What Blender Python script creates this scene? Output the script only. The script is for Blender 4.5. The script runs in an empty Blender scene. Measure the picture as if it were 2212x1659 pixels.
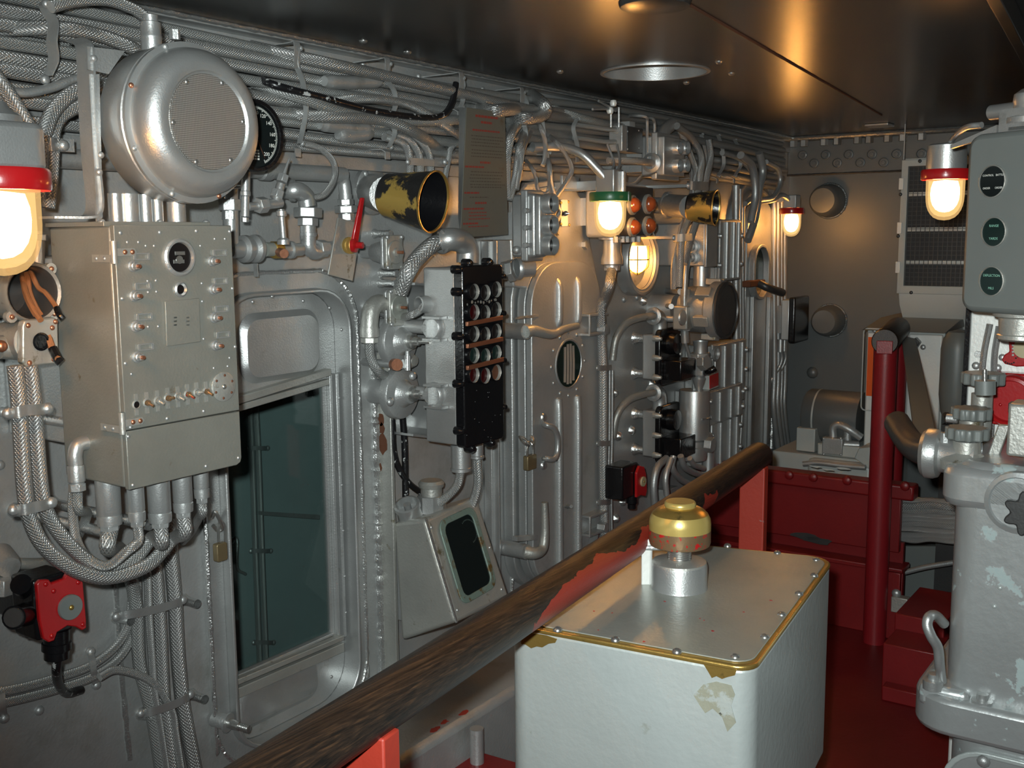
import bpy, bmesh, math, random
from mathutils import Vector, Matrix, Quaternion
random.seed(7)
scene = bpy.context.scene
COL = scene.collection
# ------------------------------------------------------------------ camera
# World: X runs along the instrument wall away from the camera, Y towards that wall, Z up (metres).
FPX = 2300.0
YAW, PITCH, ROLL = math.radians(34.54), math.radians(7.94), math.radians(-0.52)
CAM = Vector((0, 0, 1.55))
_f = Vector((math.cos(YAW)*math.cos(PITCH), math.sin(YAW)*math.cos(PITCH), -math.sin(PITCH)))
_r0 = Vector((math.sin(YAW), -math.cos(YAW), 0)); _u0 = _r0.cross(_f)
_r = _r0*math.cos(ROLL)+_u0*math.sin(ROLL); _u = -_r0*math.sin(ROLL)+_u0*math.cos(ROLL)
cd = bpy.data.cameras.new('camera'); cam = bpy.data.objects.new('camera', cd); COL.objects.link(cam)
cd.sensor_width = 36.0; cd.lens = 36.0*FPX/2212.0; cd.clip_start = 0.02
m = Matrix.Identity(4)
for i in range(3):
    m[i][0] = _r[i]; m[i][1] = _u[i]; m[i][2] = -_f[i]; m[i][3] = CAM[i]
cam.matrix_world = m
scene.camera = cam
# ------------------------------------------------------------------ world, flash, exposure
wd = bpy.data.worlds.new('world'); scene.world = wd; wd.use_nodes = True
wd.node_tree.nodes['Background'].inputs[0].default_value = (0.02, 0.02, 0.022, 1)
wd.node_tree.nodes['Background'].inputs[1].default_value = 0.2
ld = bpy.data.lights.new('camera_flash', 'SPOT'); ld.energy = 230; ld.spot_size = math.radians(93); ld.spot_blend = 0.8; ld.shadow_soft_size = 0.018; ld.color = (0.92, 1.0, 0.985)
lo = bpy.data.objects.new('camera_flash', ld); COL.objects.link(lo); lo.matrix_world = Matrix.Rotation(math.radians(-10), 4, 'Z') @ cam.matrix_world.to_3x3().to_4x4() @ Matrix.Rotation(math.radians(5), 4, 'X'); lo.location = CAM - _r*0.045 + _u*0.055 - _f*0.01
vs = scene.view_settings
vs.view_transform = 'Standard'; vs.look = 'None'; vs.gamma = 1.0; vs.use_curve_mapping = False; vs.exposure = 0.0
LAMP_STRENGTH = 120.0
LAMP_COLOR = (1.0, 0.43, 0.095, 1)
# ------------------------------------------------------------------ geometry helpers
def ray(u, v): return _f + _r*((u-1106)/FPX) - _u*((v-829.5)/FPX)
def W(u, v, Y=1.9): d = ray(u, v); return CAM + d*(Y/d.y)
def B(u, v, X): d = ray(u, v); return CAM + d*(X/d.x)
def G(u, v, Z): d = ray(u, v); return CAM + d*((Z-CAM.z)/d.z)
def D(u, v, z): return CAM + ray(u, v)*z
def mpp(P): return (P-CAM).dot(_f)/FPX
def DY(uf, ub, v, Yf):           # depth Y at which the X of (uf, Yf) is seen at column ub
    X = W(uf, v, Yf).x; d = ray(ub, v); return X/d.x*d.y
def atX(u, v, X): return B(u, v, X)
AX, AY, AZ, OUT = Vector((1,0,0)), Vector((0,1,0)), Vector((0,0,1)), Vector((0,-1,0))
V = Vector
LOC = {}
def frame(axis):
    a = axis.normalized(); h = AZ if abs(a.z) < 0.9 else AX
    x = h.cross(a).normalized(); y = a.cross(x); return x, y, a
def smoothpath(P, k=6):
    if len(P) < 3: return [V(p) for p in P]
    Q = [P[0]*2-P[1]] + list(P) + [P[-1]*2-P[-2]]; o = []
    for i in range(1, len(Q)-2):
        a, b, c, d = Q[i-1], Q[i], Q[i+1], Q[i+2]
        for j in range(k):
            t = j/k
            o.append(0.5*((2*b)+(c-a)*t+(2*a-5*b+4*c-d)*t*t+(3*b-a-3*c+d)*t**3))
    o.append(V(P[-1])); return o
class MB:
    def __init__(s): s.v = []; s.f = []; s.uv = []
    def add(s, vs_, fs, uvs=None):
        o = len(s.v); s.v += [V(p) for p in vs_]
        for i, f in enumerate(fs):
            s.f.append([q+o for q in f]); s.uv.append(uvs[i] if uvs else None)
        return s
    def hexa(s, p):              # 8 points: bottom loop 0-3, top loop 4-7
        return s.add(p, [(3,2,1,0),(4,5,6,7),(0,1,5,4),(1,2,6,5),(2,3,7,6),(3,0,4,7)])
    def box(s, a, b):
        x0,x1=sorted((a[0],b[0])); y0,y1=sorted((a[1],b[1])); z0,z1=sorted((a[2],b[2]))
        return s.hexa([(x0,y0,z0),(x1,y0,z0),(x1,y1,z0),(x0,y1,z0),(x0,y0,z1),(x1,y0,z1),(x1,y1,z1),(x0,y1,z1)])
    def obox(s, o, ax, ay, az):  # centre, half vectors
        o,ax,ay,az = V(o),V(ax),V(ay),V(az)
        return s.hexa([o-ax-ay-az,o+ax-ay-az,o+ax+ay-az,o-ax+ay-az,o-ax-ay+az,o+ax-ay+az,o+ax+ay+az,o-ax+ay+az])
    def lathe(s, o, axis, prof, n=20, a0=0.0):
        x,y,a = frame(axis); vs_=[]; fs=[]; idx=[]
        for r,h in prof:
            if r < 1e-6: idx.append([len(vs_)]); vs_.append(o+a*h)
            else:
                idx.append(list(range(len(vs_), len(vs_)+n)))
                vs_ += [o+a*h+(x*math.cos(a0+2*math.pi*i/n)+y*math.sin(a0+2*math.pi*i/n))*r for i in range(n)]
        for A,Bq in zip(idx, idx[1:]):
            for i in range(n):
                j=(i+1)%n
                if len(A)==1 and len(Bq)==1: continue
                if len(A)==1: fs.append((A[0],Bq[i],Bq[j])[::-1] if False else (A[0],Bq[j],Bq[i])[::-1])
                elif len(Bq)==1: fs.append((A[i],A[j],Bq[0]))
                else: fs.append((A[i],A[j],Bq[j],Bq[i]))
        return s.add(vs_, fs)
    def cyl(s, p0, p1, r0, r1=None, n=16, a0=0.0):
        p0,p1=V(p0),V(p1); L=(p1-p0).length; r1=r0 if r1 is None else r1
        return s.lathe(p0, p1-p0, [(0,0),(r0,0),(r1,L),(0,L)], n, a0)
    def hexnut(s, p0, p1, r): return s.cyl(p0, p1, r, n=6, a0=random.random())
    def dome(s, o, axis, r, h=None, n=10):
        h = r*0.6 if h is None else h
        return s.lathe(V(o), V(axis), [(r,0),(r*0.92,h*0.45),(r*0.6,h*0.85),(0,h)], n)
    def tube(s, pts, r, n=10, k=6, rj=0.0, cap=True):
        P = smoothpath([V(p) for p in pts], k); N=len(P); vs_=[]; fs=[]; uvs=[]
        t=(P[1]-P[0]).normalized(); x,y,_a=frame(t); L=0.0; Ls=[]
        for i,p in enumerate(P):
            tt=(P[min(i+1,N-1)]-P[max(i-1,0)]).normalized()
            q=t.rotation_difference(tt); x=q@x; y=q@y; t=tt
            if i: L+=(p-P[i-1]).length
            Ls.append(L); rr=(r(i/(N-1)) if callable(r) else r)*(1+rj*random.uniform(-1,1))
            vs_ += [p+(x*math.cos(2*math.pi*j/n)+y*math.sin(2*math.pi*j/n))*rr for j in range(n)]
        r_=r(0.5) if callable(r) else r; c=1/(2*math.pi*r_)
        for i in range(N-1):
            for j in range(n):
                k2=(j+1)%n; fs.append((i*n+j,i*n+k2,(i+1)*n+k2,(i+1)*n+j))
                uvs.append([(j/n,Ls[i]*c),((j+1)/n,Ls[i]*c),((j+1)/n,Ls[i+1]*c),(j/n,Ls[i+1]*c)])
        if cap:
            fs.append(tuple(range(n))[::-1]); uvs.append(None)
            fs.append(tuple((N-1)*n+j for j in range(n))); uvs.append(None)
        return s.add(vs_, fs, uvs)
    def prism(s, loop, off):
        n=len(loop); off=V(off); a=[V(p) for p in loop]; b=[p+off for p in a]
        return s.add(a+b, [tuple(range(n)),tuple(range(2*n-1,n-1,-1))]+[(i,n+i,n+(i+1)%n,(i+1)%n) for i in range(n)])
    def plate_hole(s, outer, inner, off):   # ring plate between two loops of equal length
        n=len(outer); off=V(off)
        a=[V(p) for p in outer]; b=[V(p) for p in inner]; c=[p+off for p in a]; d=[p+off for p in b]
        fs=[]
        for i in range(n):
            j=(i+1)%n
            fs += [(i,j,n+j,n+i),(2*n+i,3*n+i,3*n+j,2*n+j),(i,2*n+i,2*n+j,j),(n+i,n+j,3*n+j,3*n+i)]
        return s.add(a+b+c+d, fs)
    def ribbon(s, pts, wid, th, k=4, smooth=True):   # flat strap along pts, width vector wid (full), thickness th
        P = smoothpath([V(p) for p in pts], k) if smooth else [V(p) for p in pts]
        wid=V(wid); N=len(P); vs_=[]; fs=[]
        for i,p in enumerate(P):
            t=(P[min(i+1,N-1)]-P[max(i-1,0)]).normalized(); nn=t.cross(wid).normalized()*th*0.5; w=wid*0.5
            vs_ += [p-w-nn,p+w-nn,p+w+nn,p-w+nn]
        for i in range(N-1):
            for j in range(4):
                k2=(j+1)%4; fs.append((i*4+j,i*4+k2,(i+1)*4+k2,(i+1)*4+j))
        fs += [(3,2,1,0),tuple((N-1)*4+j for j in range(4))]
        return s.add(vs_, fs)
    def mesh(s, name, L):
        me=bpy.data.meshes.new(name); me.from_pydata([p-L for p in s.v],[],s.f)
        if any(s.uv):
            ul=me.uv_layers.new(name='UVMap'); i=0; d=ul.data
            for fi,f in enumerate(s.f):
                u=s.uv[fi]
                for j in range(len(f)):
                    if u: d[i].uv=u[j]
                    i+=1
        bm=bmesh.new(); bm.from_mesh(me); bmesh.ops.recalc_face_normals(bm, faces=bm.faces); bm.to_mesh(me); bm.free()
        me.shade_smooth(); me.set_sharp_from_angle(angle=math.radians(38)); return me
    def make(s, par, name, mat, bev=0.0, seg=2, kind=None):
        L = LOC[par.name] if par else V((0,0,0))
        me=s.mesh(name, L); me.materials.append(M[mat]); o=bpy.data.objects.new(name, me); COL.objects.link(o)
        if par: o.parent=par
        if bev:
            md=o.modifiers.new('bevel','BEVEL'); md.width=bev; md.segments=seg; md.limit_method='ANGLE'; md.angle_limit=math.radians(40)
        if kind: o['kind']=kind
        LOC[o.name]=V(L); return o
def tag(o, label, cat, group=None, kind=None):
    o['label']=label; o['category']=cat
    if group: o['group']=group
    if kind: o['kind']=kind
    return o
def lab(o, label): o['label']=label; return o
def T(name, label, cat, loc, group=None):
    o=bpy.data.objects.new(name, None); COL.objects.link(o); o.location=loc; o.empty_display_size=0.05
    LOC[o.name]=V(loc); tag(o,label,cat,group); return o
def S(o): o['kind']='structure'; return o
def root(o, at):                       # move the origin of a one-mesh top-level thing to its base
    at=V(at); o.data.transform(Matrix.Translation(-at)); o.location=at; LOC[o.name]=at; return o
def box(par,name,mat,a,b,bev=0.0,seg=2): return MB().box(a,b).make(par,name,mat,bev,seg)
def cyl(par,name,mat,p0,p1,r0,r1=None,n=18,bev=0.0): return MB().cyl(p0,p1,r0,r1,n).make(par,name,mat,bev)
def hexn(par,name,mat,p0,p1,r): return MB().cyl(p0,p1,r,n=6,a0=0.3).make(par,name,mat,r*0.06)
def lat(par,name,mat,o,axis,prof,n=28,bev=0.0): return MB().lathe(V(o),V(axis),prof,n).make(par,name,mat,bev)
def tube(par,name,mat,pts,r,n=12,k=6,rj=0.0): return MB().tube(pts,r,n,k,rj).make(par,name,mat)
def prism(par,name,mat,loop,off,bev=0.0): return MB().prism(loop,off).make(par,name,mat,bev)
_rv={}
def rivet(par, P, axis, r, name='screw', mat='silver', hexa=False, h=None):
    key=(round(r,4),mat,hexa,h)
    me=_rv.get(key)
    if me is None:
        b=MB()
        if hexa: b.cyl((0,0,0),(0,0,h or r*0.8),r,n=6)
        else: b.lathe(V((0,0,-r*0.2)),AZ,[(r,0),(r,r*0.2),(r*0.85,r*0.55),(r*0.5,r*0.8),(0,h or r*0.88)],10)
        me=b.mesh(name,V((0,0,0))); me.materials.append(M[mat]); _rv[key]=me
    o=bpy.data.objects.new(name,me); COL.objects.link(o); o.parent=par
    o.location=V(P)-LOC[par.name]; o.rotation_mode='QUATERNION'; o.rotation_quaternion=AZ.rotation_difference(V(axis).normalized())
    LOC[o.name]=V(P); return o
def rrect(o, ax, ay, w, h, r, n=5):     # rounded rectangle loop, o = centre
    pts=[]
    for cx,cy,a in ((w/2-r,h/2-r,0),(-w/2+r,h/2-r,90),(-w/2+r,-h/2+r,180),(w/2-r,-h/2+r,270)):
        for i in range(n+1):
            t=math.radians(a+90*i/n); pts.append(V(o)+V(ax)*(cx+r*math.cos(t))+V(ay)*(cy+r*math.sin(t)))
    return pts
def circ(o, ax, ay, rx, ry=None, n=24, a0=0):
    ry=rx if ry is None else ry
    return [V(o)+V(ax)*(rx*math.cos(a0+2*math.pi*i/n))+V(ay)*(ry*math.sin(a0+2*math.pi*i/n)) for i in range(n)]
_dg=None
def text(par, s, mat, o, ax, ay, size, name='lettering', align='CENTER'):
    cu=bpy.data.curves.new('t','FONT'); cu.body=s; cu.size=size; cu.align_x=align; cu.align_y='CENTER'; cu.resolution_u=2
    to=bpy.data.objects.new('t',cu); COL.objects.link(to); bpy.context.view_layer.update()
    me=bpy.data.meshes.new_from_object(to.evaluated_get(bpy.context.evaluated_depsgraph_get()))
    bpy.data.objects.remove(to); ax,ay=V(ax).normalized(),V(ay).normalized(); L=LOC[par.name]
    for vt in me.vertices: c=vt.co.copy(); vt.co=V(o)+ax*c.x+ay*c.y-L
    me.materials.clear(); me.materials.append(M[mat]); o2=bpy.data.objects.new(name,me); COL.objects.link(o2); o2.parent=par; LOC[o2.name]=V(L); return o2
ORD=['topmost','second','third','fourth','fifth','sixth','seventh','eighth','ninth']
# ------------------------------------------------------------------ materials
M = {}
def mat(name, col, metal=0.0, rough=0.5, bump=0.0, bscale=120.0, col2=None, thr=0.6, nscale=9.0, soft=0.06, var=0.12, vscale=4.0,
        metal2=None, rough2=None, coat=0.0, spec=0.5, stretch=None, speck=0.0, bdist=0.002):
    mt=bpy.data.materials.new(name); mt.use_nodes=True; M[name]=mt; nt=mt.node_tree; N=nt.nodes; Lk=nt.links
    p=N['Principled BSDF']; tc=N.new('ShaderNodeTexCoord')
    src=tc.outputs['Object']
    if stretch:
        mp=N.new('ShaderNodeMapping'); mp.inputs['Scale'].default_value=stretch; Lk.new(src,mp.inputs[0]); src=mp.outputs[0]
    n1=N.new('ShaderNodeTexNoise'); n1.inputs['Scale'].default_value=vscale; n1.inputs['Detail'].default_value=6; n1.inputs['Roughness'].default_value=0.6; Lk.new(src,n1.inputs[0])
    hs=N.new('ShaderNodeMapRange'); hs.inputs['From Min'].default_value=0.25; hs.inputs['From Max'].default_value=0.75
    hs.inputs['To Min'].default_value=1-var; hs.inputs['To Max'].default_value=1+var; Lk.new(n1.outputs[0],hs.inputs[0])
    mul=N.new('ShaderNodeMix'); mul.data_type='RGBA'; mul.blend_type='MULTIPLY'; mul.inputs[0].default_value=1.0
    mul.inputs[6].default_value=(*col,1); Lk.new(hs.outputs[0],mul.inputs[7]); out=mul.outputs[2]
    p.inputs['Metallic'].default_value=metal; p.inputs['Roughness'].default_value=rough; p.inputs['Specular IOR Level'].default_value=spec
    if coat: p.inputs['Coat Weight'].default_value=coat; p.inputs['Coat Roughness'].default_value=0.12
    if col2:
        n2=N.new('ShaderNodeTexNoise'); n2.inputs['Scale'].default_value=nscale; n2.inputs['Detail'].default_value=8; n2.inputs['Roughness'].default_value=0.65; Lk.new(src,n2.inputs[0])
        mr=N.new('ShaderNodeMapRange'); mr.inputs['From Min'].default_value=thr; mr.inputs['From Max'].default_value=thr+soft; Lk.new(n2.outputs[0],mr.inputs[0])
        mx=N.new('ShaderNodeMix'); mx.data_type='RGBA'; Lk.new(mr.outputs[0],mx.inputs[0]); Lk.new(out,mx.inputs[6]); mx.inputs[7].default_value=(*col2,1); out=mx.outputs[2]
        if metal2 is not None:
            a=N.new('ShaderNodeMapRange'); Lk.new(mr.outputs[0],a.inputs[0]); a.inputs['To Min'].default_value=metal; a.inputs['To Max'].default_value=metal2; Lk.new(a.outputs[0],p.inputs['Metallic'])
        if rough2 is not None:
            a=N.new('ShaderNodeMapRange'); Lk.new(mr.outputs[0],a.inputs[0]); a.inputs['To Min'].default_value=rough; a.inputs['To Max'].default_value=rough2; Lk.new(a.outputs[0],p.inputs['Roughness'])
    Lk.new(out,p.inputs['Base Color'])
    if bump:
        n3=N.new('ShaderNodeTexNoise'); n3.inputs['Scale'].default_value=bscale; n3.inputs['Detail'].default_value=4; Lk.new(src,n3.inputs[0])
        bp=N.new('ShaderNodeBump'); bp.inputs['Strength'].default_value=bump; bp.inputs['Distance'].default_value=bdist; Lk.new(n3.outputs[0],bp.inputs['Height']); Lk.new(bp.outputs[0],p.inputs['Normal'])
    return mt
SV=(0.47,0.48,0.475)
mat('silver',(0.44,0.45,0.445),0.66,0.42,bump=0.4,bscale=240,var=0.16,vscale=9,col2=(0.25,0.24,0.21),thr=0.60,nscale=14,soft=0.2)
mat('silver_wall',(0.43,0.44,0.435),0.55,0.42,bump=0.45,bscale=150,var=0.2,vscale=3.0,col2=(0.29,0.285,0.26),thr=0.56,nscale=5,soft=0.22)  # broad tone variation also paints in patchy reflections; second colour is dirt
mat('silver_smooth',(0.47,0.48,0.475),0.72,0.38,bump=0.2,bscale=300,var=0.12,vscale=9,col2=(0.30,0.295,0.27),thr=0.62,nscale=12,soft=0.2)
mat('silver_worn',(0.42,0.42,0.39),0.6,0.45,bump=0.5,bscale=140,col2=(0.20,0.17,0.10),thr=0.62,nscale=14,var=0.2)
mat('cabinet_paint',(0.22,0.22,0.195),0.35,0.42,bump=0.3,bscale=220,col2=(0.14,0.095,0.05),thr=0.655,nscale=24,soft=0.08,var=0.12,vscale=7)
mat('weld',(0.62,0.63,0.62),0.85,0.25,bump=0.9,bscale=180,var=0.1)
mat('grey_paint',(0.16,0.175,0.168),0.05,0.42,bump=0.05,bscale=300,var=0.06)
mat('grey_light',(0.42,0.44,0.42),0.15,0.5,bump=0.2,bscale=150,var=0.08)
mat('white_worn',(0.72,0.73,0.70),0.2,0.4,bump=0.25,bscale=120,var=0.06)
mat('dark_panel',(0.27,0.33,0.33),0.1,0.45,bump=0.2,bscale=100,var=0.1)
mat('ceiling_paint',(0.022,0.0212,0.0198),0.0,0.27,bump=0.12,bscale=90,var=0.25,vscale=6,spec=1.0,bdist=0.0015)
mat('black',(0.006,0.006,0.007),0.0,0.22,bump=0.35,bscale=110,var=0.2,spec=0.6)
mat('black_worn',(0.008,0.008,0.008),0.0,0.42,bump=0.3,bscale=110,col2=(0.36,0.25,0.06),thr=0.515,nscale=6.5,soft=0.03,spec=0.6,metal2=0.4)
mat('black_chip',(0.010,0.010,0.011),0.0,0.3,bump=0.3,bscale=110,col2=(0.45,0.46,0.45),thr=0.60,nscale=60,soft=0.03)
mat('red_gloss',(0.36,0.008,0.010),0.0,0.28,bump=0.12,bscale=120,var=0.08,coat=0.3)
mat('red_paint',(0.17,0.007,0.008),0.0,0.42,bump=0.2,bscale=90,var=0.16,col2=(0.10,0.09,0.08),thr=0.69,nscale=18,soft=0.02)
mat('red_post',(0.20,0.010,0.014),0.0,0.38,bump=0.2,bscale=160,var=0.08)
mat('red_bright',(0.32,0.030,0.016),0.0,0.5,bump=0.25,bscale=80,var=0.12,col2=(0.24,0.21,0.20),thr=0.67,nscale=26,soft=0.04)
mat('floor_paint',(0.125,0.006,0.007),0.0,0.45,bump=0.3,bscale=60,var=0.22,vscale=3)
mat('orange',(0.78,0.10,0.006),0.0,0.4,var=0.03)
mat('brass',(0.55,0.36,0.10),0.8,0.32,bump=0.3,bscale=90,col2=(0.14,0.12,0.05),thr=0.60,nscale=20,soft=0.1,var=0.2)
mat('dull_brass',(0.24,0.185,0.10),0.55,0.4,bump=0.3,bscale=90,var=0.25)
mat('copper',(0.50,0.22,0.13),0.85,0.38,bump=0.2,bscale=120,var=0.15)
mat('steel',(0.55,0.55,0.53),0.9,0.28,bump=0.2,bscale=200,var=0.1)
mat('dark_steel',(0.07,0.07,0.07),0.5,0.4,bump=0.2,bscale=160,var=0.15)
mat('olive',(0.33,0.345,0.31),0.4,0.36,bump=0.25,bscale=120,col2=(0.10,0.09,0.06),thr=0.66,nscale=8,soft=0.12,var=0.2)
mat('rust',(0.10,0.034,0.014),0.0,0.8,bump=0.5,bscale=120,var=0.35)
mat('pedestal_paint',(0.47,0.51,0.50),0.35,0.38,bump=0.4,bscale=70,col2=(0.27,0.27,0.20),thr=0.635,nscale=7,soft=0.10,var=0.1)
mat('pedestal_chip',(0.48,0.50,0.50),0.6,0.34,bump=0.5,bscale=45,col2=(0.33,0.40,0.40),thr=0.60,nscale=14,soft=0.025,var=0.1,rough2=0.55,metal2=0.0)
mat('grime',(0.30,0.30,0.235),0.2,0.45,bump=0.5,bscale=90,col2=(0.40,0.43,0.41),thr=0.52,nscale=30,soft=0.06,var=0.2)
mat('white_label',(0.80,0.80,0.74),0.0,0.6,var=0.02)
mat('print_white',(0.85,0.86,0.80),0.0,0.6,var=0.02)
mat('print_green',(0.30,0.62,0.48),0.0,0.6,var=0.02)
mat('print_red',(0.24,0.030,0.02),0.0,0.6,var=0.1)
mat('print_dark',(0.07,0.06,0.045),0.0,0.7,var=0.1)
mat('sign_plate',(0.115,0.112,0.092),0.1,0.5,bump=0.2,bscale=120,col2=(0.09,0.045,0.012),thr=0.58,nscale=7,soft=0.1,var=0.12)
mat('wire_brown',(0.26,0.11,0.045),0.0,0.6,bump=0.4,bscale=200,var=0.3)
mat('amber',(0.24,0.06,0.02),0.0,0.12,var=0.05,coat=0.5)
mat('lens_dark',(0.010,0.008,0.008),0.0,0.22,var=0.05,spec=0.3)
mat('lens_red',(0.035,0.001,0.002),0.0,0.2,var=0.05,spec=0.35)
mat('dial_dark',(0.008,0.011,0.011),0.0,0.15,var=0.05,spec=0.4)
mat('dial_green',(0.008,0.020,0.018),0.0,0.15,var=0.05,spec=0.4)
mat('corroded',(0.16,0.22,0.19),0.2,0.5,bump=0.6,bscale=120,col2=(0.12,0.07,0.02),thr=0.52,nscale=30,soft=0.08,var=0.25)
mat('green_ring',(0.02,0.115,0.045),0.0,0.35,bump=0.15,bscale=120,var=0.1)
mat('mesh_dark',(0.030,0.030,0.030),0.2,0.6,var=0.2)
mat('hull_grey',(0.135,0.145,0.145),0.25,0.42,bump=0.2,bscale=110,var=0.09,vscale=2)
mat('yellow_disc',(0.38,0.33,0.20),0.1,0.5,var=0.1)
def braid(name, col, turns=13.0, pitch=2.2, strength=0.7, metal=0.75, rough=0.34, gap_tone=0.7):
    mt=bpy.data.materials.new(name); mt.use_nodes=True; M[name]=mt; nt=mt.node_tree; N=nt.nodes; Lk=nt.links; p=N['Principled BSDF']
    uv=N.new('ShaderNodeUVMap'); sp=N.new('ShaderNodeSeparateXYZ'); Lk.new(uv.outputs[0],sp.inputs[0])
    def mth(op,a,b=None):
        q=N.new('ShaderNodeMath'); q.operation=op
        for i,x in enumerate((a,b)):
            if x is None: continue
            if isinstance(x,(int,float)): q.inputs[i].default_value=x
            else: Lk.new(x,q.inputs[i])
        return q.outputs[0]
    t=mth('MULTIPLY',sp.outputs[0],turns*2*math.pi); s_=mth('MULTIPLY',sp.outputs[1],turns*2*math.pi*0.9)
    a=mth('SINE',mth('ADD',t,s_)); b=mth('SINE',mth('SUBTRACT',t,s_)); h=mth('MAXIMUM',a,b)
    f1=mth('SINE',mth('MULTIPLY',mth('SUBTRACT',t,s_),3.0)); h2=mth('ADD',h,mth('MULTIPLY',f1,0.25))
    bp=N.new('ShaderNodeBump'); bp.inputs['Strength'].default_value=strength; bp.inputs['Distance'].default_value=0.0013; Lk.new(h2,bp.inputs['Height']); Lk.new(bp.outputs[0],p.inputs['Normal'])
    mr=N.new('ShaderNodeMapRange'); mr.inputs['From Min'].default_value=-0.6; mr.inputs['From Max'].default_value=0.9; Lk.new(h,mr.inputs[0])
    mx=N.new('ShaderNodeMix'); mx.data_type='RGBA'; Lk.new(mr.outputs[0],mx.inputs[0]); mx.inputs[6].default_value=(*[c*gap_tone for c in col],1); mx.inputs[7].default_value=(*col,1)  # base colour goes darker in the gaps between the strands
    Lk.new(mx.outputs[2],p.inputs['Base Color']); p.inputs['Metallic'].default_value=metal; p.inputs['Roughness'].default_value=rough
braid('braid',(0.50,0.505,0.495))
braid('braid_grey',(0.40,0.41,0.40),rough=0.40,metal=0.6,gap_tone=0.6)
def mesh_grille(name, col, hole, n, rough=0.35, metal=0.7):      # woven wire cloth, relief and colour of the wires
    mt=bpy.data.materials.new(name); mt.use_nodes=True; M[name]=mt; nt=mt.node_tree; N=nt.nodes; Lk=nt.links; p=N['Principled BSDF']
    tc=N.new('ShaderNodeTexCoord'); vo=N.new('ShaderNodeTexVoronoi'); vo.inputs['Scale'].default_value=n; vo.inputs['Randomness'].default_value=0.0; Lk.new(tc.outputs['Object'],vo.inputs[0])
    mr=N.new('ShaderNodeMapRange'); mr.inputs['From Min'].default_value=0.25; mr.inputs['From Max'].default_value=0.5; Lk.new(vo.outputs[0],mr.inputs[0])
    mx=N.new('ShaderNodeMix'); mx.data_type='RGBA'; Lk.new(mr.outputs[0],mx.inputs[0]); mx.inputs[6].default_value=(*col,1); mx.inputs[7].default_value=(*hole,1)
    Lk.new(mx.outputs[2],p.inputs['Base Color']); p.inputs['Metallic'].default_value=metal; p.inputs['Roughness'].default_value=rough
    bp=N.new('ShaderNodeBump'); bp.inputs['Strength'].default_value=0.7; bp.inputs['Distance'].default_value=0.001; bp.invert=True; Lk.new(vo.outputs[0],bp.inputs['Height']); Lk.new(bp.outputs[0],p.inputs['Normal'])
mesh_grille('speaker_mesh',(0.62,0.60,0.57),(0.22,0.20,0.18),330)
mat('gold',(0.56,0.42,0.13),0.45,0.3,bump=0.1,bscale=120,var=0.1)
mat('bronze_red',(0.24,0.15,0.08),0.5,0.38,bump=0.3,bscale=90,col2=(0.40,0.012,0.012),thr=0.56,nscale=75,soft=0.02,var=0.25,metal2=0.0)
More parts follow.
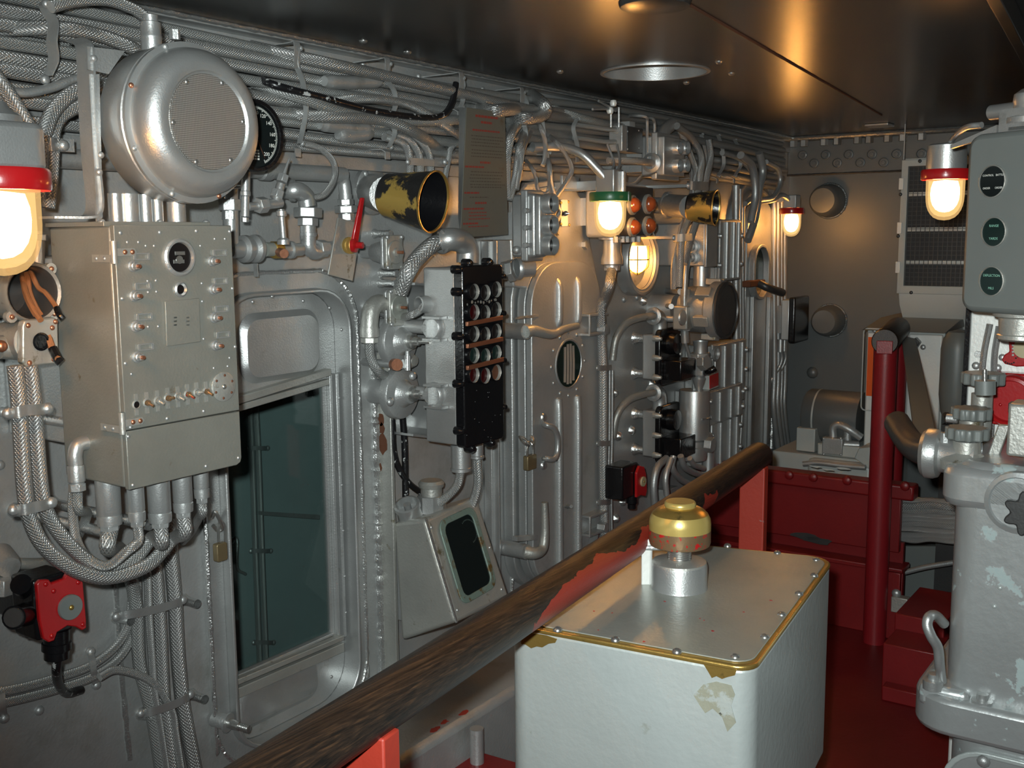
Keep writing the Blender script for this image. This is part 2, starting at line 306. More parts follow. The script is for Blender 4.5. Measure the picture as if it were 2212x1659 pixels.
def wood(name):
    mt=bpy.data.materials.new(name); mt.use_nodes=True; M[name]=mt; nt=mt.node_tree; N=nt.nodes; Lk=nt.links; p=N['Principled BSDF']
    tc=N.new('ShaderNodeTexCoord'); mp=N.new('ShaderNodeMapping'); mp.inputs['Scale'].default_value=(0.45,95,95); Lk.new(tc.outputs['Object'],mp.inputs[0])
    n=N.new('ShaderNodeTexNoise'); n.inputs['Scale'].default_value=3.2; n.inputs['Detail'].default_value=7; n.inputs['Roughness'].default_value=0.62; n.inputs['Distortion'].default_value=0.15; Lk.new(mp.outputs[0],n.inputs[0])
    cr=N.new('ShaderNodeValToRGB'); e=cr.color_ramp.elements; e[0].position=0.38; e[0].color=(0.007,0.005,0.004,1); e[1].position=0.74; e[1].color=(0.075,0.038,0.018,1)
    x=e.new(0.55); x.color=(0.024,0.014,0.009,1); Lk.new(n.outputs[0],cr.inputs[0])
    n2=N.new('ShaderNodeTexNoise'); n2.inputs['Scale'].default_value=9; n2.inputs['Detail'].default_value=9; Lk.new(tc.outputs['Object'],n2.inputs[0])
    # worn red paint lies over the middle of the rail: a patch with a shape of its own
    sx=N.new('ShaderNodeSeparateXYZ'); Lk.new(tc.outputs['Object'],sx.inputs[0])
    def rng(lo,hi,inv=False):
        q=N.new('ShaderNodeMapRange'); q.inputs['From Min'].default_value=lo; q.inputs['From Max'].default_value=hi; Lk.new(sx.outputs[0],q.inputs[0])
        if inv: q.inputs['To Min'].default_value=1; q.inputs['To Max'].default_value=0
        return q.outputs[0]
    def mth(op,a,b):
        q=N.new('ShaderNodeMath'); q.operation=op
        for i,v_ in enumerate((a,b)):
            if isinstance(v_,(int,float)): q.inputs[i].default_value=v_
            else: Lk.new(v_,q.inputs[i])
        return q.outputs[0]
    low=N.new('ShaderNodeMapRange'); low.inputs['From Min'].default_value=0.945; low.inputs['From Max'].default_value=0.985; low.inputs['To Min'].default_value=1; low.inputs['To Max'].default_value=0; Lk.new(sx.outputs[2],low.inputs[0])
    band=mth('MULTIPLY',mth('MULTIPLY',rng(RED0-0.10,RED0+0.06),rng(RED1-0.05,RED1+0.22,True)),low.outputs[0])
    msk=mth('GREATER_THAN',mth('ADD',band,mth('MULTIPLY',mth('SUBTRACT',n2.outputs[0],0.5),1.7)),0.42)
    mx=N.new('ShaderNodeMix'); mx.data_type='RGBA'; Lk.new(msk,mx.inputs[0]); Lk.new(cr.outputs[0],mx.inputs[6]); mx.inputs[7].default_value=(0.30,0.030,0.016,1)
    Lk.new(mx.outputs[2],p.inputs['Base Color']); p.inputs['Roughness'].default_value=0.43; p.inputs['Specular IOR Level'].default_value=0.5
    bp=N.new('ShaderNodeBump'); bp.inputs['Strength'].default_value=0.45; bp.inputs['Distance'].default_value=0.002; Lk.new(n.outputs[0],bp.inputs['Height']); Lk.new(bp.outputs[0],p.inputs['Normal'])
RED0,RED1=1.37,2.05
wood('wood')
def glow(name, strength, col, zc, fall):   # frosted globe, brightest level with its bulb
    mt=bpy.data.materials.new(name); mt.use_nodes=True; M[name]=mt; nt=mt.node_tree; N=nt.nodes; Lk=nt.links; p=N['Principled BSDF']
    tc=N.new('ShaderNodeTexCoord'); sx=N.new('ShaderNodeSeparateXYZ'); Lk.new(tc.outputs['Object'],sx.inputs[0])
    a=N.new('ShaderNodeMath'); a.operation='SUBTRACT'; Lk.new(sx.outputs[2],a.inputs[0]); a.inputs[1].default_value=zc
    b=N.new('ShaderNodeMath'); b.operation='ABSOLUTE'; Lk.new(a.outputs[0],b.inputs[0])
    mr=N.new('ShaderNodeMapRange'); mr.interpolation_type='SMOOTHERSTEP'; mr.inputs['From Min'].default_value=fall*0.15; mr.inputs['From Max'].default_value=fall
    mr.inputs['To Min'].default_value=strength; mr.inputs['To Max'].default_value=strength*0.05; Lk.new(b.outputs[0],mr.inputs[0])
    p.inputs['Base Color'].default_value=(0.8,0.75,0.6,1); p.inputs['Roughness'].default_value=0.3
    p.inputs['Emission Color'].default_value=col; Lk.new(mr.outputs[0],p.inputs['Emission Strength'])
def glowglass(name, e, tint):     # frosted globe glass and an added inner shell; both glow faintly, bulb shines through
    mt=bpy.data.materials.new(name); mt.use_nodes=True; M[name]=mt; nt=mt.node_tree; N=nt.nodes; Lk=nt.links; N.remove(N['Principled BSDF'])
    t=N.new('ShaderNodeBsdfTransparent'); t.inputs[0].default_value=(*tint,1); em=N.new('ShaderNodeEmission'); em.inputs[0].default_value=(1.0,0.60,0.22,1); em.inputs[1].default_value=e
    a=N.new('ShaderNodeAddShader'); Lk.new(t.outputs[0],a.inputs[0]); Lk.new(em.outputs[0],a.inputs[1]); Lk.new(a.outputs[0],N['Material Output'].inputs[0])
glowglass('globe',0.42,(0.55,0.55,0.55)); glowglass('glow_shell',0.55,(0.8,0.8,0.8))
glow('bulb',LAMP_STRENGTH,LAMP_COLOR,0.0,9.0); glow('globe_port',LAMP_STRENGTH*0.12,LAMP_COLOR,0.0,9.0)
def glassmat(name, col, rough=0.0, alpha=0.25):
    mt=bpy.data.materials.new(name); mt.use_nodes=True; M[name]=mt; nt=mt.node_tree; N=nt.nodes; Lk=nt.links
    N.remove(N['Principled BSDF']); g=N.new('ShaderNodeBsdfGlossy'); g.inputs['Roughness'].default_value=0.03; t=N.new('ShaderNodeBsdfTransparent'); t.inputs[0].default_value=(*col,1)
    mx=N.new('ShaderNodeMixShader'); mx.inputs[0].default_value=0.03; Lk.new(t.outputs[0],mx.inputs[1]); Lk.new(g.outputs[0],mx.inputs[2])
    Lk.new(mx.outputs[0],N['Material Output'].inputs[0])
glassmat('glass',(0.80,0.86,0.85))
# ================================================================== STRUCTURE
YW=1.9; XB=5.2; ZC=2.01
def weld(par, pts, r=0.005, mat='weld', name='weld_bead', n=7, step=0.012):
    P=smoothpath([V(p) for p in pts],8); Q=[P[0]]; 
    for p in P[1:]:
        L=(p-Q[-1]).length; k=max(1,int(L/step)); a=Q[-1]
        for i in range(1,k+1): Q.append(a.lerp(p,i/k))
    Q=[q+V((random.uniform(-1,1),random.uniform(-1,1),random.uniform(-1,1)))*r*0.12 for q in Q]
    return MB().tube(Q,r,n,1,rj=0.2).make(par,name,mat)
# floor
fl=S(box(None,'floor','floor_paint',(-2.4,-2.0,-0.04),(XB+0.2,2.1,0)))
# near window opening in the left wall
ox0=W(488,1400,YW).x; ox1=W(748,1100,YW).x; oz0=W(640,1560,YW).z; oz1=W(620,632,YW).z
wl=MB()
wl.box((-2.4,YW,0),(ox0,YW+0.06,ZC)); wl.box((ox1,YW,0),(XB,YW+0.06,ZC)); wl.box((ox0,YW,oz1),(ox1,YW+0.06,ZC)); wl.box((ox0,YW,0),(ox1,YW+0.06,oz0))
wall=S(wl.make(None,'wall_left','silver_wall'))
# ceiling with a round opening
hc=G(1415,155,ZC); hr=(G(1530,155,ZC)-G(1302,155,ZC)).length/2
c=MB(); n=32; sq=[]
hs=hr*1.3
for i in range(n):
    t=2*math.pi*i/n; ca,sa=math.cos(t),math.sin(t); k=hs/max(abs(ca),abs(sa)); sq.append(V((hc.x+ca*k,hc.y+sa*k,ZC)))
c.plate_hole(sq,circ(V((hc.x,hc.y,ZC)),AX,AY,hr,n=n),(0,0,0.03))
X0,X1,Y0,Y1=-2.4,XB+0.1,-2.0,2.0
c.box((X0,Y0,ZC),(hc.x-hs,Y1,ZC+0.03)); c.box((hc.x+hs,Y0,ZC),(X1,Y1,ZC+0.03)); c.box((hc.x-hs,Y0,ZC),(hc.x+hs,hc.y-hs,ZC+0.03)); c.box((hc.x-hs,hc.y+hs,ZC),(hc.x+hs,Y1,ZC+0.03))
ceil=S(c.make(None,'ceiling','ceiling_paint'))
b=MB(); b.plate_hole(circ(V((hc.x,hc.y,ZC-0.004)),AX,AY,hr+0.004,n=40),circ(V((hc.x,hc.y,ZC-0.004)),AX,AY,hr-0.006,n=40),(0,0,0.16)); b.make(ceil,'hatch_ring','silver_smooth')
MB().cyl((hc.x,hc.y,ZC+0.15),(hc.x,hc.y,ZC+0.16),hr,n=32).make(ceil,'hatch_cap','grey_paint')
a0,a1=G(1440,-20,ZC),G(1905,248,ZC); dd=(a1-a0).normalized(); a0=a0-dd*0.4
b=MB(); pn=dd.cross(AZ)*0.0022; b.hexa([a0-pn-AZ*0.004,a1-pn-AZ*0.004,a1+pn-AZ*0.004,a0+pn-AZ*0.004,a0-pn,a1-pn,a1+pn,a0+pn]); b.make(ceil,'plate_seam','rust')
for u,v in ((1210,154),(1553,133),(1483,178),(1580,158),(785,88),(880,112)):
    P=G(u,v,ZC); rivet(ceil,P,-AZ,0.011,'bolt_head','steel')
# welded repair patch and bracket on the ceiling
P=G(1415,4,ZC); MB().lathe(V((P.x,P.y,ZC)),-AZ,[(0.075,-0.002),(0.07,0.010),(0.05,0.014),(0,0.014)],18).make(ceil,'cover_plate','ceiling_paint')
P=G(1900,268,ZC); box(ceil,'ceiling_clip','steel',(P.x-0.05,P.y-0.05,ZC-0.012),(P.x+0.05,P.y+0.05,ZC),0.003)
a,b_=G(2165,-30,ZC),G(2235,120,ZC); dd=(b_-a).normalized(); a=a-dd*0.5; b_=b_+dd*0.8; pn=dd.cross(AZ)*0.012
MB().hexa([a-pn-AZ*0.05,b_-pn-AZ*0.05,b_+pn-AZ*0.05,a+pn-AZ*0.05,a-pn,b_-pn,b_+pn,a+pn]).make(ceil,'beam','ceiling_paint',0.002)
# other walls of the compartment
wb=S(box(None,'wall_back','hull_grey',(XB,-2.0,0),(XB+0.06,YW+0.06,ZC)))
S(box(None,'wall_right','hull_grey',(-2.4,-2.06,0),(XB,-2.0,ZC)))
S(box(None,'wall_rear','hull_grey',(-2.46,-2.0,0),(-2.4,YW,ZC)))
# angle bar and weld along the ceiling edge of the left wall
tr=S(MB().box((-2.0,YW-0.050,ZC-0.012),(XB,YW,ZC)).box((-2.0,YW-0.012,ZC-0.07),(XB,YW,ZC-0.012)).make(None,'trim_1','silver_wall',0.002))
weld(tr,[(0.6,YW-0.052,ZC-0.004),(XB,YW-0.052,ZC-0.004)],0.006)
for u,v in ((785,139),(905,165),(1043,193),(1222,224),(600,103),(1330,240)):
    P=W(u,v,YW-0.02); rivet(tr,P,OUT,0.008,'bolt_head','silver')
# vertical weld seams on the left wall
def wseam(pts,r=0.006): return weld(wall,[W(u,v,YW-0.002) for u,v in pts],r)
wseam([(243,1170),(252,1300),(262,1450),(280,1640)],0.006)
wseam([(1090,420),(1097,700),(1103,950),(1107,1320)],0.006)
for u,v in ((110,1475),(85,1535),(0,1005),(6,890)):
    rivet(wall,W(u,v,YW-0.001),OUT,0.010,'weld_stud','silver_wall')
# raised bulkhead plate round the near window with its own weld
px0,px1=W(452,1200,YW).x,W(800,1000,YW).x
S(wall)
# ---------------------------------------------------------------- near door with sliding window
dr=bpy.data.objects.new('door_1',None); COL.objects.link(dr); dr.location=(ox0,YW,oz0); LOC['door_1']=V((ox0,YW,oz0)); S(dr)
cxm,czm=(ox0+ox1)/2,(oz0+oz1)/2; ow,oh=ox1-ox0,oz1-oz0
# coaming ring standing proud of the wall
def ringplate(par,name,mt,Yf,dep,wo,ho,ro,wi,hi,ri,bev=0.003,n=7):
    o=rrect((cxm,Yf,czm),AX,AZ,wo,ho,ro,n); i=rrect((cxm,Yf,czm),AX,AZ,wi,hi,ri,n)
    return MB().plate_hole(o,i,(0,dep,0)).make(par,name,mt,bev)
ringplate(dr,'coaming','silver_smooth',YW-0.035,0.075,ow+0.012,oh+0.012,0.105,ow-0.006,oh-0.006,0.10)
ringplate(dr,'flange','silver',YW-0.012,0.012,ow+0.10,oh+0.10,0.15,ow+0.01,oh+0.01,0.105)
wl_=rrect((cxm,YW-0.012,czm),AX,AZ,ow+0.10,oh+0.10,0.15,9); weld(dr,wl_+[wl_[0]],0.0055)
YL=YW+0.02
glx0=W(500,1400,YL).x; glx1=W(714,1080,YL).x
def pz(u,v,Y=YL): return W(u,v,Y).z
# leaf: sheet with a rectangular cut-out for the glass
zt=pz(600,842); zb=pz(600,1425)
lf=MB(); li=rrect((cxm,YL,czm),AX,AZ,ow-0.008,oh-0.008,0.10,6)
hole=[]
for p in li:
    d=V((p.x-cxm,0,p.z-czm)); gx=(glx1-glx0)/2; gcx=(glx0+glx1)/2; gz=(zt-zb)/2; gcz=(zt+zb)/2
    k=min(gx/abs(d.x) if abs(d.x)>1e-6 else 9,gz/abs(d.z) if abs(d.z)>1e-6 else 9); hole.append(V((gcx+d.x*k,YL,gcz+d.z*k)))
lf.plate_hole(li,hole,(0,0.012,0)); lf.make(dr,'leaf','silver')
# pressed dishes in the leaf, above and below the glass
def dish(par,o,w,h,r,dep,mt,name='pressed_panel'):
    b=MB(); A=rrect(o,AX,AZ,w,h,r,6); Bq=rrect(V(o)+V((0,dep,0)),AX,AZ,w-0.03,h-0.03,max(0.01,r-0.012),6); n_=len(A)
    b.add(A+Bq,[(i,(i+1)%n_,n_+(i+1)%n_,n_+i) for i in range(n_)]+[tuple(range(n_,2*n_))]); return b.make(par,name,mt)
ztop=pz(600,668); 
dish(dr,(W(605,730,YL).x,YL-0.001,(zt+0.02+ztop)/2),W(690,700,YL).x-W(515,700,YL).x,(ztop-zt-0.028),0.05,-0.014,'silver_smooth')
zlo=pz(610,1550); dish(dr,(W(600,1500,YL).x,YL-0.001,(zb-0.03+zlo+0.02)/2),W(700,1450,YL).x-W(515,1450,YL).x,(zb-0.03-zlo-0.01),0.04,-0.012,'silver_smooth')
g=box(dr,'glass_pane','glass',(glx0,YL+0.003,zb),(glx1,YL+0.007,zt))
# window frame bars
def bar4(par,name,mt,a,b,h,d):   # bar from a to b (3D on the front), height h down, depth d
    a,b=V(a),V(b); return MB().hexa([a-AZ*h,b-AZ*h,b-AZ*h+AY*d,a-AZ*h+AY*d,a,b,b+AY*d,a+AY*d]).make(par,name,mt,0.002)
Yb_=YL-0.022
bar4(dr,'upper_sash_bar','silver_worn',W(512,858,Yb_),W(716,796,Yb_),0.018,0.03)
bar4(dr,'upper_sash_lip','silver_worn',W(512,876,Yb_+0.008),W(712,818,Yb_+0.008),0.016,0.02)
bar4(dr,'sill','silver_worn',W(490,1478,Yb_-0.006),W(744,1372,Yb_-0.006),0.014,0.03)
bar4(dr,'sill_face','silver_worn',W(490,1498,Yb_+0.004),W(744,1388,Yb_+0.004),0.026,0.02)
bar4(dr,'sash_groove','silver',W(488,1470,Yb_+0.012),W(722,1366,Yb_+0.012),0.008,0.02)
for i,(u,d0) in enumerate(((722,0.010),(732,0.004))):
    Xa=W(u,1080,Yb_+0.008).x; box(dr,'sash_stile','silver',(Xa,Yb_+d0,zb-0.01),(Xa+0.010,YL,zt+0.02),0.0015)
for v in (860,950,1050,1150,1250,1330):
    P=W(735,v,Yb_); rivet(dr,V((W(737,1080,Yb_+0.004).x+0.004,Yb_+0.004,P.z)),OUT,0.0035)
for u,v in ((588,640),(546,652),(655,650),(712,665),(738,712),(716,1462)):
    rivet(dr,W(u,v,YW-0.02),OUT,0.0045,'screw','silver')
for u,v in ((520,655),(600,642),(680,640)):
    pass
# space behind the window: a small lit-by-nothing lobby with its own cable and dog
S(box(None,'wall_lobby','dark_panel',(ox0-0.7,2.62,0),(ox1+1.4,2.66,ZC)))
S(MB().box((ox0-0.7,YW+0.06,0),(ox0-0.66,2.62,ZC)).box((ox1+1.36,YW+0.06,0),(ox1+1.4,2.62,ZC)).make(None,'wall_lobby_ends','dark_panel'))
YLb=2.60
t=T('lobby_cable_run','pair of thin silver braided cables clipped behind the window glass','cable',W(555,1400,YLb))
for k,(du,r) in enumerate(((0,0.0095),(14,0.0095))):
    tube(t,'cable','braid',[W(538+du,860,YLb-0.02),W(545+du,1000,YLb-0.02),W(552+du,1200,YLb-0.02),W(562+du,1460,YLb-0.02)],r)
for v in (968,1190,1388):
    u=550+(v-968)*0.03; MB().ribbon([W(u-14,v,YLb),W(u-8,v,YLb-0.03),W(u+20,v,YLb-0.03),W(u+28,v,YLb)],(0,0,0.014),0.002).make(t,'clamp','silver')
    for du in (-14,28): rivet(t,W(u+du,v,YLb-0.001),OUT,0.009)
t=T('lobby_wall_hook','bent silver rod hook on the dark wall behind the glass','hook',W(505,1240,YLb))
tube(t,'rod','silver',[W(500,1168,YLb),W(512,1166,YLb-0.03),W(512,1225,YLb-0.03),W(530,1240,YLb-0.02)],0.005)
rivet(t,W(500,1168,YLb),OUT,0.012,'mounting_boss')
t=T('lobby_shelf_bar','thin silver ledge bar crossing the dark lobby wall behind the glass','bar',W(620,1110,YLb))
MB().hexa([W(558,1112,YLb-0.03),W(690,1122,YLb-0.03),W(690,1122,YLb),W(558,1112,YLb),W(558,1104,YLb-0.03),W(690,1112,YLb-0.03),W(690,1112,YLb),W(558,1104,YLb)]).make(t,'bar','silver')
# padlock on the left jamb, seen against the glass
YP=YW-0.03
t=T('padlock','brass padlock hanging from a hasp on the near window jamb','padlock',W(478,1230,YP))
P=W(480,1185,YP); w=0.013
prism(t,'body','dull_brass',rrect(W(481,1193,YP-0.012),AX,AZ,0.03,0.042,0.005,3),(0,0.016,0),0.002)
tube(t,'shackle','steel',[W(472,1170,YP-0.004),W(472,1140,YP-0.004),W(477,1126,YP-0.004),W(486,1140,YP-0.004),W(487,1170,YP-0.004)],0.0035,8)
MB().tube([W(458,1118,YP+0.005),W(464,1106,YP-0.01),W(474,1122,YP-0.012),W(480,1140,YP-0.006),W(470,1146,YP),W(460,1135,YP)],0.0045,8).make(t,'hasp_link','steel')
# threaded stud on the jamb
t=T('threaded_stud','rusty threaded stud with a washer beside the window jamb','bolt',W(462,1560,YW-0.03))
A=W(462,1552,YW); ax=V((0.25,-1,-0.12)).normalized()
lat(t,'boss','silver',A,ax,[(0.018,0),(0.018,0.03),(0.016,0.036),(0.023,0.037),(0.023,0.041),(0,0.041)])
lat(t,'shank','steel',A+ax*0.041,ax,[(0.011,0),(0.0105,0.028),(0.008,0.029)]+[(0.008+0.0008*(i%2),0.03+i*0.0022) for i in range(12)]+[(0,0.057)],14)
# vertical stiffener plate with weld and rust, right of the window
YS=YW
Xs=W(813,1000,YW).x; Ye=Xs/ray(846,1000).x*ray(846,1000).y
st=T('stiffener_plate','upright grey flat-bar stiffener with rust patches right of the window','stiffener',(Xs,YW,oz0))
pl=MB().box((Xs,Ye,0.25),(Xs+0.012,YW,W(815,740,YW).z)).make(st,'plate','silver_worn',0.002)
weld(st,[(Xs-0.004,YW-0.004,0.25),(Xs-0.004,YW-0.004,0.9),(Xs-0.004,YW-0.004,W(815,740,YW).z)],0.011,n=8,step=0.008)
for u,v,s in ((822,905,1.0),(826,960,1.5),(824,925,0.9),(820,1010,0.7)):
    P=B(u,v,Xs-0.0006); lp=[P+AY*(0.012*s*math.cos(a)*random.uniform(.6,1.1))+AZ*(0.02*s*math.sin(a)*random.uniform(.6,1.1)) for a in [i*math.pi/6 for i in range(12)]]
    prism(st,'rust_patch','rust',lp,(0.0006,0,0))
# ================================================================== CABLE BUNDLE UNDER THE CEILING
def lane(Y,Z,x0,x1,r,amp,seed,drop=0.0,mat='braid',grp='silver braided cables of the overhead bundle',lbl='silver braided cable running along the wall in the overhead bundle'):
    rnd=random.Random(seed); pts=[]; x=x0; ph=rnd.uniform(0,6.28)
    while x<x1+0.01:
        k=(x-x0)/(x1-x0)
        pts.append(V((x,Y+rnd.uniform(-1,1)*amp*0.25,Z-drop*k*k+math.sin(x*1.9+0.6)*0.010+math.sin(x*3.1+ph)*amp*0.9))); x+=0.30
    o=MB().tube(pts,r,10,4).make(None,'braided_cable',mat); root(o,pts[0]); return tag(o,lbl,'cable',grp)
zz=[1.962,1.938,1.914,1.889,1.862,1.835,1.810,1.785,1.762]
for i,z in enumerate(zz):
    r=(0.0115,0.012,0.0125,0.0115,0.0145,0.013,0.012,0.0115,0.011)[i]
    lane(YW-0.085-0.012*math.sin(i*1.3)-(0.02 if 2<i<6 else 0),z,0.35,4.95,r,0.006,i+10,mat='braid' if i%3 else 'braid_grey',lbl=('topmost' if i==0 else ORD[i]+' from the top')+' silver braided cable in the front row of the overhead bundle')
for i in range(7):
    lane(YW-0.048,1.955-i*0.027,0.35,5.05,0.012,0.004,i+40,mat='braid_grey',lbl='silver braided cable in the rear row of the overhead bundle')
# cable tray flat bar and conduit below the bundle
t=T('cable_tray_bar','long flat silver bar below the overhead cables','tray bar',(1.4,YW,1.70))
a,b_=W(430,318,YW-0.05),W(975,385,YW-0.05); 
box(t,'bar','silver',(0.9,YW-0.055,1.715),(3.0,YW-0.045,1.745),0.001)
for x in (1.2,1.75,2.3,2.85): box(t,'standoff','silver_wall',(x,YW-0.046,1.722),(x+0.02,YW,1.738))
t=T('horizontal_conduit','thick silver conduit pipe running level below the overhead cables','pipe',(1.2,YW-0.05,1.68))
Zc=W(640,372,YW-0.06).z
cyl(t,'pipe','silver',(0.55,YW-0.06,Zc),(W(742,378,YW-0.06).x,YW-0.06,Zc),0.019)
lat(t,'coupling','silver',V((W(560,360,YW-0.06).x,YW-0.06,Zc)),AX,[(0.019,0),(0.023,0.004),(0.023,0.03),(0.019,0.034)])
# strap hangers
def hanger(uu,vt,vb,wig,Y=YW-0.135,label='',top=True):
    t=T('cable_hanger',label,'hanger',W(uu,vb,Y),'wavy strap hangers of the overhead bundle')
    n_=len(wig); pts=[]
    for i,w_ in enumerate(wig): pts.append(W(uu+w_,vt+(vb-vt)*i/(n_-1),Y))
    MB().ribbon(pts,(0,0.015,0),0.0024,5).make(t,'strap','silver')
    P=pts[0]; Q=pts[-1]
    rivet(t,P+V((0.006,-0.004,0)),AX,0.006); rivet(t,Q+V((0.006,-0.004,0)),AX,0.006)
    if top: MB().ribbon([V((P.x,YW-0.01,P.z+0.012)),V((P.x-0.002,Y+0.02,P.z+0.012)),V((P.x-0.006,Y-0.004,P.z+0.008)),V((P.x-0.010,Y-0.005,P.z-0.045))],(0.018,0,0),0.0022,3).make(t,'top_bracket','silver')
    MB().ribbon([V((Q.x-0.01,YW-0.01,Q.z-0.006)),V((Q.x-0.008,Y+0.01,Q.z-0.006)),V((Q.x-0.008,Y-0.002,Q.z-0.03))],(0.018,0,0),0.0022,3).make(t,'lower_bracket','silver')
    return t
hanger(643,104,310,(0,-3,10,16,18,12,4),label='silver wavy strap hanger with rivets, first right of the gauge')
hanger(836,138,318,(2,-2,16,18,10,17,4),label='silver wavy strap hanger above the near black horn')
hanger(995,168,232,(2,6,2,5,0),label='short crimped strap hanger holding the printed sign')
hanger(1128,200,316,(0,10,7,5,8,-4),label='silver crimped strap hanger just right of the printed sign')
hanger(1180,228,330,(0,-8,-6,-2,4),label='thin strap hanger crossing the cable loops behind the sign',top=False)
hanger(1247,256,330,(0,-8,-5,0,2),label='thin strap hanger left of the green-rimmed lamp',top=False)
hanger(1515,290,382,(0,6,12,10,2),label='thin strap hanger above the far black horn',top=False)
hanger(1551,292,380,(0,8,12,12,0),label='second thin strap hanger right of the far black horn',top=False)
hanger(1587,302,380,(0,10,12,12,0),label='third thin strap hanger near the far arched door',top=False)
# worn black-and-silver cable sagging across the bundle
o=tube(None,'worn_cable','black_chip',[W(560,170,YW-0.09),W(600,186,YW-0.14),W(700,212,YW-0.15),W(800,238,YW-0.15),W(890,252,YW-0.15),W(950,252,YW-0.15),W(975,225,YW-0.15),W(985,180,YW-0.14)],0.0085)
root(o,W(585,183,YW-0.15)); tag(o,'thin cable with flaking black paint sagging across the bundle','cable')
# cable sleeves in the bundle
def cable(pts,r,label,group=None,mat='braid',name='braided_cable',n=12):
    P=[V(p) if isinstance(p,Vector) else W(*p) for p in pts]
    o=tube(None,name,mat,P,r,n); root(o,P[0]); return tag(o,label,'cable',group)
def pc(pts,Y): return [(u,v,Y) for u,v in pts]
for (pts,lb) in (([(700,175),(760,178),(820,176)],'smooth metal splice sleeve on an upper cable above the near horn'),
               ([(690,268),(720,272),(770,277),(800,280)],'long splice sleeve on a lower bundle cable beside the first hanger'),
               ([(730,290),(760,294),(800,288)],'short splice sleeve under the long one on the bundle')):
    P=[W(u,v,YW-0.112) for u,v in pts]; o=tube(None,'splice_sleeve','silver',P,lambda s:0.0165 if 0.06<s<0.94 else 0.012); root(o,P[0]); tag(o,lb,'cable sleeve')
for pts,r,lb,mt in (([(540,100),(700,135),(850,168),(1000,203),(1150,238),(1300,272)],0.014,'thick braided cable slanting down across the upper overhead bundle','braid'),
    ([(545,178),(650,212),(760,246),(880,262),(1000,258),(1060,240)],0.013,'braided cable sagging in front of the bundle above the near horn','braid_grey'),
    ([(640,232),(760,214),(880,226),(980,285),(1050,330)],0.011,'thinner braided cable peeling off the bundle towards the sign','braid'),
    ([(560,240),(700,252),(820,258),(900,288),(965,335)],0.014,'thick braided cable bending down behind the sign','braid'),
    ([(1170,228),(1280,262),(1400,286),(1500,302),(1600,322),(1680,345)],0.014,'thick grey cable on top of the far half of the bundle','braid_grey'),
    ([(-20,66),(120,60),(220,78),(300,112),(345,150)],0.013,'braided cable curving behind the top of the loudspeaker','braid')):
    P=[W(u,v,YW-(0.06 if j in (0,len(pts)-1) else 0.138)) for j,(u,v) in enumerate(pts)]; o=tube(None,'braided_cable',mt,P,r); root(o,P[0]); tag(o,lb,'cable')
# hanging cables around the lamp pipework
cable(pc([(655,310),(690,320),(720,350),(722,385),(700,420),(670,428)],YW-0.12),0.0075,'thin braided cable curving down beside the first hanger')
cable(pc([(860,285),(900,300),(925,330),(930,365),(925,420)],YW-0.11),0.010,'braided cable bending down behind the near black horn, rightmost',)
cable(pc([(840,290),(880,300),(905,335),(908,370),(905,420)],YW-0.115),0.010,'braided cable bending down behind the near black horn, middle one')
cable(pc([(830,296),(870,310),(885,340),(885,380),(880,420)],YW-0.12),0.010,'braided cable bending down behind the near black horn, leftmost')
cable(pc([(1000,300),(975,320),(968,350),(962,380),(955,430)],YW-0.10),0.008,'thin braided cable dropping left of the printed sign')
t=T('cable_clamp_bar','flat clamp bar holding the cables above the near black horn','clamp',W(920,352,YW-0.13))
MB().ribbon([W(880,348,YW-0.128),W(905,350,YW-0.135),W(935,352,YW-0.135),W(962,354,YW-0.128)],(0,0,0.018),0.002).make(t,'strap','silver')
for u in (882,962): rivet(t,W(u,350,YW-0.135),OUT,0.008)
# upper-left details: thick braided cables crossing in front of the bundle
cable(pc([(-20,150),(20,205),(60,270),(85,320)],YW-0.30),0.0115,'thick braided cable slanting down to the near lamp housing')
cable(pc([(190,185),(150,205),(115,240),(98,280),(90,310),(85,360),(82,430)],YW-0.22),0.013,'thick braided cable bending down beside the speaker bracket, left one')
cable(pc([(200,215),(160,235),(130,255),(117,285),(115,330),(112,380),(105,450)],YW-0.20),0.011,'thick braided cable bending down beside the speaker bracket, right one')
cable(pc([(20,198),(60,200),(110,190),(160,172),(200,165)],YW-0.19),0.008,'smooth chipped rod-like cable crossing the upper left bundle',mat='black_chip' if False else 'silver')
cable(pc([(110,15),(160,2),(230,0),(285,18),(312,35)],YW-0.22),0.0105,'braided cable arching into the top fitting of the loudspeaker')
t=T('near_hanger_strap','wavy strap hanger over the cables in the upper left corner','hanger',W(110,150,YW-0.17))
MB().ribbon([W(95,5,YW-0.16),W(98,18,YW-0.17),W(115,50,YW-0.185),W(112,90,YW-0.19),W(116,130,YW-0.18),W(102,165,YW-0.165)],(0,0.03,0),0.0025,5).make(t,'strap','silver')
rivet(t,W(101,8,YW-0.185),OUT,0.008); rivet(t,W(98,172,YW-0.185),OUT,0.009)
t=T('pipe_clamp','two-lobed clamp on the cables right of the near lamp housing','clamp',W(100,312,YW-0.22))
MB().ribbon([W(72,310,YW-0.215),W(85,310,YW-0.24),W(100,311,YW-0.225),W(115,312,YW-0.23),W(128,313,YW-0.205),W(160,315,YW-0.205)],(0,0,0.022),0.002).make(t,'strap','silver')
rivet(t,W(138,314,YW-0.21),OUT,0.010)
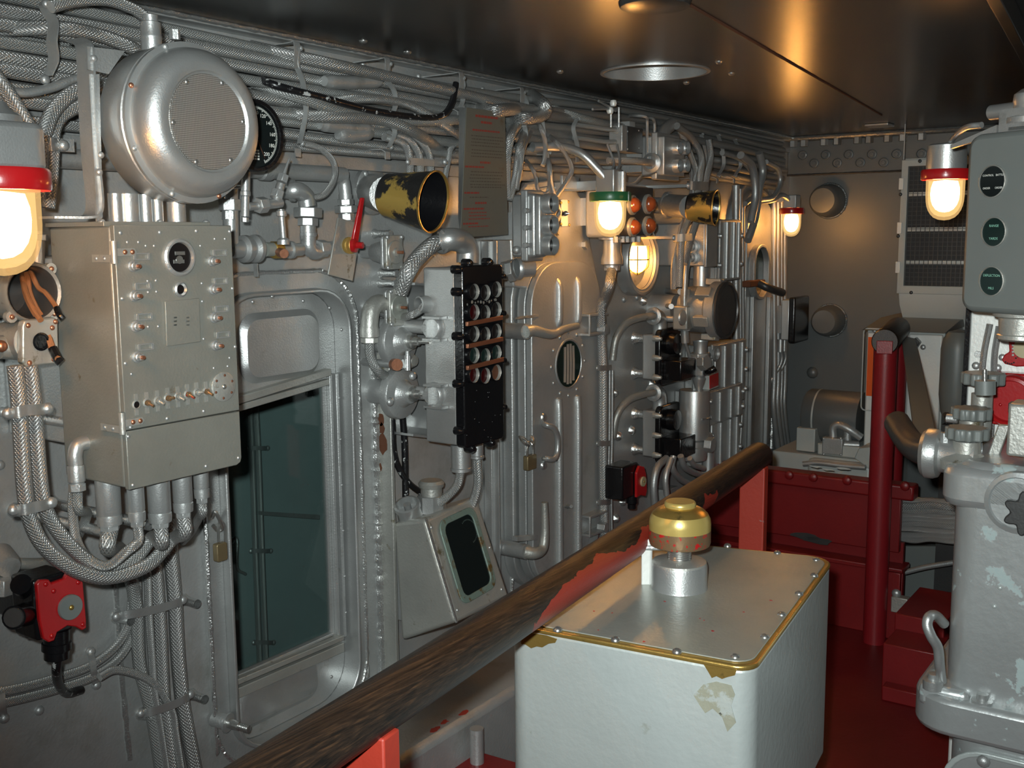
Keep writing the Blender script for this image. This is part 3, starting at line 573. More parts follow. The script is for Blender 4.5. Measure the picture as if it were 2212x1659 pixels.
# ================================================================== LOUDSPEAKER
YR=1.50; C0=W(409,268,YR); rm=170*mpp(C0); YBk=DY(409,346,268,YR); dl=YBk-YR
t=T('loudspeaker','round silver bulkhead loudspeaker with mesh grille near the ceiling','loudspeaker',C0)
YG=DY(409,455,264,YR); dg=YR-YG
rg=103*mpp(W(446,262,YG))
lat(t,'drum','silver_smooth',C0+AY*dl,OUT,[(0,0),(rm*0.90,0),(rm*0.965,0.012),(rm*0.965,dl-0.012),(rm,dl-0.010),(rm,dl-0.002),(rm*0.985,dl)],48)
lat(t,'front_dome','silver_smooth',C0,OUT,[(rm*0.985,0),(rm*1.0,0.003),(rm*1.0,0.009),(rm*0.93,0.011),(rm*0.925,dg*0.35),(rm*0.90,dg*0.62),(rm*0.84,dg*0.85),(rm*0.76,dg*0.98),(rm*0.70,dg*1.02),(rg*1.06,dg*0.99),(rg*1.03,dg*0.93),(rg*0.99,dg*0.90)],48)
gr=lat(t,'grille','speaker_mesh',C0+OUT*(dg*0.90),OUT,[(rg,0),(rg*0.98,0.003),(0,0.0031)],40)
for i in range(6):
    a=math.radians(60*i+5); rivet(t,C0+OUT*(dg*0.93)+(AX*math.cos(a)+AZ*math.sin(a))*rg*0.93,OUT,0.0048,'screw','steel')
for i in range(8):
    a=math.radians(45*i+22); rivet(t,C0+OUT*0.010+(AX*math.cos(a)+AZ*math.sin(a))*rm*0.965,OUT,0.0048,'screw','copper' if i%3==0 else 'silver')
Pt=W(326,70,YR+0.07); rr=22*mpp(Pt)
lat(t,'cable_gland','silver_smooth',V((Pt.x,Pt.y,W(326,104,Pt.y).z-0.02)),AZ,[(rr,0),(rr,0.035),(rr*1.03,0.036),(rr*1.03,0.040),(rr,0.041),(rr,0.062),(rr*0.75,0.064),(rr*0.75,0.074),(0,0.074)])
rivet(t,W(378,86,YR+0.02),AZ,0.009,'clamp_bolt','silver',hexa=True,h=0.016)
YBr=YBk-0.01
brk=MB().ribbon([W(160,86,YBr+0.05),W(176,92,YBr+0.02),W(184,110,YBr),W(188,200,YBr),W(195,330,YBr),W(205,430,YBr),W(200,462,YBr),W(180,470,YBr),W(100,470,YBr+0.02)],(0,0.045,0),0.004,3).make(t,'wall_bracket','silver')
prism(t,'bracket_plate','silver',[W(188,100,YBr-0.02),W(270,110,YBr-0.02),W(235,160,YBr-0.02),W(190,150,YBr-0.02)],(0,0.004,0))
prism(t,'bracket_leg','silver',[W(192,160,YBr-0.018),W(215,160,YBr-0.018),W(222,470,YBr-0.018),W(210,478,YBr-0.018)],(0,0.004,0))
for u,v in ((203,126),(218,335),(215,372)): rivet(t,W(u,v,YBr-0.022),OUT,0.006)
# ================================================================== CONTROL CABINET
YF=1.5; xa=W(262,770,YF).x; xb=W(511,740,YF).x; za=(W(250,490,YF).z+W(503,488,YF).z)/2; zb_=(W(278,1058,YF).z+W(520,1004,YF).z)/2
YK=DY(245,105,490,YF)
t=T('control_cabinet','grey wall control cabinet with toggle switches and round sight glass','control cabinet',((xa+xb)/2,YK,zb_))
box(t,'body','cabinet_paint',(xa,YF+0.012,zb_+0.002),(xb,YK,za),0.004)
box(t,'back_standoff','silver',(xa+0.03,YK,zb_+0.05),(xb-0.03,YW,za-0.05),0.004)
zs=(W(268,936,YF).z+W(515,884,YF).z)/2
dy0=YF
door=prism(t,'door','cabinet_paint',[(xa,dy0,zs+0.001),(xb,dy0,zs+0.001),(xb,dy0,za+0.002),(xa,dy0,za+0.002)],(0,0.011,0),0.0015)
lc=[(xa,dy0,zb_),(xb-0.012,dy0,zb_),(xb-0.003,dy0,zb_+0.004),(xb,dy0,zb_+0.012),(xb,dy0,zs-0.001),(xa,dy0,zs-0.001)]
cov=prism(t,'lower_cover','cabinet_paint',lc,(0,0.011,0),0.0015)
def cw(u,v,o=0.0): return W(u,v,YF-o)
for u,v in ((260,503),(345,502),(424,499),(264,645),(271,785),(502,623),(508,749),(496,500)): rivet(door,cw(u,v),OUT,0.0035)
for u,v in ((277,943),(361,904),(440,888),(287,1048),(445,1007),(515,989),(282,923)): rivet(cov,cw(u,v),OUT,0.0035)
for u,v in ((275,523),(299,523),(315,531),(333,531),(319,607),(337,606),(433,531),(436,612),(440,732),(437,651),(464,516),(486,516),(320,706),(342,705),(284,808),(320,631),(338,630),(462,795),(492,791),(496,773)): rivet(door,cw(u,v),OUT,0.0026)
# sight glass
P=cw(386,556); k=mpp(P); 
lat(door,'sight_glass_rim','silver',P,OUT,[(41*k,0),(41*k,0.004),(37*k,0.007),(33*k,0.007),(31*k,0.003),(31*k,0.0)],32)
lat(door,'sight_glass','lens_dark',P+OUT*0.0012,OUT,[(31.5*k,0),(0,0.0001)],24)
b=MB(); b.box(P+V((-0.012,-0.002,-0.010)),P+V((0.010,-0.0015,-0.004))); b.box(P+V((-0.008,-0.002,0.004)),P+V((0.012,-0.0015,0.010))); b.lathe(P+V((0,-0.0015,-0.004)),OUT,[(0.007,0),(0.007,0.001),(0.004,0.001),(0,0.0012)],12); b.make(door,'dial_mechanism','steel')
P=cw(389,625); lat(door,'jack_socket','silver_smooth',P,OUT,[(17*k,0),(17*k,0.003),(13*k,0.005),(10*k,0.001)],20)
lat(door,'jack_hole','lens_dark',P+OUT*0.001,OUT,[(10.5*k,0),(0,0.0001)],16)
prism(door,'instruction_plate','cabinet_paint',[cw(354,651,.001),cw(358,748,.001),cw(431,738,.001),cw(428,644,.001)],(0,-0.0035,0),0.0008)
b=MB()
for i in range(3):
    for u in (379,406): b.box(cw(u,686+i*8,.0045)-V((0.003,0,0.0012)),cw(u,686+i*8,.0045)+V((0.003,0.001,0.0012)))
b.make(door,'plate_lettering','steel')
# terminal knobs with label holders
for i,(u,v) in enumerate(((291,575),(294,639),(297,705),(300,771),(462,564),(465,625),(467,686),(470,746))):
    P=cw(u-6,v); kn=MB().lathe(P,OUT,[(12*k,0),(12*k,0.003),(9*k,0.004),(9*k,0.009),(7*k,0.010)],14).cyl(P+OUT*0.009,P+OUT*0.016,7*k,n=6).make(door,'terminal_knob','silver')
    MB().cyl(P+OUT*0.014,P+OUT*0.021,4.6*k,4.2*k,n=10).make(kn,'knob_pin','copper')
    lu,lv=((305,554),(308,618),(311,684),(314,749),(474,546),(476,607),(478,667),(481,723))[i]
    Q=cw(lu,lv,.001); w_,h_=0.017,0.0058
    MB().plate_hole(rrect(Q,AX,AZ,w_*2*0.9,h_*2,0.002,2),rrect(Q,AX,AZ,w_*1.5*0.9,h_*1.3,0.001,2),(0,-0.0025,0)).make(door,'label_holder','silver')
# toggle switches
for i,(u,v) in enumerate(((294,874),(317,870),(340,866),(362,860),(384,857),(405,852),(425,848),(445,846))):
    P=cw(u,v,.0006); esc=MB().prism([P+V((-0.0035,0,-0.018)),P+V((0.0035,0,-0.018)),P+V((0.0035,0,0.018)),P+V((-0.0035,0,0.018))],(0,-0.001,0)).lathe(P,OUT,[(0.0085,0),(0.0085,0.0015),(0.006,0.0025),(0.0055,0.0015)],14).make(door,'switch_plate','silver_worn')
    if i==0: lat(esc,'empty_hole','lens_dark',P+OUT*0.0016,OUT,[(0.0055,0),(0,0.0001)],12)
    else:
        up=-1 if i not in (3,6) else 0.3
        MB().cyl(P,P+OUT*0.006,0.0048,n=10).tube([P+OUT*0.005,P+OUT*0.010+AZ*up*0.003+AX*0.002,P+OUT*0.014+AZ*up*0.005+AX*0.003],0.0024,8,3).make(esc,'toggle_lever','bronze_red' if i%2 else 'silver_worn')
P=cw(481,835,.0005); lat(door,'round_blank_disc','silver_worn',P,OUT,[(34*k,0),(34*k,0.003),(32*k,0.004),(0,0.0042)],28)
for i in range(6):
    a=i*math.pi/3+0.4; rivet(door,P+OUT*0.004+(AX*math.cos(a)+AZ*math.sin(a))*26*k,OUT,0.0026,'screw','rust')
rivet(door,P+OUT*0.004,OUT,0.005,'centre_screw','steel')
# hinges
for u,v in ((246,545),(264,915)):
    P=cw(u,v); hg=MB().cyl(P+V((0,0,-0.018)),P+V((0,0,0.018)),0.0055,n=10).prism([P+V((0.002,-0.001,-0.006)),P+V((0.036,-0.001,-0.006)),P+V((0.040,-0.001,0)),P+V((0.036,-0.001,0.006)),P+V((0.002,-0.001,0.006))],(0,-0.003,0)).make(t,'hinge','silver_worn')
    MB().box(P+V((-0.003,0.004,-0.016)),P+V((0.0,0.055,-0.004))).make(hg,'hinge_leaf','silver_worn')
    for d in (0.018,0.032): rivet(hg,P+V((d,-0.004,0)),OUT,0.0042,'rivet','copper')
    for d in (0.022,0.044): rivet(hg,P+V((-0.003,d,-0.010)),-AX,0.0036,'rivet','silver')
# elbow on the left flank
Q=B(186,962,xa); 
el=MB().tube([Q+V((0.012,0,0.004)),Q+V((-0.014,0,0.003)),Q+V((-0.022,0,-0.012)),Q+V((-0.022,0,-0.03))],0.0125,14,5).make(t,'pipe_elbow','silver_smooth')
MB().lathe(Q+V((-0.022,0,-0.03)),-AZ,[(0.0135,0),(0.0145,0.004),(0.0145,0.028),(0.0125,0.030),(0.0125,0.034)],16).make(el,'elbow_socket','silver_smooth')
hexn(el,'gland_nut','silver',Q+V((-0.022,0,-0.062)),Q+V((-0.022,0,-0.075)),0.0145)
ELB=Q+V((-0.022,0,-0.078))
# glands under the cabinet
GL=[]
for u,v0,v1,rp,oy in ((237,1040,1128,29,0.09),(296,1050,1120,20,0.045),(346,1040,1122,27,0.05),(396,1030,1100,23,0.05),(436,1015,1070,18,0.06)):
    P=W(u,v1,YF+oy); k2=mpp(P); r=rp*k2*0.9; top=zb_-P.z
    gl=lat(t,'cable_gland','silver_smooth',V((P.x,P.y,P.z)),AZ,[(r*0.6,-0.004),(r*0.98,-0.004),(r*1.02,0.006),(r*1.02,0.012),(r*0.92,0.013),(r,0.016),(r,max(0.03,top+0.004))],22)
    hexn(gl,'gland_nut','silver',V((P.x,P.y,P.z-0.014)),V((P.x,P.y,P.z-0.002)),r*0.82); GL.append(V((P.x,P.y,P.z-0.014)))
# stub pipes and plate on the top
box(t,'top_plate','cabinet_paint',(xa-0.004,YF+0.02,za),(xb-0.03,YK+0.004,za+0.008),0.001)
for u,v,rp in ((248,420,16),(275,420,24),(312,425,15),(338,428,13),(380,438,20)):
    P=W(u,v,YF+0.07); r=rp*mpp(P); cyl(t,'stub_pipe','silver_smooth',V((P.x,P.y,za+0.006)),V((P.x,P.y,za+0.055)),r,n=18)
for u in (220,345,445): rivet(t,V((W(u,480,YF+0.03).x,YF+0.03,za+0.008)),AZ,0.006)
# cables from the glands
cable(pc([(32,790),(40,860),(46,960),(52,1050),(64,1120),(96,1182),(160,1230),(235,1248),(320,1220),(372,1165)],YF+0.10)+[GL[3]+V((0,0,-0.03)),GL[3]],0.0125,'outer thick braided cable looping below the control cabinet')
cable(pc([(64,790),(73,860),(80,960),(88,1050),(100,1105),(135,1160),(185,1208),(235,1232),(290,1208),(330,1160)],YF+0.12)+[GL[2]+V((0,0,-0.03)),GL[2]],0.0125,'inner thick braided cable looping below the control cabinet')
cable([(160,1045,YF+0.17),(157,1100,YF+0.17),(165,1165,YF+0.15),(190,1205,YF+0.12),(232,1222,YF+0.08),(275,1190,YF+0.05),GL[1]+V((0,0,-0.025)),GL[1]],0.0085,'thin braided cable looping up into the second cabinet gland')
cable([ELB,ELB+V((0,0,-0.03)),(188,1110,YF+0.15),(170,1155,YF+0.2),(150,1185,YF+0.28)],0.0085,'thin braided cable hanging from the cabinet elbow',mat='braid_grey')
cable([GL[0],GL[0]+V((0,0.01,-0.035)),(262,1190,YW-0.10),(285,1260,YW-0.05),(296,1330,YW-0.035),(302,1440,YW-0.035),(328,1542,YW-0.035),(350,1680,YW-0.035)],0.0140,'grey cloth-wrapped cable dropping from the largest cabinet gland',mat='braid_grey')
cable([GL[4],GL[4]+V((0,0,-0.02)),(430,1118,YF+0.12),(412,1150,YF+0.2),(395,1170,YW-0.05)],0.0085,'thin braided cable bending behind the cabinet from the last gland')
gv='thick braided cables rising beside the window'
for k_,(pts,r,lb) in enumerate((([(318,1170),(335,1230),(342,1300),(347,1380),(350,1450),(356,1542),(372,1680)],0.0145,'thick braided cable beside the window, second from the right'),
        ([(362,1120),(370,1210),(378,1300),(382,1380),(387,1450),(398,1542),(424,1680)],0.0160,'thickest braided cable beside the window, rightmost of the upright run'),
        ([(300,1180),(318,1240),(322,1330),(328,1420),(334,1500),(344,1560),(362,1680)],0.0085,'thin braided cable pressed between the thick upright cables'),
        ([(345,1490),(372,1540),(380,1590),(394,1680)],0.0085,'thin braided cable joining the upright run from the left'))):
    cable(pc(pts,YW-0.035-(0.012 if k_>1 else 0)),r,lb,gv)
cable(pc([(-10,1497),(60,1482),(130,1462),(195,1438),(250,1395),(278,1345),(285,1280),(282,1210)],YW-0.02),0.0095,'braided cable sweeping up from the lower left, upper of two')
cable(pc([(-10,1522),(60,1506),(130,1487),(200,1462),(258,1420),(290,1360),(297,1290),(295,1215)],YW-0.022),0.0095,'braided cable sweeping up from the lower left, lower of two')
cable(pc([(215,1463),(245,1448),(280,1452),(320,1468),(345,1490)],YW-0.05),0.0085,'short braided cable crossing to the upright run at lower left')
def strap(pts,label,Y,w=0.018,name='cable_clamp',r=0.010):
    t=T(name,label,'clamp',W(*pts[0],Y)); MB().ribbon([W(u,v,Y+dy) for (u,v),dy in zip(pts,[0.02]+[0]*(len(pts)-2)+[0.02])],(0,0,w),0.0025).make(t,'strap','silver_smooth')
    for u,v in (pts[0],pts[-1]): rivet(t,W(u,v,Y+0.012),OUT,r)
    for u,v in (pts[0],pts[-1]): MB().lathe(W(u,v,YW),OUT,[(r*1.5,0),(r*1.2,0.008),(r,0.02),(r,max(0.021,YW-Y-0.012))],12).make(t,'standoff','weld')
    return t
strap([(18,893),(38,891),(56,886),(78,885),(104,883)],'two-lobed clamp on the looping cables level with the toggle switches',YF+0.085)
strap([(30,1102),(52,1101),(72,1096),(92,1092),(112,1086)],'two-lobed clamp on the looping cables below the cabinet elbow',YF+0.085)
strap([(252,1332),(275,1328),(310,1322),(345,1314),(385,1302),(396,1296)],'long five-lobed clamp across the upright cables beside the alarm box',YW-0.06)
strap([(305,1541),(325,1538),(352,1530),(380,1520),(402,1508),(412,1500)],'long lower clamp across the upright cables near the floor',YW-0.06)
strap([(196,1408),(199,1425),(203,1450),(207,1478)],'upright clamp across the lower left cables',YW-0.045,w=0.0)if False else None
t=T('cable_saddle','upright saddle clamp across the sweeping lower left cables','clamp',W(200,1440,YW-0.03))
MB().ribbon([W(196,1410,YW-0.006),W(199,1425,YW-0.034),W(203,1452,YW-0.034),W(207,1478,YW-0.006)],(0.014,0,0),0.002).make(t,'strap','silver')
for u,v in ((197,1408),(209,1480)): rivet(t,W(u,v,YW-0.004),OUT,0.010)
t=T('cable_saddle','upright saddle clamp on the cables at the left picture edge','clamp',W(5,1510,YW-0.03))
MB().ribbon([W(2,1494,YW-0.006),W(3,1500,YW-0.034),W(5,1530,YW-0.034),W(8,1545,YW-0.006)],(0.014,0,0),0.002).make(t,'strap','silver')
for u,v in ((7,1494),(10,1552)): rivet(t,W(u,v,YW-0.004),OUT,0.010)
# ================================================================== LAMPS
def lamp(o, ringmat, label, s=1.0, r=0.061, up='box', dyaw=0):
    t=T('caged_lamp' if False else 'bulkhead_lamp',label,'lamp',o)
    g=r*0.775
    gl=MB().lathe(V(o),-AZ,[(g,-0.004),(g*0.99,0.02*s),(g*0.985,0.045*s),(g*0.965,0.058*s),(g*0.92,0.070*s),(g*0.84,0.081*s),(g*0.72,0.0905*s),(g*0.55,0.099*s),(g*0.3,0.1045*s),(0,0.1065*s)],36).make(t,'globe','globe')
    gl['label']='glowing frosted glass globe'
    ig=MB().lathe(V(o)-AZ*0.006,-AZ,[(g*0.86,0),(g*0.86,0.045*s),(g*0.84,0.056*s),(g*0.78,0.067*s),(g*0.68,0.0765*s),(g*0.52,0.085*s),(g*0.3,0.090*s),(0,0.092*s)],32).make(gl,'glow_shell','glow_shell')  # added glowing shell that softens the step from bulb to globe
    MB().lathe(V(o)-AZ*0.004,-AZ,[(0,0),(g*0.62,0.004),(g*0.72,0.02*s),(g*0.74,0.035*s),(g*0.71,0.05*s),(g*0.62,0.063*s),(g*0.46,0.074*s),(g*0.25,0.080*s),(0,0.082*s)],24).make(gl,'bulb','bulb')
    ri=lat(t,'ring',ringmat,V(o)-AZ*0.004,AZ,[(g,0),(r*0.98,0),(r,0.003),(r,0.022*s),(r*0.96,0.026*s),(r*0.6,0.026*s)],32)
    return t
LP=W(-5,405,1.35)
t=lamp(LP,'red_gloss','large red-rimmed lamp glowing at the left picture edge',1.08,0.066)
hb=V((LP.x,LP.y,LP.z))
prism(t,'housing','silver_smooth',rrect(hb+V((0,0,0.02)),AX,AY,0.10,0.10,0.025,5),(0,0,0.062),0.008)
MB().lathe(hb+V((0,0.01,0.08)),AZ,[(0.042,0),(0.040,0.012),(0.026,0.022),(0.022,0.03),(0,0.03)],20).make(t,'cap','silver_smooth')
box(t,'arm','silver',hb+V((-0.02,0.04,0.03)),V((hb.x+0.02,YW,hb.z+0.07)),0.004)
GLP=W(1318,432,1.63); t=lamp(GLP,'green_ring','green-rimmed lamp glowing above the far hatch door',1.06,0.0645)
prism(t,'housing','silver_smooth',[GLP+V((-0.03,-0.03,0.02)),GLP+V((0.03,-0.03,0.02)),GLP+V((0.03,0.035,0.02)),GLP+V((-0.03,0.035,0.02))],(0,0,0.072),0.004)
MB().cyl(GLP+V((0.018,-0.034,0.02)),GLP+V((0.018,-0.034,0.085)),0.010,n=12).make(t,'pin_rib','silver_smooth')
tube(t,'conduit','silver_smooth',[W(1150,318,YW-0.12),W(1210,318,YW-0.16),W(1255,332,YW-0.20),W(1290,365,1.66),GLP+V((-0.012,0.0,0.055))],0.0145,14)
box(t,'mounting_plate','silver',(GLP.x-0.10,YW-0.16,GLP.z+0.035),(GLP.x+0.0,YW-0.15,GLP.z+0.075),0.002)
box(t,'arm','silver_wall',(GLP.x-0.015,GLP.y+0.03,GLP.z+0.03),(GLP.x+0.015,YW,GLP.z+0.06),0.002)
b=MB().box(GLP+V((-0.0012,-0.0662,-0.006)),GLP+V((0.0012,-0.0635,0.024))); b.make(t,'ring_clip','steel')
FLP=W(1710,460,1.72); t=lamp(FLP,'red_gloss','small distant red-rimmed lamp at the corner of the back wall',1.0,0.056)
prism(t,'housing','silver',[FLP+V((-0.03,-0.03,0.02)),FLP+V((0.03,-0.03,0.02)),FLP+V((0.03,0.03,0.02)),FLP+V((-0.03,0.03,0.02))],(0,0,0.06),0.004)
tube(t,'conduit','silver',[W(1640,437,YW-0.10),W(1670,432,YW-0.14),W(1690,422,1.74),FLP+V((0,0,0.05))],0.012)
box(t,'arm','silver',(FLP.x-0.01,FLP.y,FLP.z+0.05),(FLP.x+0.01,YW,FLP.z+0.07),0.002)
RLP=D(2043,385,2.72); t=lamp(RLP,'red_gloss','red-rimmed lamp glowing beside the grey three-dial indicator head')
lat(t,'housing','silver_smooth',RLP+V((0,0,0.02)),AZ,[(0.048,0),(0.049,0.01),(0.047,0.062),(0.040,0.066),(0,0.066)],24)
tube(t,'hanger_arm','silver',[RLP+V((0,0,0.075)),RLP+V((-0.02,-0.02,0.10)),V((2.64,RLP.y-0.10,RLP.z+0.10)),V((2.60,RLP.y-0.14,RLP.z+0.10))],0.007)
# ================================================================== OPEN JUNCTION BOX with loose wires
YJ=1.64; C1=W(72,632,YJ); k=mpp(C1)
t=T('open_junction_box','round junction box without its cover, brown wires hanging out','junction box',C1)
lat(t,'case','silver_worn',V((C1.x,YJ,C1.z)),AY,[(58*k,0.0),(63*k,-0.004),(66*k,0.0),(66*k,0.012),(60*k,0.016),(60*k,0.10),(0,0.10)],32)
lat(t,'shaded_inner_wall','dark_steel',V((C1.x,YJ,C1.z)),AY,[(58*k,0.0),(54*k,0.004),(53*k,0.085),(0,0.0851)],28)  # shade of the deep unlit box is put into its dark colour
for i in range(4):
    a=math.radians(45+90*i); MB().lathe(V((C1.x,YJ+0.014,C1.z))+(AX*math.cos(a)+AZ*math.sin(a))*70*k,OUT,[(0.010,0),(0.010,0.010),(0,0.010)],10).make(t,'lug','silver_worn')
    rivet(t,V((C1.x,YJ+0.003,C1.z))+(AX*math.cos(a)+AZ*math.sin(a))*70*k,OUT,0.0045,'screw','copper')
box(t,'mount','silver_wall',(C1.x-0.03,YJ+0.09,C1.z-0.03),(C1.x+0.03,YW,C1.z+0.03))
for i,(pts,r) in enumerate((([(58,590),(62,630),(78,668),(92,690),(100,715),(112,750),(125,775)],0.0062),([(50,600),(58,640),(75,675),(92,700),(104,735),(118,765),(126,776)],0.0055),
        ([(66,585),(82,620),(98,632),(112,650),(122,665),(128,680)],0.0042),([(48,585),(54,625),(68,660),(88,692)],0.005))):
    o=[0.05,0.045,0.04,0.06][i]; P=[W(u,v,YJ+o-0.09*j/(len(pts)-1)) for j,(u,v) in enumerate(pts)]
    w_=tube(t,'loose_wire','wire_brown',P,r,8)
    if i in (0,2): tube(t,'wire_sleeve','black',[P[-2].lerp(P[-1],0.1),P[-1],P[-1]+V((0.003,-0.004,-0.006))],r*1.25,8,3)
# second switch box
YJ2=1.62; C2=W(88,738,YJ2); k=mpp(C2)
t=T('switch_box','small square junction box with a black centre hole below the open box','junction box',C2)
prism(t,'cover','silver_worn',[W(48,705,YJ2),W(52,692,YJ2),W(118,685,YJ2),W(126,692,YJ2),W(128,778,YJ2),W(120,786,YJ2),W(56,792,YJ2),W(48,782,YJ2)],(0,0.016,0),0.003)
lat(t,'case','silver_worn',V((C2.x-0.005,YJ2+0.014,C2.z)),AY,[(0,0),(44*k,0.0),(44*k,0.06),(38*k,0.08),(0,0.08)],24)
box(t,'mount','silver_wall',(C2.x-0.02,YJ2+0.09,C2.z-0.02),(C2.x+0.02,YW,C2.z+0.02))
lat(t,'hole','black',V((C2.x,YJ2,C2.z)),OUT,[(18*k,0),(20*k,0.002),(16*k,0.003),(14*k,0.0005),(0,0.0004)],20)
for u,v in ((61,703),(113,708),(64,784),(116,776),(120,695)): rivet(t,W(u,v,YJ2),OUT,0.0045,'screw','copper')
cyl(t,'side_hub','silver_worn',W(40,745,YJ2+0.05),W(-5,752,YJ2+0.05),0.026,0.018)
rivet(t,W(4,748,YJ2+0.03),OUT,0.010,'boss','copper')
t=T('conduit_stub','short silver conduit behind the near lamp dropping to the open junction box','pipe',W(80,560,YJ+0.06))
cyl(t,'pipe','silver',W(82,500,YJ+0.06),W(80,575,YJ+0.06),0.012); hexn(t,'nut','silver',W(81,520,YJ+0.06),W(81,506,YJ+0.06),0.018)
# ================================================================== ALARM CONTACT MAKERS (red plate, black body)
def alarm(poly, disc, rdisc, Y, label, body, glandp, cablepts, knob=None):
    t=T('alarm_box',label,'alarm box',W(*disc,Y)); k=mpp(W(*disc,Y))
    prism(t,'cover','red_gloss',[W(u,v,Y) for u,v in poly],(0,0.010,0),0.002)
    lat(t,'disc','yellow_disc' if rdisc<20 else 'grey_paint',W(*disc,Y),OUT,[(rdisc*k,0),(rdisc*k,0.004),(rdisc*k*0.96,0.006),(0,0.0062)],28)
    rivet(t,W(*disc,Y)+OUT*0.006,OUT,rdisc*k*0.22,'spindle','brass')
    b0,b1=body; box(t,'body','black',W(*b0,Y+0.012),W(*b1,Y+0.012)+AY*0.07,0.006,3)
    return t
Y=1.66
t=alarm([(80,1262),(88,1253),(106,1252),(112,1260),(140,1250),(150,1232),(165,1228),(174,1236),(180,1260),(187,1340),(187,1357),(178,1362),(164,1354),(146,1352),(124,1366),(118,1384),(106,1388),(94,1380),(86,1340)],(150,1311),28,Y,'red and black alarm contact box with a grey disc at lower left',((70,1255),(160,1360)),None,None)
for u,v in ((99,1262),(116,1277),(166,1240),(169,1258),(112,1374),(179,1349)): rivet(t,W(u,v,Y),OUT,0.0045,'screw','red_gloss')
cyl(t,'side_knob','black',W(70,1322,Y+0.05),W(30,1334,Y+0.0),0.021,0.020); lat(t,'knob_cap','dark_steel',W(30,1334,Y+0.0),W(25,1336,Y)-W(70,1322,Y+0.05),[(0.017,0),(0.016,0.003),(0,0.003)],16)
cyl(t,'boss','black',W(60,1275,Y+0.05),W(45,1262,Y+0.03),0.018); rivet(t,W(66,1362,Y+0.06),OUT,0.014,'lug','black')
gl=lat(t,'bottom_gland','black',W(122,1372,Y+0.03),W(122,1420,Y+0.03)-W(122,1372,Y+0.03),[(0.022,-0.01),(0.022,0.012),(0.025,0.013),(0.025,0.026),(0.021,0.028),(0.021,0.042),(0,0.042)],20)
for z in (YW,): box(t,'mount','black',W(85,1275,Y+0.07),V((W(150,1340,Y+0.07).x,YW,W(150,1340,Y+0.07).z)),0.004)
cable([(124,1420,Y+0.03),(122,1450,Y+0.05),(128,1480,Y+0.12),(145,1497,YW-0.05),(175,1490,YW-0.03)],0.0085,'speckled flexible tail below the alarm box at lower left',mat='black_chip')
t=T('pipe_fitting','silver elbow fitting and pipe at the left edge above the alarm box','pipe',W(10,1225,YW-0.06))
tube(t,'pipe','silver_worn',[W(10,1215,YW-0.05),W(60,1218,YW-0.05),W(110,1216,YW-0.03)],0.011); lat(t,'elbow','silver',W(12,1215,YW-0.06),V((-0.2,-1,-0.3)),[(0.024,-0.03),(0.024,0.01),(0.02,0.02),(0,0.024)],18)
hexn(t,'union','silver',W(3,1250,YW-0.08),W(3,1285,YW-0.08),0.021)
rivet(t,W(122,1232,YW-0.01),OUT,0.011,'stud','weld')
# ================================================================== PRESSURE GAUGE
YGu=1.66; CG=W(549,293,YGu); k=mpp(CG); R=78*k
t=T('pressure_gauge','round black dial pressure gauge with white numerals behind the loudspeaker','gauge',CG)
lat(t,'case','black',CG+AY*0.04,OUT,[(0,0),(R*0.86,0),(R*0.90,0.02),(R*0.92,0.035),(R,0.038),(R,0.046),(R*0.97,0.050),(R*0.87,0.050),(R*0.85,0.043)],40)
f=lat(t,'dial','dial_dark',CG+OUT*0.003,OUT,[(R*0.86,0),(0,0.0001)],36); fo=CG+OUT*0.0045
for s,a in (('0',112),('100',88),('120',62),('140',36),('160',6),('180',-23),('200',-52)):
    a=math.radians(a); text(f,s,'print_white',fo+(AX*math.cos(a)+AZ*math.sin(a))*R*0.62,AX,AZ,0.0105,'numeral')
b=MB()
for i in range(66):
    a=math.radians(128-i*3.0); d=AX*math.cos(a)+AZ*math.sin(a); q=d.cross(AY)*0.0005; r0=R*(0.74 if i%5 else 0.70)
    b.prism([fo+d*r0-q,fo+d*R*0.80-q,fo+d*R*0.80+q,fo+d*r0+q],(0,-0.0003,0))
b.make(f,'tick_marks','print_white',kind='stuff')
b=MB(); 
for i in range(3):
    for j in range(4): b.box(fo+V((-0.012+i*0.007,0,-R*0.66+j*0.0055)),fo+V((-0.012+i*0.007+0.0052,-0.0003,-R*0.66+j*0.0055+0.0035)))
b.make(f,'dial_emblem','print_white')
b=MB(); d=V((0.45,0,-0.9)).normalized(); b.prism([fo-d*0.02+AX*0.002,fo-d*0.02-AX*0.002,fo+d*R*0.68],(0,-0.0008,0)); b.make(f,'needle','rust'); rivet(f,fo,OUT,0.004,'pivot','copper')
# gauge stem and small valve tree
t=T('gauge_pipe','thin silver gauge pipe with tee and needle valve below the pressure gauge','pipe',W(530,460,YGu+0.02)); Yp=YGu+0.02
def cylpx(par,name,mt,a,b,r,Y=None,n=16): 
    P=W(*a,Y) if len(a)==2 else W(*a); Q=W(*b,Y) if len(b)==2 else W(*b); return cyl(par,name,mt,P,Q,r*mpp(P),n=n)
def hexpx(par,name,mt,a,b,r,Y): P=W(*a,Y); return hexn(par,name,mt,P,W(*b,Y),r*mpp(P))
cylpx(t,'stem','silver_smooth',(531,362),(530,415),10,Yp); cylpx(t,'lower_stem','silver_smooth',(530,424),(529,468),9,Yp); lat(t,'collar','silver_smooth',W(530,418,Yp),AZ,[(0.0085,-0.006),(0.0105,-0.004),(0.0105,0.004),(0.0085,0.006)],16)
cyl(t,'wall_stay','silver',W(531,400,Yp),V((W(531,400,Yp).x,YW,W(531,400,Yp).z)),0.006); hexpx(t,'drain_plug','silver',(529,470),(529,480),8,Yp)
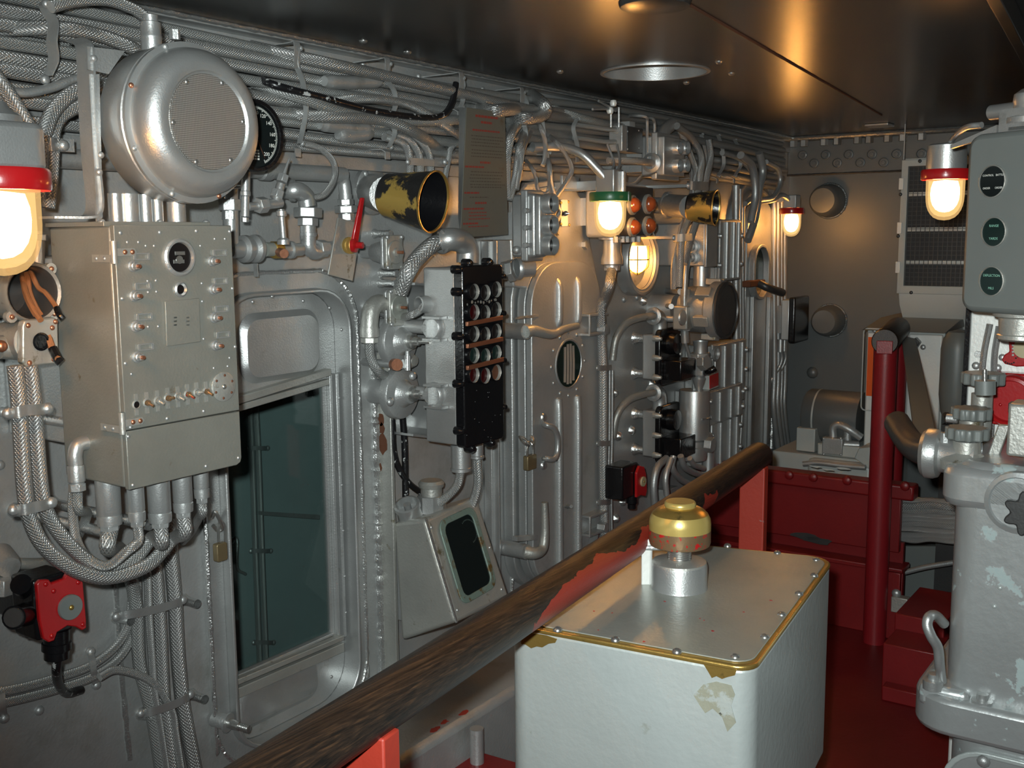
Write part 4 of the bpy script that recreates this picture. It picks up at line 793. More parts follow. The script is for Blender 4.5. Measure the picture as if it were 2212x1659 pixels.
cylpx(t,'tee_arm','silver_smooth',(535,446),(555,445),9,Yp); hexpx(t,'union_nut','silver',(556,444),(574,442),18,Yp); cylpx(t,'valve_body','silver_smooth',(574,442),(606,438),11,Yp)
cylpx(t,'valve_bonnet','silver_smooth',(594,440),(607,398),10,Yp); hexpx(t,'valve_nut','silver',(596,428),(601,412),15,Yp); hexpx(t,'bonnet_nut','silver',(608,394),(613,378),13,Yp)
MB().cyl(W(612,380,Yp),W(625,343,Yp),0.0055,0.0015,10).make(t,'needle_spindle','silver')
cylpx(t,'down_tube','silver_smooth',(607,452),(613,525),7,Yp); lat(t,'down_collar','silver_smooth',W(608,460,Yp),AZ,[(0.007,-0.008),(0.011,-0.006),(0.011,0.004),(0.007,0.006)],14); lat(t,'foot_collar','silver_smooth',W(612,520,Yp),AZ,[(0.013,-0.008),(0.013,0.002),(0.008,0.006)],14)
# main pipe run
Yq=YW-0.11
t=T('pipe_run','silver pipe run with unions, valve and elbows above the window','pipework',W(560,540,Yq))
cylpx(t,'riser','silver_smooth',(497,400),(499,535),17,Yq); hexpx(t,'union','silver',(496,430),(497,455),24,Yq); hexpx(t,'union_tail','silver',(497,456),(497,475),18,Yq)
MB().tube([W(470,400,Yq+0.03),W(485,392,Yq),W(496,402,Yq),W(497,425,Yq)],17*mpp(W(497,400,Yq)),14,4).make(t,'elbow','silver_smooth')
Pp=W(500,538,Yq); kk=mpp(Pp)
def hcyl(name,mt,u0,u1,v,r,hx=False):
    a,b_=W(u0,v,Yq),W(u1,v,Yq); b_.z=a.z; return (hexn if hx else cyl)(t,name,mt,a,b_,r*kk)
hcyl('valve_tail','silver_smooth',495,522,538,20); lat(t,'valve_body','silver_smooth',W(520,538,Yq),AX,[(20*kk,0),(30*kk,0.006),(30*kk,0.018),(22*kk,0.022),(22*kk,0.030),(31*kk,0.036),(31*kk,0.046),(20*kk,0.054)],24)
hcyl('brass_tail','olive',572,596,539,16); hcyl('brass_nut','brass',588,606,540,20,True); cylpx(t,'plug','copper',(604,545,Yq-0.02),(614,548,Yq-0.05),10)
hcyl('connector','silver_smooth',604,650,540,15); lat(t,'connector_ring','silver_smooth',W(624,540,Yq),AX,[(14*kk,0),(20*kk,0.002),(20*kk,0.010),(14*kk,0.012)],20)
MB().tube([W(620,412,Yq+0.05),W(628,412,Yq+0.01),W(645,412,Yq),W(660,424,Yq),W(664,445,Yq)],20*kk,16,5).make(t,'big_elbow','silver_smooth')
lat(t,'elbow_flange','silver_smooth',W(625,412,Yq+0.02),V((0.5,-0.9,0)),[(22*kk,0),(25*kk,0.003),(25*kk,0.012),(20*kk,0.014)],20)
hexpx(t,'big_union','silver',(665,449),(665,470),31,Yq); hexpx(t,'big_union_tail','silver',(665,471),(665,488),22,Yq); cylpx(t,'drop','silver_smooth',(665,488),(666,530),17,Yq)
lat(t,'drop_collar','silver_smooth',W(666,506,Yq),AZ,[(17*kk,-0.006),(20*kk,-0.004),(20*kk,0.003),(17*kk,0.005)],18)
MB().tube([W(665,515,Yq),W(668,535,Yq),W(680,545,Yq),W(692,540,Yq)],18*kk,14,4).make(t,'tee','silver_smooth')
hcyl('outlet_nut','silver',686,704,537,21,True); hcyl('outlet','silver_smooth',704,730,536,16)
b=MB().prism([W(547,569,Yq+0.03),W(549,569,Yq+0.03),W(551,598,Yq+0.03),W(549,598,Yq+0.03)],(0,-0.012,0)).make(t,'bracket_pin','silver')
t=T('right_pipe_riser','silver pipe riser with hex unions left of the near black horn','pipe',W(750,450,YW-0.09)); Yr=YW-0.06
MB().tube([W(735,380,Yr),W(742,392,Yr),W(745,410,Yr),W(746,425,Yr)],16*kk,14,4).make(t,'elbow','silver_smooth')
cylpx(t,'pipe','silver_smooth',(746,420),(750,490),15,Yr); hexpx(t,'upper_nut','silver',(746,430),(747,443),18,Yr); hexpx(t,'union','silver',(747,444),(748,460),25,Yr); hexpx(t,'lower_nut','silver',(748,461),(749,476),18,Yr)
# lever valve with tag plate
Yv=YW-0.13
t=T('lever_valve','red lever valve handle over a bent silver tag plate','valve',W(768,530,Yv))
prism(t,'tag_plate','silver_worn',[W(731,470,Yv),W(768,480,Yv),W(771,550,Yv),W(762,607,Yv),W(709,593,Yv)],(0,0.004,0),0.0008)
cyl(t,'hub','brass',W(742,530,Yv+0.03),W(757,530,Yv-0.012),0.020); cyl(t,'valve_stem','brass',W(742,530,YW),W(742,530,Yv+0.03),0.012)
ax=V((0.35,-1,0)).normalized(); H=W(764,530,Yv-0.02)
lat(t,'lever_hub','red_gloss',H,ax,[(0.014,-0.006),(0.017,-0.003),(0.017,0.006),(0.008,0.009),(0.008,0.018),(0,0.018)],18)
Tp=W(780,427,Yv-0.03); s_=AX*0.010
MB().hexa([H-s_-ax*0.003+AZ*0.004,H+s_-ax*0.003+AZ*0.004,H+s_+ax*0.005+AZ*0.004,H-s_+ax*0.005+AZ*0.004,Tp-s_*0.55,Tp+s_*0.55,Tp+s_*0.55+ax*0.006,Tp-s_*0.55+ax*0.006]).make(t,'lever','red_gloss',0.002)
hexn(t,'lever_nut','red_gloss',H+ax*0.016,H+ax*0.024,0.008)
# ================================================================== BLACK HORNS
def horn(b0,m0,rb,rmh,label,base,flr):
    P,Q=W(*b0),W(*m0); t=T('voice_horn',label,'horn',P); ax=(Q-P); L=ax.length; rb*=mpp(P); rmh*=mpp(Q)
    lat(t,'cone','black_worn',P,ax,[(0,0.004),(rb*0.9,0),(rb,0.006),(rb*1.0,L*0.1),(rb+(rmh-rb)*0.45,L*0.5),(rmh*0.99,L)],36)
    lat(t,'bore','black',P,ax,[(rmh*0.985,L),(rmh*0.955,L-0.001),(rb*0.9,L*0.12),(0,L*0.10)],36)
    lat(t,'rim','brass',P,ax,[(rmh*0.99,L-0.003),(rmh*1.015,L-0.001),(rmh*1.01,L+0.003),(rmh*0.96,L+0.002),(rmh*0.95,L-0.002)],36)
    Bp=W(*base); cyl(t,'neck','silver',Bp,P+ax.normalized()*0.006,rb*0.86); d=(P-Bp).normalized()
    cyl(t,'wall_stub','silver',V((Bp.x,YW,Bp.z)),Bp,flr*0.6)
    lat(t,'flange','silver',Bp,OUT,[(flr,-0.004),(flr,0.010),(flr*0.9,0.014),(0,0.014)],24)
    for i in range(4):
        a=math.radians(35+90*i); rivet(t,Bp+OUT*0.012+(AX*math.cos(a)+AZ*math.sin(a))*flr*0.82,OUT,0.009,'bolt','silver',hexa=(i%2==0))
    return t
horn((832,420,1.70),(936,436,1.572),46,67,'large black horn with flaking yellow paint and copper rim, nearest',(800,412,YW-0.02),0.062)
horn((1486,447,1.66),(1546,449,1.562),29,38,'smaller black horn with worn paint farther along the wall',(1442,443,YW-0.10),0.05)
# ================================================================== MIDDLE OF THE WALL
# printed instruction sign hanging from the bundle
Ys=YW-0.20
t=T('instruction_sign','hanging grey metal sign with rows of red and faded print','sign',W(1045,512,Ys))
TL,TR,BR,BL=W(1008,232,Ys),W(1091,243,Ys),W(1098,507,Ys),W(995,513,Ys)
pl=prism(t,'plate','sign_plate',[TL,TR,BR,BL],(0,0.003,0),0.0008)
prism(t,'left_fold','silver',[W(992,232,Ys+0.03),TL,BL,W(990,470,Ys+0.03)],(0.002,0.002,0))
def sp(a,b): return TL.lerp(TR,a).lerp(BL.lerp(BR,a),b)+OUT*0.0008
rnd=random.Random(5)
for (a0,a1,bq,h,mt) in ((0.22,0.80,0.055,0.018,'print_red'),(0.36,0.64,0.10,0.018,'print_red'),(0.16,0.84,0.165,0.014,'print_red'),(0.36,0.6,0.415,0.016,'print_red'),(0.02,0.45,0.452,0.014,'print_red'),
        (0.03,0.35,0.655,0.014,'print_red'),(0.27,0.52,0.735,0.016,'print_red'),(0.03,0.47,0.780,0.014,'print_red'),(0.03,0.34,0.895,0.014,'print_red')):
    b=MB(); a=a0
    while a<a1:
        w_=rnd.uniform(0.03,0.075); e=min(a1,a+w_); b.prism([sp(a,bq-h/2),sp(e,bq-h/2),sp(e,bq+h/2),sp(a,bq+h/2)],OUT*0.0003); a=e+0.012
    b.make(pl,'red_print_line',mt)
for i,bq in enumerate((0.21,0.235,0.26,0.285,0.32,0.345,0.37,0.49,0.515,0.54,0.565,0.59,0.61,0.69,0.81,0.835,0.86,0.92)):
    b=MB(); a=0.13+rnd.uniform(0,0.03); e1=rnd.uniform(0.5,0.62) if bq>0.65 else rnd.uniform(0.82,0.95); 
    while a<e1:
        e=min(e1,a+rnd.uniform(0.02,0.06)); b.prism([sp(a,bq-0.004),sp(e,bq-0.004),sp(e,bq+0.004),sp(a,bq+0.004)],OUT*0.0003); a=e+0.015
    b.make(pl,'faded_print_line','print_dark' if bq<0.8 else 'print_red')
# round switch boxes in a column
def roundswitch(cu,cv,uleft,w,h,label,Y,spind=True):
    C=W(cu,cv,Y); k=mpp(C); t=T('rotary_switch',label,'switch box',C); hh=h*k; ww=w*k
    o=rrect(C,AX,AZ,ww*2,hh*2,ww*0.35,4); prism(t,'flange','silver_worn',o,(0,0.010,0),0.002); prism(t,'back_flange','silver',[p+AY*0.013 for p in o],(0,0.009,0),0.002)
    Yb=DY(cu-w*0.75,uleft,cv,Y); MB().lathe(C+AY*0.02,AY,[(ww*0.92,0),(ww*0.92,max(0.02,Yb-Y-0.03)),(ww*0.7,max(0.03,Yb-Y)),(0,max(0.03,Yb-Y))],24).make(t,'case','silver')
    MB().cyl(C+AY*0.03,V((C.x,YW,C.z)),ww*0.5).make(t,'wall_stub','silver_wall')
    lat(t,'disc','olive' if cv>600 else 'silver_worn',C,OUT,[(ww*0.95,0),(ww*0.95,0.003),(ww*0.9,0.005),(ww*0.35,0.005),(ww*0.33,0.009),(ww*0.22,0.010),(0,0.010)],28)
    lat(t,'spindle','copper',C+OUT*0.009,OUT,[(0.004,0),(0.004,0.018),(0,0.018)],8)
    for sx in (-1,1):
        for sz in (-1,1): rivet(t,C+OUT*0.001+AX*ww*0.86*sx+AZ*hh*0.88*sz,OUT,0.006,'bolt','silver')
    return t
Yo=YW-0.11
roundswitch(853,545,800,27,37,'round rotary switch box with spindle under the near horn',Yo)
roundswitch(861,664,812,28,40,'lower rotary switch box with a brown-grey disc and pipe elbow',Yo)
t=T('elbow_conduit','fat silver elbow curving from the lower rotary switch down to a flexible conduit','pipe',W(800,700,Yo+0.04))
MB().tube([W(838,662,Yo+0.03),W(818,655,Yo+0.03),W(803,668,Yo+0.03),W(798,695,Yo+0.03),W(798,722,Yo+0.03)],0.023,16,5).make(t,'elbow','silver_worn')
lat(t,'socket','silver_worn',W(798,722,Yo+0.03),-AZ,[(0.023,-0.02),(0.025,-0.01),(0.025,0.006),(0.021,0.008)],20); hexn(t,'nut','silver_worn',W(798,729,Yo+0.03),W(798,741,Yo+0.03),0.022)
tube(t,'flexible_conduit','braid_grey',[W(798,738,Yo+0.03),W(800,770,Yo+0.03),W(815,800,Yo+0.02),W(835,815,Yo+0.03),W(848,835,Yo+0.04),W(838,860,Yo+0.07)],0.0125)
lat(t,'boss','silver_worn',W(836,775,YW-0.0),OUT,[(0.022,0),(0.018,0.05),(0.021,0.055),(0.021,0.085),(0.014,0.098),(0,0.10)],16)
# small studs beside the switches
for i,(u,v) in enumerate(((808,505),(822,590),(820,612),(824,612),(825,702),(823,875))):
    t=T('bolt_stud','small silver bolt stud standing on the wall near the rotary switches','stud',W(u,v,YW),'bolt studs around the rotary switches'); MB().lathe(W(u,v,YW+0.001),OUT,[(0.014,0),(0.010,0.01),(0.009,0.05),(0,0.05)],10).make(t,'stud','weld'); rivet(t,W(u,v,YW)+OUT*0.05,OUT,0.010,'bolt_head','silver',hexa=True)
# bent bracket with two round valves
Yk=YW-0.03
t=T('bent_bracket','bent silver strip bracket with rounded corners framing two round valves','bracket',W(900,930,Yk-0.06))
MB().ribbon([W(846,612,Yk),W(880,616,Yk),W(897,628,Yk),W(901,660,Yk),W(904,780,Yk),W(908,905,Yk),W(902,930,Yk),W(885,938,Yk),W(843,934,Yk)],(0,0.16,0),0.006,4).make(t,'strip','silver_smooth')
def rvalve(cu,cv,rp,label):
    C=W(cu,cv,YW-0.10); k=mpp(C); r=rp*k; t=T('round_valve',label,'valve',C)
    lat(t,'disc','silver',C,OUT,[(0,-0.02),(r,-0.02),(r,0.0),(r*0.96,0.004),(r*0.55,0.008),(r*0.42,0.020),(r*0.36,0.032),(0,0.032)],32)
    MB().cyl(C+AY*0.015,V((C.x,YW,C.z)),r*0.5).make(t,'wall_stub','silver_wall')
    ax=V((0.12,-1,0.02)).normalized(); lat(t,'spindle','steel',C+ax*0.03,ax,[(r*0.30,0),(r*0.30,0.012),(r*0.17,0.014),(r*0.16,0.028),(r*0.09,0.03),(r*0.09,0.062),(0,0.062)],14)
    return t
rvalve(864,737,56,'upper round silver valve disc with projecting spindle inside the bent bracket')
rvalve(868,850,56,'lower round silver valve disc with projecting spindle inside the bent bracket')
t=T('small_cock','small silver cock with a copper end between the two round valves','valve',W(868,790,YW-0.13))
Yc=YW-0.14; cylpx(t,'body','silver_smooth',(850,790,Yc+0.03),(872,786,Yc),10); cylpx(t,'copper_end','copper',(852,787,Yc-0.01),(858,788,Yc-0.03),13); cylpx(t,'upright','silver_smooth',(880,800,Yc),(880,768,Yc),7); lat(t,'cap','silver',W(880,768,Yc),AZ,[(0.006,0),(0.005,0.012),(0,0.016)],10); cyl(t,'wall_stub','silver',W(866,788,Yc+0.01),V((W(866,788,Yc+0.01).x,YW,W(866,788,Yc+0.01).z)),0.010)
for u,v,l in ((843,868,'upper'),(892,812,'side')):
    rivet(t,W(u,v,Yc+0.02),OUT,0.012,'bolt','silver',hexa=False)
# ---------------------------------------------------------------- indicator light panel
Yi=YW-0.30
x0=W(1002,770,Yi).x; x1=W(1088,760,Yi).x; z1=(W(1000,578,Yi).z+W(1085,566,Yi).z)/2; z0=(W(1003,980,Yi).z+W(1085,938,Yi).z)/2
Yib=DY(995,920,760,Yi+0.02)
t=T('annunciator','tall black-fronted indicator light panel on a silver case','indicator panel',((x0+x1)/2,Yib,z0))
box(t,'case','silver_smooth',(x0+0.006,Yi+0.03,z0+0.004),(x1-0.004,min(Yib,YW-0.06),z1-0.006),0.006,3)
bl=prism(t,'front','black',rrect(((x0+x1)/2,Yi,(z0+z1)/2),AX,AZ,x1-x0,z1-z0,0.012,3),(0,0.03,0),0.004)
for i,(sx,fz) in enumerate([(-1,a) for a in (0.98,0.86,0.62,0.36,0.10)]+[(1,a) for a in (0.93,0.72,0.45,0.18)]):
    P=V((x0-0.006 if sx<0 else x1+0.004,Yi+0.014,z0+(z1-z0)*fz)); MB().lathe(P+AY*0.012,OUT,[(0.011,0),(0.011,0.018),(0.008,0.022),(0.006,0.030),(0,0.032)],10).make(bl,'edge_lug','black')
for fx in (0.22,0.72):
    for z_ in (z1+0.005,z0-0.006): MB().lathe(V((x0+(x1-x0)*fx,Yi+0.026,z_)),OUT,[(0.012,0),(0.012,0.018),(0.007,0.026),(0,0.028)],10).make(bl,'edge_lug','black')
lens={(1,0):'lens_red',(4,0):'lens_red',(4,1):'lens_red',(3,0):'dial_green',(3,1):'dial_green',(3,2):'dial_green',(4,2):'rust'}
for r_ in range(5):
    for c_ in range(3):
        u=(1018,1042,1066)[c_]; v=(632,676,723,769,811)[r_]+(-4,0,-5)[c_]-(c_-1)*2
        P=W(u,v,Yi); P.y=Yi; k=mpp(P); rr=18.5*k
        ring=lat(bl,'bezel','black',P,OUT,[(rr*1.02,0),(rr*1.02,0.009),(rr*0.98,0.011),(rr*0.93,0.0105)],22); lat(ring,'lens_rim','silver_worn',P,OUT,[(rr*0.935,0.0106),(rr*0.90,0.0095),(rr*0.90,0.001)],22)
        lat(ring,'lens',lens.get((r_,c_),'lens_dark'),P+OUT*0.0015,OUT,[(rr*0.91,0),(0,0.0004)],18)
for (ua,va,ub,vb) in ((1008,700,1084,686),(1009,748,1085,732),(1009,795,1086,776)):
    a,b_=W(ua,va,Yi-0.010),W(ub,vb,Yi-0.010); MB().obox((a+b_)/2,(b_-a)/2,(0,0.004,0),AZ*0.0055).make(bl,'label_bar','copper',0.0008)
rnd=random.Random(3)
for i in range(16):
    P=W(rnd.uniform(1008,1082),rnd.uniform(840,960),Yi); P.y=Yi; rivet(bl,P,OUT,0.0028,'screw','black')
b=MB()
for i in range(12): P=W(1010+i*5.7+rnd.uniform(-2,2),656-i*0.9+rnd.uniform(-3,3),Yi-0.001); b.lathe(P,OUT,[(rnd.uniform(.002,.005),0),(0,0.0006)],7)
b.make(bl,'paint_residue','silver_worn')
# feet of the case with ribs
for v in (708,853):
    P=W(938,v,Yi+0.10); P.x=x0+0.004
    ft=MB().lathe(P+AX*0.004,-AX,[(0.034,0),(0.032,0.010),(0.026,0.016),(0,0.016)],20).make(t,'mounting_boss','silver_smooth')
    for dz in (-0.028,0.028): box(ft,'rib','silver_smooth',P+V((-0.03,-0.045,dz-0.003)),P+V((0.0,0.012,dz+0.003)))
    box(ft,'centre_rib','silver_smooth',P+V((-0.03,-0.004,-0.022)),P+V((0.0,0.0,0.022))); rivet(ft,P+V((-0.013,0.014,0)),-AX,0.010,'bolt','silver',hexa=True)
    cyl(t,'wall_foot','silver_wall',P+V((0.01,0.0,0)),V((P.x+0.01,YW,P.z)),0.018)
P=W(925,658,Yi+0.12); P.x=x0-0.004
nz=MB().lathe(P+AX*0.02,V((-1,0.25,0.06)),[(0.024,0),(0.021,0.035),(0.017,0.036),(0.016,0.02)],20).make(t,'side_nozzle','silver_smooth')
cable([P+V((-0.002,0.0,-0.001)),(905,672,Yi+0.13),(885,682,Yi+0.14),(868,686,Yi+0.2)],0.010,'short braided cable entering the side nozzle of the indicator panel')
# top elbow and flexible pipe
t=T('flexible_conduit','thick silver flexible conduit with a smooth elbow on top of the indicator panel','conduit',W(1000,560,Yi+0.10)); Ye_=Yi+0.10
MB().tube([W(955,520,Ye_+0.02),W(975,517,Ye_),W(998,522,Ye_),W(1010,540,Ye_),W(1010,568,Ye_)],0.030,18,5).make(t,'elbow','silver_smooth')
lat(t,'socket_ring','silver_smooth',W(955,520,Ye_+0.02),V((-1,0.2,-0.25)),[(0.031,-0.01),(0.034,-0.004),(0.034,0.008),(0.029,0.012)],22)
tube(t,'hose','braid',[W(958,520,Ye_+0.02),W(935,528,Ye_+0.03),W(905,555,Ye_+0.05),W(880,590,Ye_+0.06),W(865,630,Ye_+0.09)],0.021,16)
for k_,(u,v,l) in enumerate(((975,1000,'left'),(1022,985,'right'))):
    pass
t=T('panel_drop_fitting','silver cable gland and braided tail below the indicator panel','gland',W(1000,1010,Yi+0.07))
P=W(995,985,Yi+0.09); lat(t,'gland','silver_smooth',P,-AZ,[(0.026,-0.03),(0.026,0.03),(0.028,0.032),(0.028,0.040),(0.018,0.044)],20)
tube(t,'tail','braid',[P-AZ*0.04,P-AZ*0.09+AY*0.02,P-AZ*0.16+AY*0.10],0.012)
P=W(1030,960,Yi+0.12); lat(t,'second_gland','silver_smooth',P,-AZ,[(0.018,-0.03),(0.018,0.03),(0.020,0.032),(0.020,0.038),(0.013,0.042)],18); tube(t,'second_tail','braid',[P-AZ*0.04,P-AZ*0.12,P-AZ*0.22+AY*0.04,P-AZ*0.34+AY*0.08],0.013)
# painted rods behind the stiffener
for i,(pts,lb) in enumerate((([(847,905),(852,985),(880,1040),(925,1075)],'chipped black and white rod slanting behind the sloped instrument'),([(868,880),(874,960),(876,1080)],'chipped black and white upright rod behind the sloped instrument'))):
    P=[W(u,v,YW-0.05) for u,v in pts]; o=tube(None,'painted_rod','black_chip',P,0.009,10); root(o,P[0]); tag(o,lb,'rod')
# ---------------------------------------------------------------- sloped instrument with sight window
Yt=YW-0.16; X0=W(918,1120,Yt).x
def atx(u,v,X): return B(u,v,X)
f_tl=atx(918,1120,X0); f_bl=atx(985,1345,X0); X1=W(1030,1069,Yt).x; f_tr=atx(1030,1069,X1); f_br=atx(1102,1290,X1)
bk=lambda p: V((p.x,p.y+0.0,p.z))
b_tl=atx(849,1128,X0); b_bl=atx(866,1385,X0); b_tr=V((X1,b_tl.y,b_tl.z)); b_br=V((X1,b_bl.y,b_bl.z))
t=T('sloped_instrument','sloping silver instrument case with a corroded dark sight window','instrument',(f_bl+b_br)/2)
MB().hexa([f_bl,f_br,b_br,b_bl,f_tl,f_tr,b_tr,b_tl]).make(t,'case','silver_worn',0.012,3)
box(t,'mount','silver_wall',(X0+0.02,min(b_tl.y,b_bl.y)-0.01,b_bl.z+0.05),(X1-0.02,YW,b_tl.z-0.03))
def fp(a,b,o=0.0): 
    nrm=(f_tr-f_tl).cross(f_bl-f_tl).normalized(); nrm=nrm if nrm.y<0 else -nrm
    return f_tl.lerp(f_tr,a).lerp(f_bl.lerp(f_br,a),b)+nrm*o
def fr_(a,b,w,h,r,o,n=4):
    c_=fp(a,b,o); ex=(f_tr-f_tl).normalized(); ey=(f_tl-f_bl).normalized(); return rrect(c_,ex,ey,w,h,r,n)
Wf=(f_tr-f_tl).length; Hf=(f_tl-f_bl).length
nrm=(fp(0,0,1)-fp(0,0,0))
ri=MB().plate_hole(fr_(0.50,0.47,Wf*0.70,Hf*0.82,0.03,0.001),fr_(0.50,0.47,Wf*0.54,Hf*0.70,0.022,0.001),nrm*0.006).make(t,'window_rim','corroded',0.002)
wn=MB().prism(fr_(0.50,0.47,Wf*0.58,Hf*0.74,0.022,0.002),nrm*0.001).make(t,'sight_window','dial_dark')
for (a,b,rr) in ((0.36,0.36,0.034),(0.64,0.28,0.034)):
    b_=MB(); c_=fp(a,b,0.0035); ex=(f_tr-f_tl).normalized(); ey=(f_tl-f_bl).normalized()
    for i in range(26):
        an=math.radians(-80+i*8); d=ex*math.cos(an)+ey*math.sin(an); q=d.cross(nrm)*0.0004; b_.prism([c_+d*rr*0.90-q,c_+d*rr-q,c_+d*rr+q,c_+d*rr*0.90+q],nrm*0.0003)
    b_.make(wn,'dial_scale','corroded')
for a,b in ((0.9,0.08),(0.93,0.5),(0.9,0.9),(0.06,0.1),(0.08,0.9)): rivet(t,fp(a,b),nrm,0.005)
for b in (0.12,0.45,0.78): rivet(t,f_tr.lerp(f_br,b)+V((0.0,0.03,0)),AX,0.010,'side_bolt','silver_worn',hexa=True)
MB().ribbon([fp(0.0,0.0,0.003),fp(0.0,0.5,0.003),fp(0.0,1.0,0.003)],(0.006,0,0),0.004).make(t,'left_edge_bead','weld')
P=W(967,1085,Yt-0.0); P=V((P.x,(f_tl.y+b_tl.y)/2,f_tl.z)); 
kb=lat(t,'fill_socket','silver_smooth',P-AZ*0.01,AZ,[(0.040,0),(0.040,0.045),(0.036,0.047)],8); lat(kb,'fill_cap','silver_worn',P+AZ*0.035,AZ,[(0.030,0),(0.029,0.022),(0.034,0.024),(0.036,0.034),(0.030,0.042),(0,0.044)],22)
ax=V((-0.45,-0.1,0.9)).normalized(); P=W(885,1110,b_tl.y-0.03); 
kb=lat(t,'open_socket','silver_smooth',P,ax,[(0.034,-0.01),(0.032,0.02),(0.036,0.022),(0.036,0.034),(0.032,0.036),(0.029,0.036),(0.027,0.01),(0,0.01)],24); cyl(kb,'key','silver',P+ax*0.012,P+ax*0.034,0.010)
# ================================================================== HATCH DOOR
Yd=YW-0.10
def dp(u,v): return W(u,v,Yd)
xl=dp(1150,900).x; xr=dp(1297,900).x; zt_=dp(1215,566).z; zb2=0.42
d2=bpy.data.objects.new('door_2',None); COL.objects.link(d2); d2.location=(xl,YW,zb2); LOC['door_2']=V((xl,YW,zb2)); S(d2)
cx,cz=(xl+xr)/2,(zt_+zb2)/2
lp=rrect((cx,Yd,cz),AX,AZ,xr-xl,zt_-zb2,(xr-xl)*0.33,8)
prism(d2,'leaf','silver_wall',lp,(0,0.022,0),0.003)
prism(d2,'leaf_edge','silver',rrect((cx,Yd+0.024,cz),AX,AZ,xr-xl+0.004,zt_-zb2+0.004,(xr-xl)*0.33,8),(0,0.030,0),0.003)
prism(d2,'frame_lip','silver',rrect((cx,Yd+0.06,cz),AX,AZ,xr-xl+0.04,zt_-zb2+0.04,(xr-xl)*0.35,8),(0,0.04,0),0.004)
def rib(u0,v0,u1,v1,par,w=0.022,up=True):
    a,b_=dp(u0,v0),dp(u1,v1); b_.x=a.x; return MB().tube([a+AY*0.010,a+OUT*0.002-AZ*0.02,a.lerp(b_,0.5)+OUT*0.003,b_+OUT*0.002+AZ*0.02,b_+AY*0.010],w*0.62,10,4).make(par,'stiffener','silver')
rib(1206,606,1204,706,d2); rib(1247,602,1245,702,d2); rib(1206,868,1207,1330,d2); rib(1247,862,1248,1330,d2)
P=dp(1228,786); k=mpp(P); rr=54*k
pr=lat(d2,'porthole_rim','silver',P+OUT*0.001,OUT,[(rr*1.04,0),(rr,0.003),(rr*0.95,0.003),(rr*0.93,0.0005)],32); lat(pr,'porthole_glass','dial_green',P+OUT*0.0008,OUT,[(rr*0.95,0),(0,0.0002)],28)
for i in range(4): tube(pr,'cable_behind_glass','braid',[P+V((-0.027+i*0.018,-0.0015,-rr*0.85+abs(i-1.5)*0.008)),P+V((-0.026+i*0.018,-0.002,0)),P+V((-0.025+i*0.017,-0.0015,rr*0.85-abs(i-1.5)*0.008))],0.0045,8)
for i in range(12):
    a=i*math.pi/6; rivet(pr,P+(AX*math.cos(a)+AZ*math.sin(a))*rr*1.28,OUT,0.007,'bolt','silver_smooth')
# dogs and handles
Pd=W(1122,716,Yd+0.02)
dg=cyl(d2,'dog_hub','silver',V((Pd.x,YW,Pd.z)),W(1138,716,Yd-0.03),0.024); H=W(1140,716,Yd-0.03)
MB().tube([H+V((-0.01,0.0,0)),H+V((0.02,-0.008,0.002)),W(1190,722,Yd-0.055),W(1215,712,Yd-0.06),W(1247,703,Yd-0.06)],lambda s:0.019-0.009*s,12,5).make(dg,'dog_lever','copper' if False else 'silver_worn')
MB().hexa([W(1114,690,Yd-0.02),W(1152,686,Yd-0.02),W(1164,684,Yd),W(1124,688,Yd),W(1114,685,Yd-0.02),W(1152,681,Yd-0.02),W(1164,679,Yd),W(1124,683,Yd)]).make(dg,'dog_keeper','silver_worn')
Pd=W(1125,1190,Yd-0.005)
dg=cyl(d2,'dog_hub','silver',V((Pd.x,YW,Pd.z)),W(1138,1192,Yd-0.03),0.024)
MB().tube([W(1132,1192,Yd-0.02),W(1155,1195,Yd-0.045),W(1172,1185,Yd-0.05),W(1177,1150,Yd-0.05),W(1176,1085,Yd-0.05)],lambda s:0.022-0.011*s,12,5).make(dg,'dog_lever','silver_worn')
prism(dg,'dog_keeper','silver',[W(1118,1160,Yd-0.02),W(1160,1156,Yd-0.02),W(1160,1166,Yd-0.02),W(1118,1170,Yd-0.02)],(0,0.02,0))
hd=MB().tube([W(1176,916,Yd),W(1178,918,Yd-0.035),W(1196,925,Yd-0.05),W(1204,945,Yd-0.05),W(1204,975,Yd-0.05),W(1196,992,Yd-0.05),W(1178,990,Yd-0.035),W(1176,992,Yd)],0.0095,10,5).make(d2,'pull_handle','silver_smooth')
for v in (902,1005): MB().lathe(W(1174,v,Yd),OUT,[(0.016,0),(0.013,0.006),(0,0.008)],12).make(hd,'handle_foot','weld')
for v in (700,1130):
    P=W(1290,v,Yd-0.03); hb_=MB().hexa([P+V((-0.055,-0.006,0.028)),P+V((0.05,-0.012,0.028)),P+V((0.05,0.05,0.028)),P+V((-0.055,0.05,0.028)),P+V((-0.055,-0.006,0.036)),P+V((0.05,-0.012,0.036)),P+V((0.05,0.05,0.036)),P+V((-0.055,0.05,0.036))]).hexa([P+V((-0.055,-0.006,-0.036)),P+V((0.05,-0.012,-0.036)),P+V((0.05,0.05,-0.036)),P+V((-0.055,0.05,-0.036)),P+V((-0.055,-0.006,-0.028)),P+V((0.05,-0.012,-0.028)),P+V((0.05,0.05,-0.028)),P+V((-0.055,0.05,-0.028))]).box(P+V((-0.058,-0.006,-0.036)),P+V((-0.052,0.0,0.036))).make(d2,'hinge_bracket','silver',0.001)
    hexn(hb_,'hinge_bolt','silver',P+V((0.03,0.01,-0.02)),P+V((0.03,-0.02,-0.02)),0.018)
rivet(d2,W(1226,1094,Yd),OUT,0.009,'stub','weld'); cyl(d2,'stub_pin','silver',W(1222,1094,Yd-0.005),W(1234,1094,Yd-0.04),0.006)
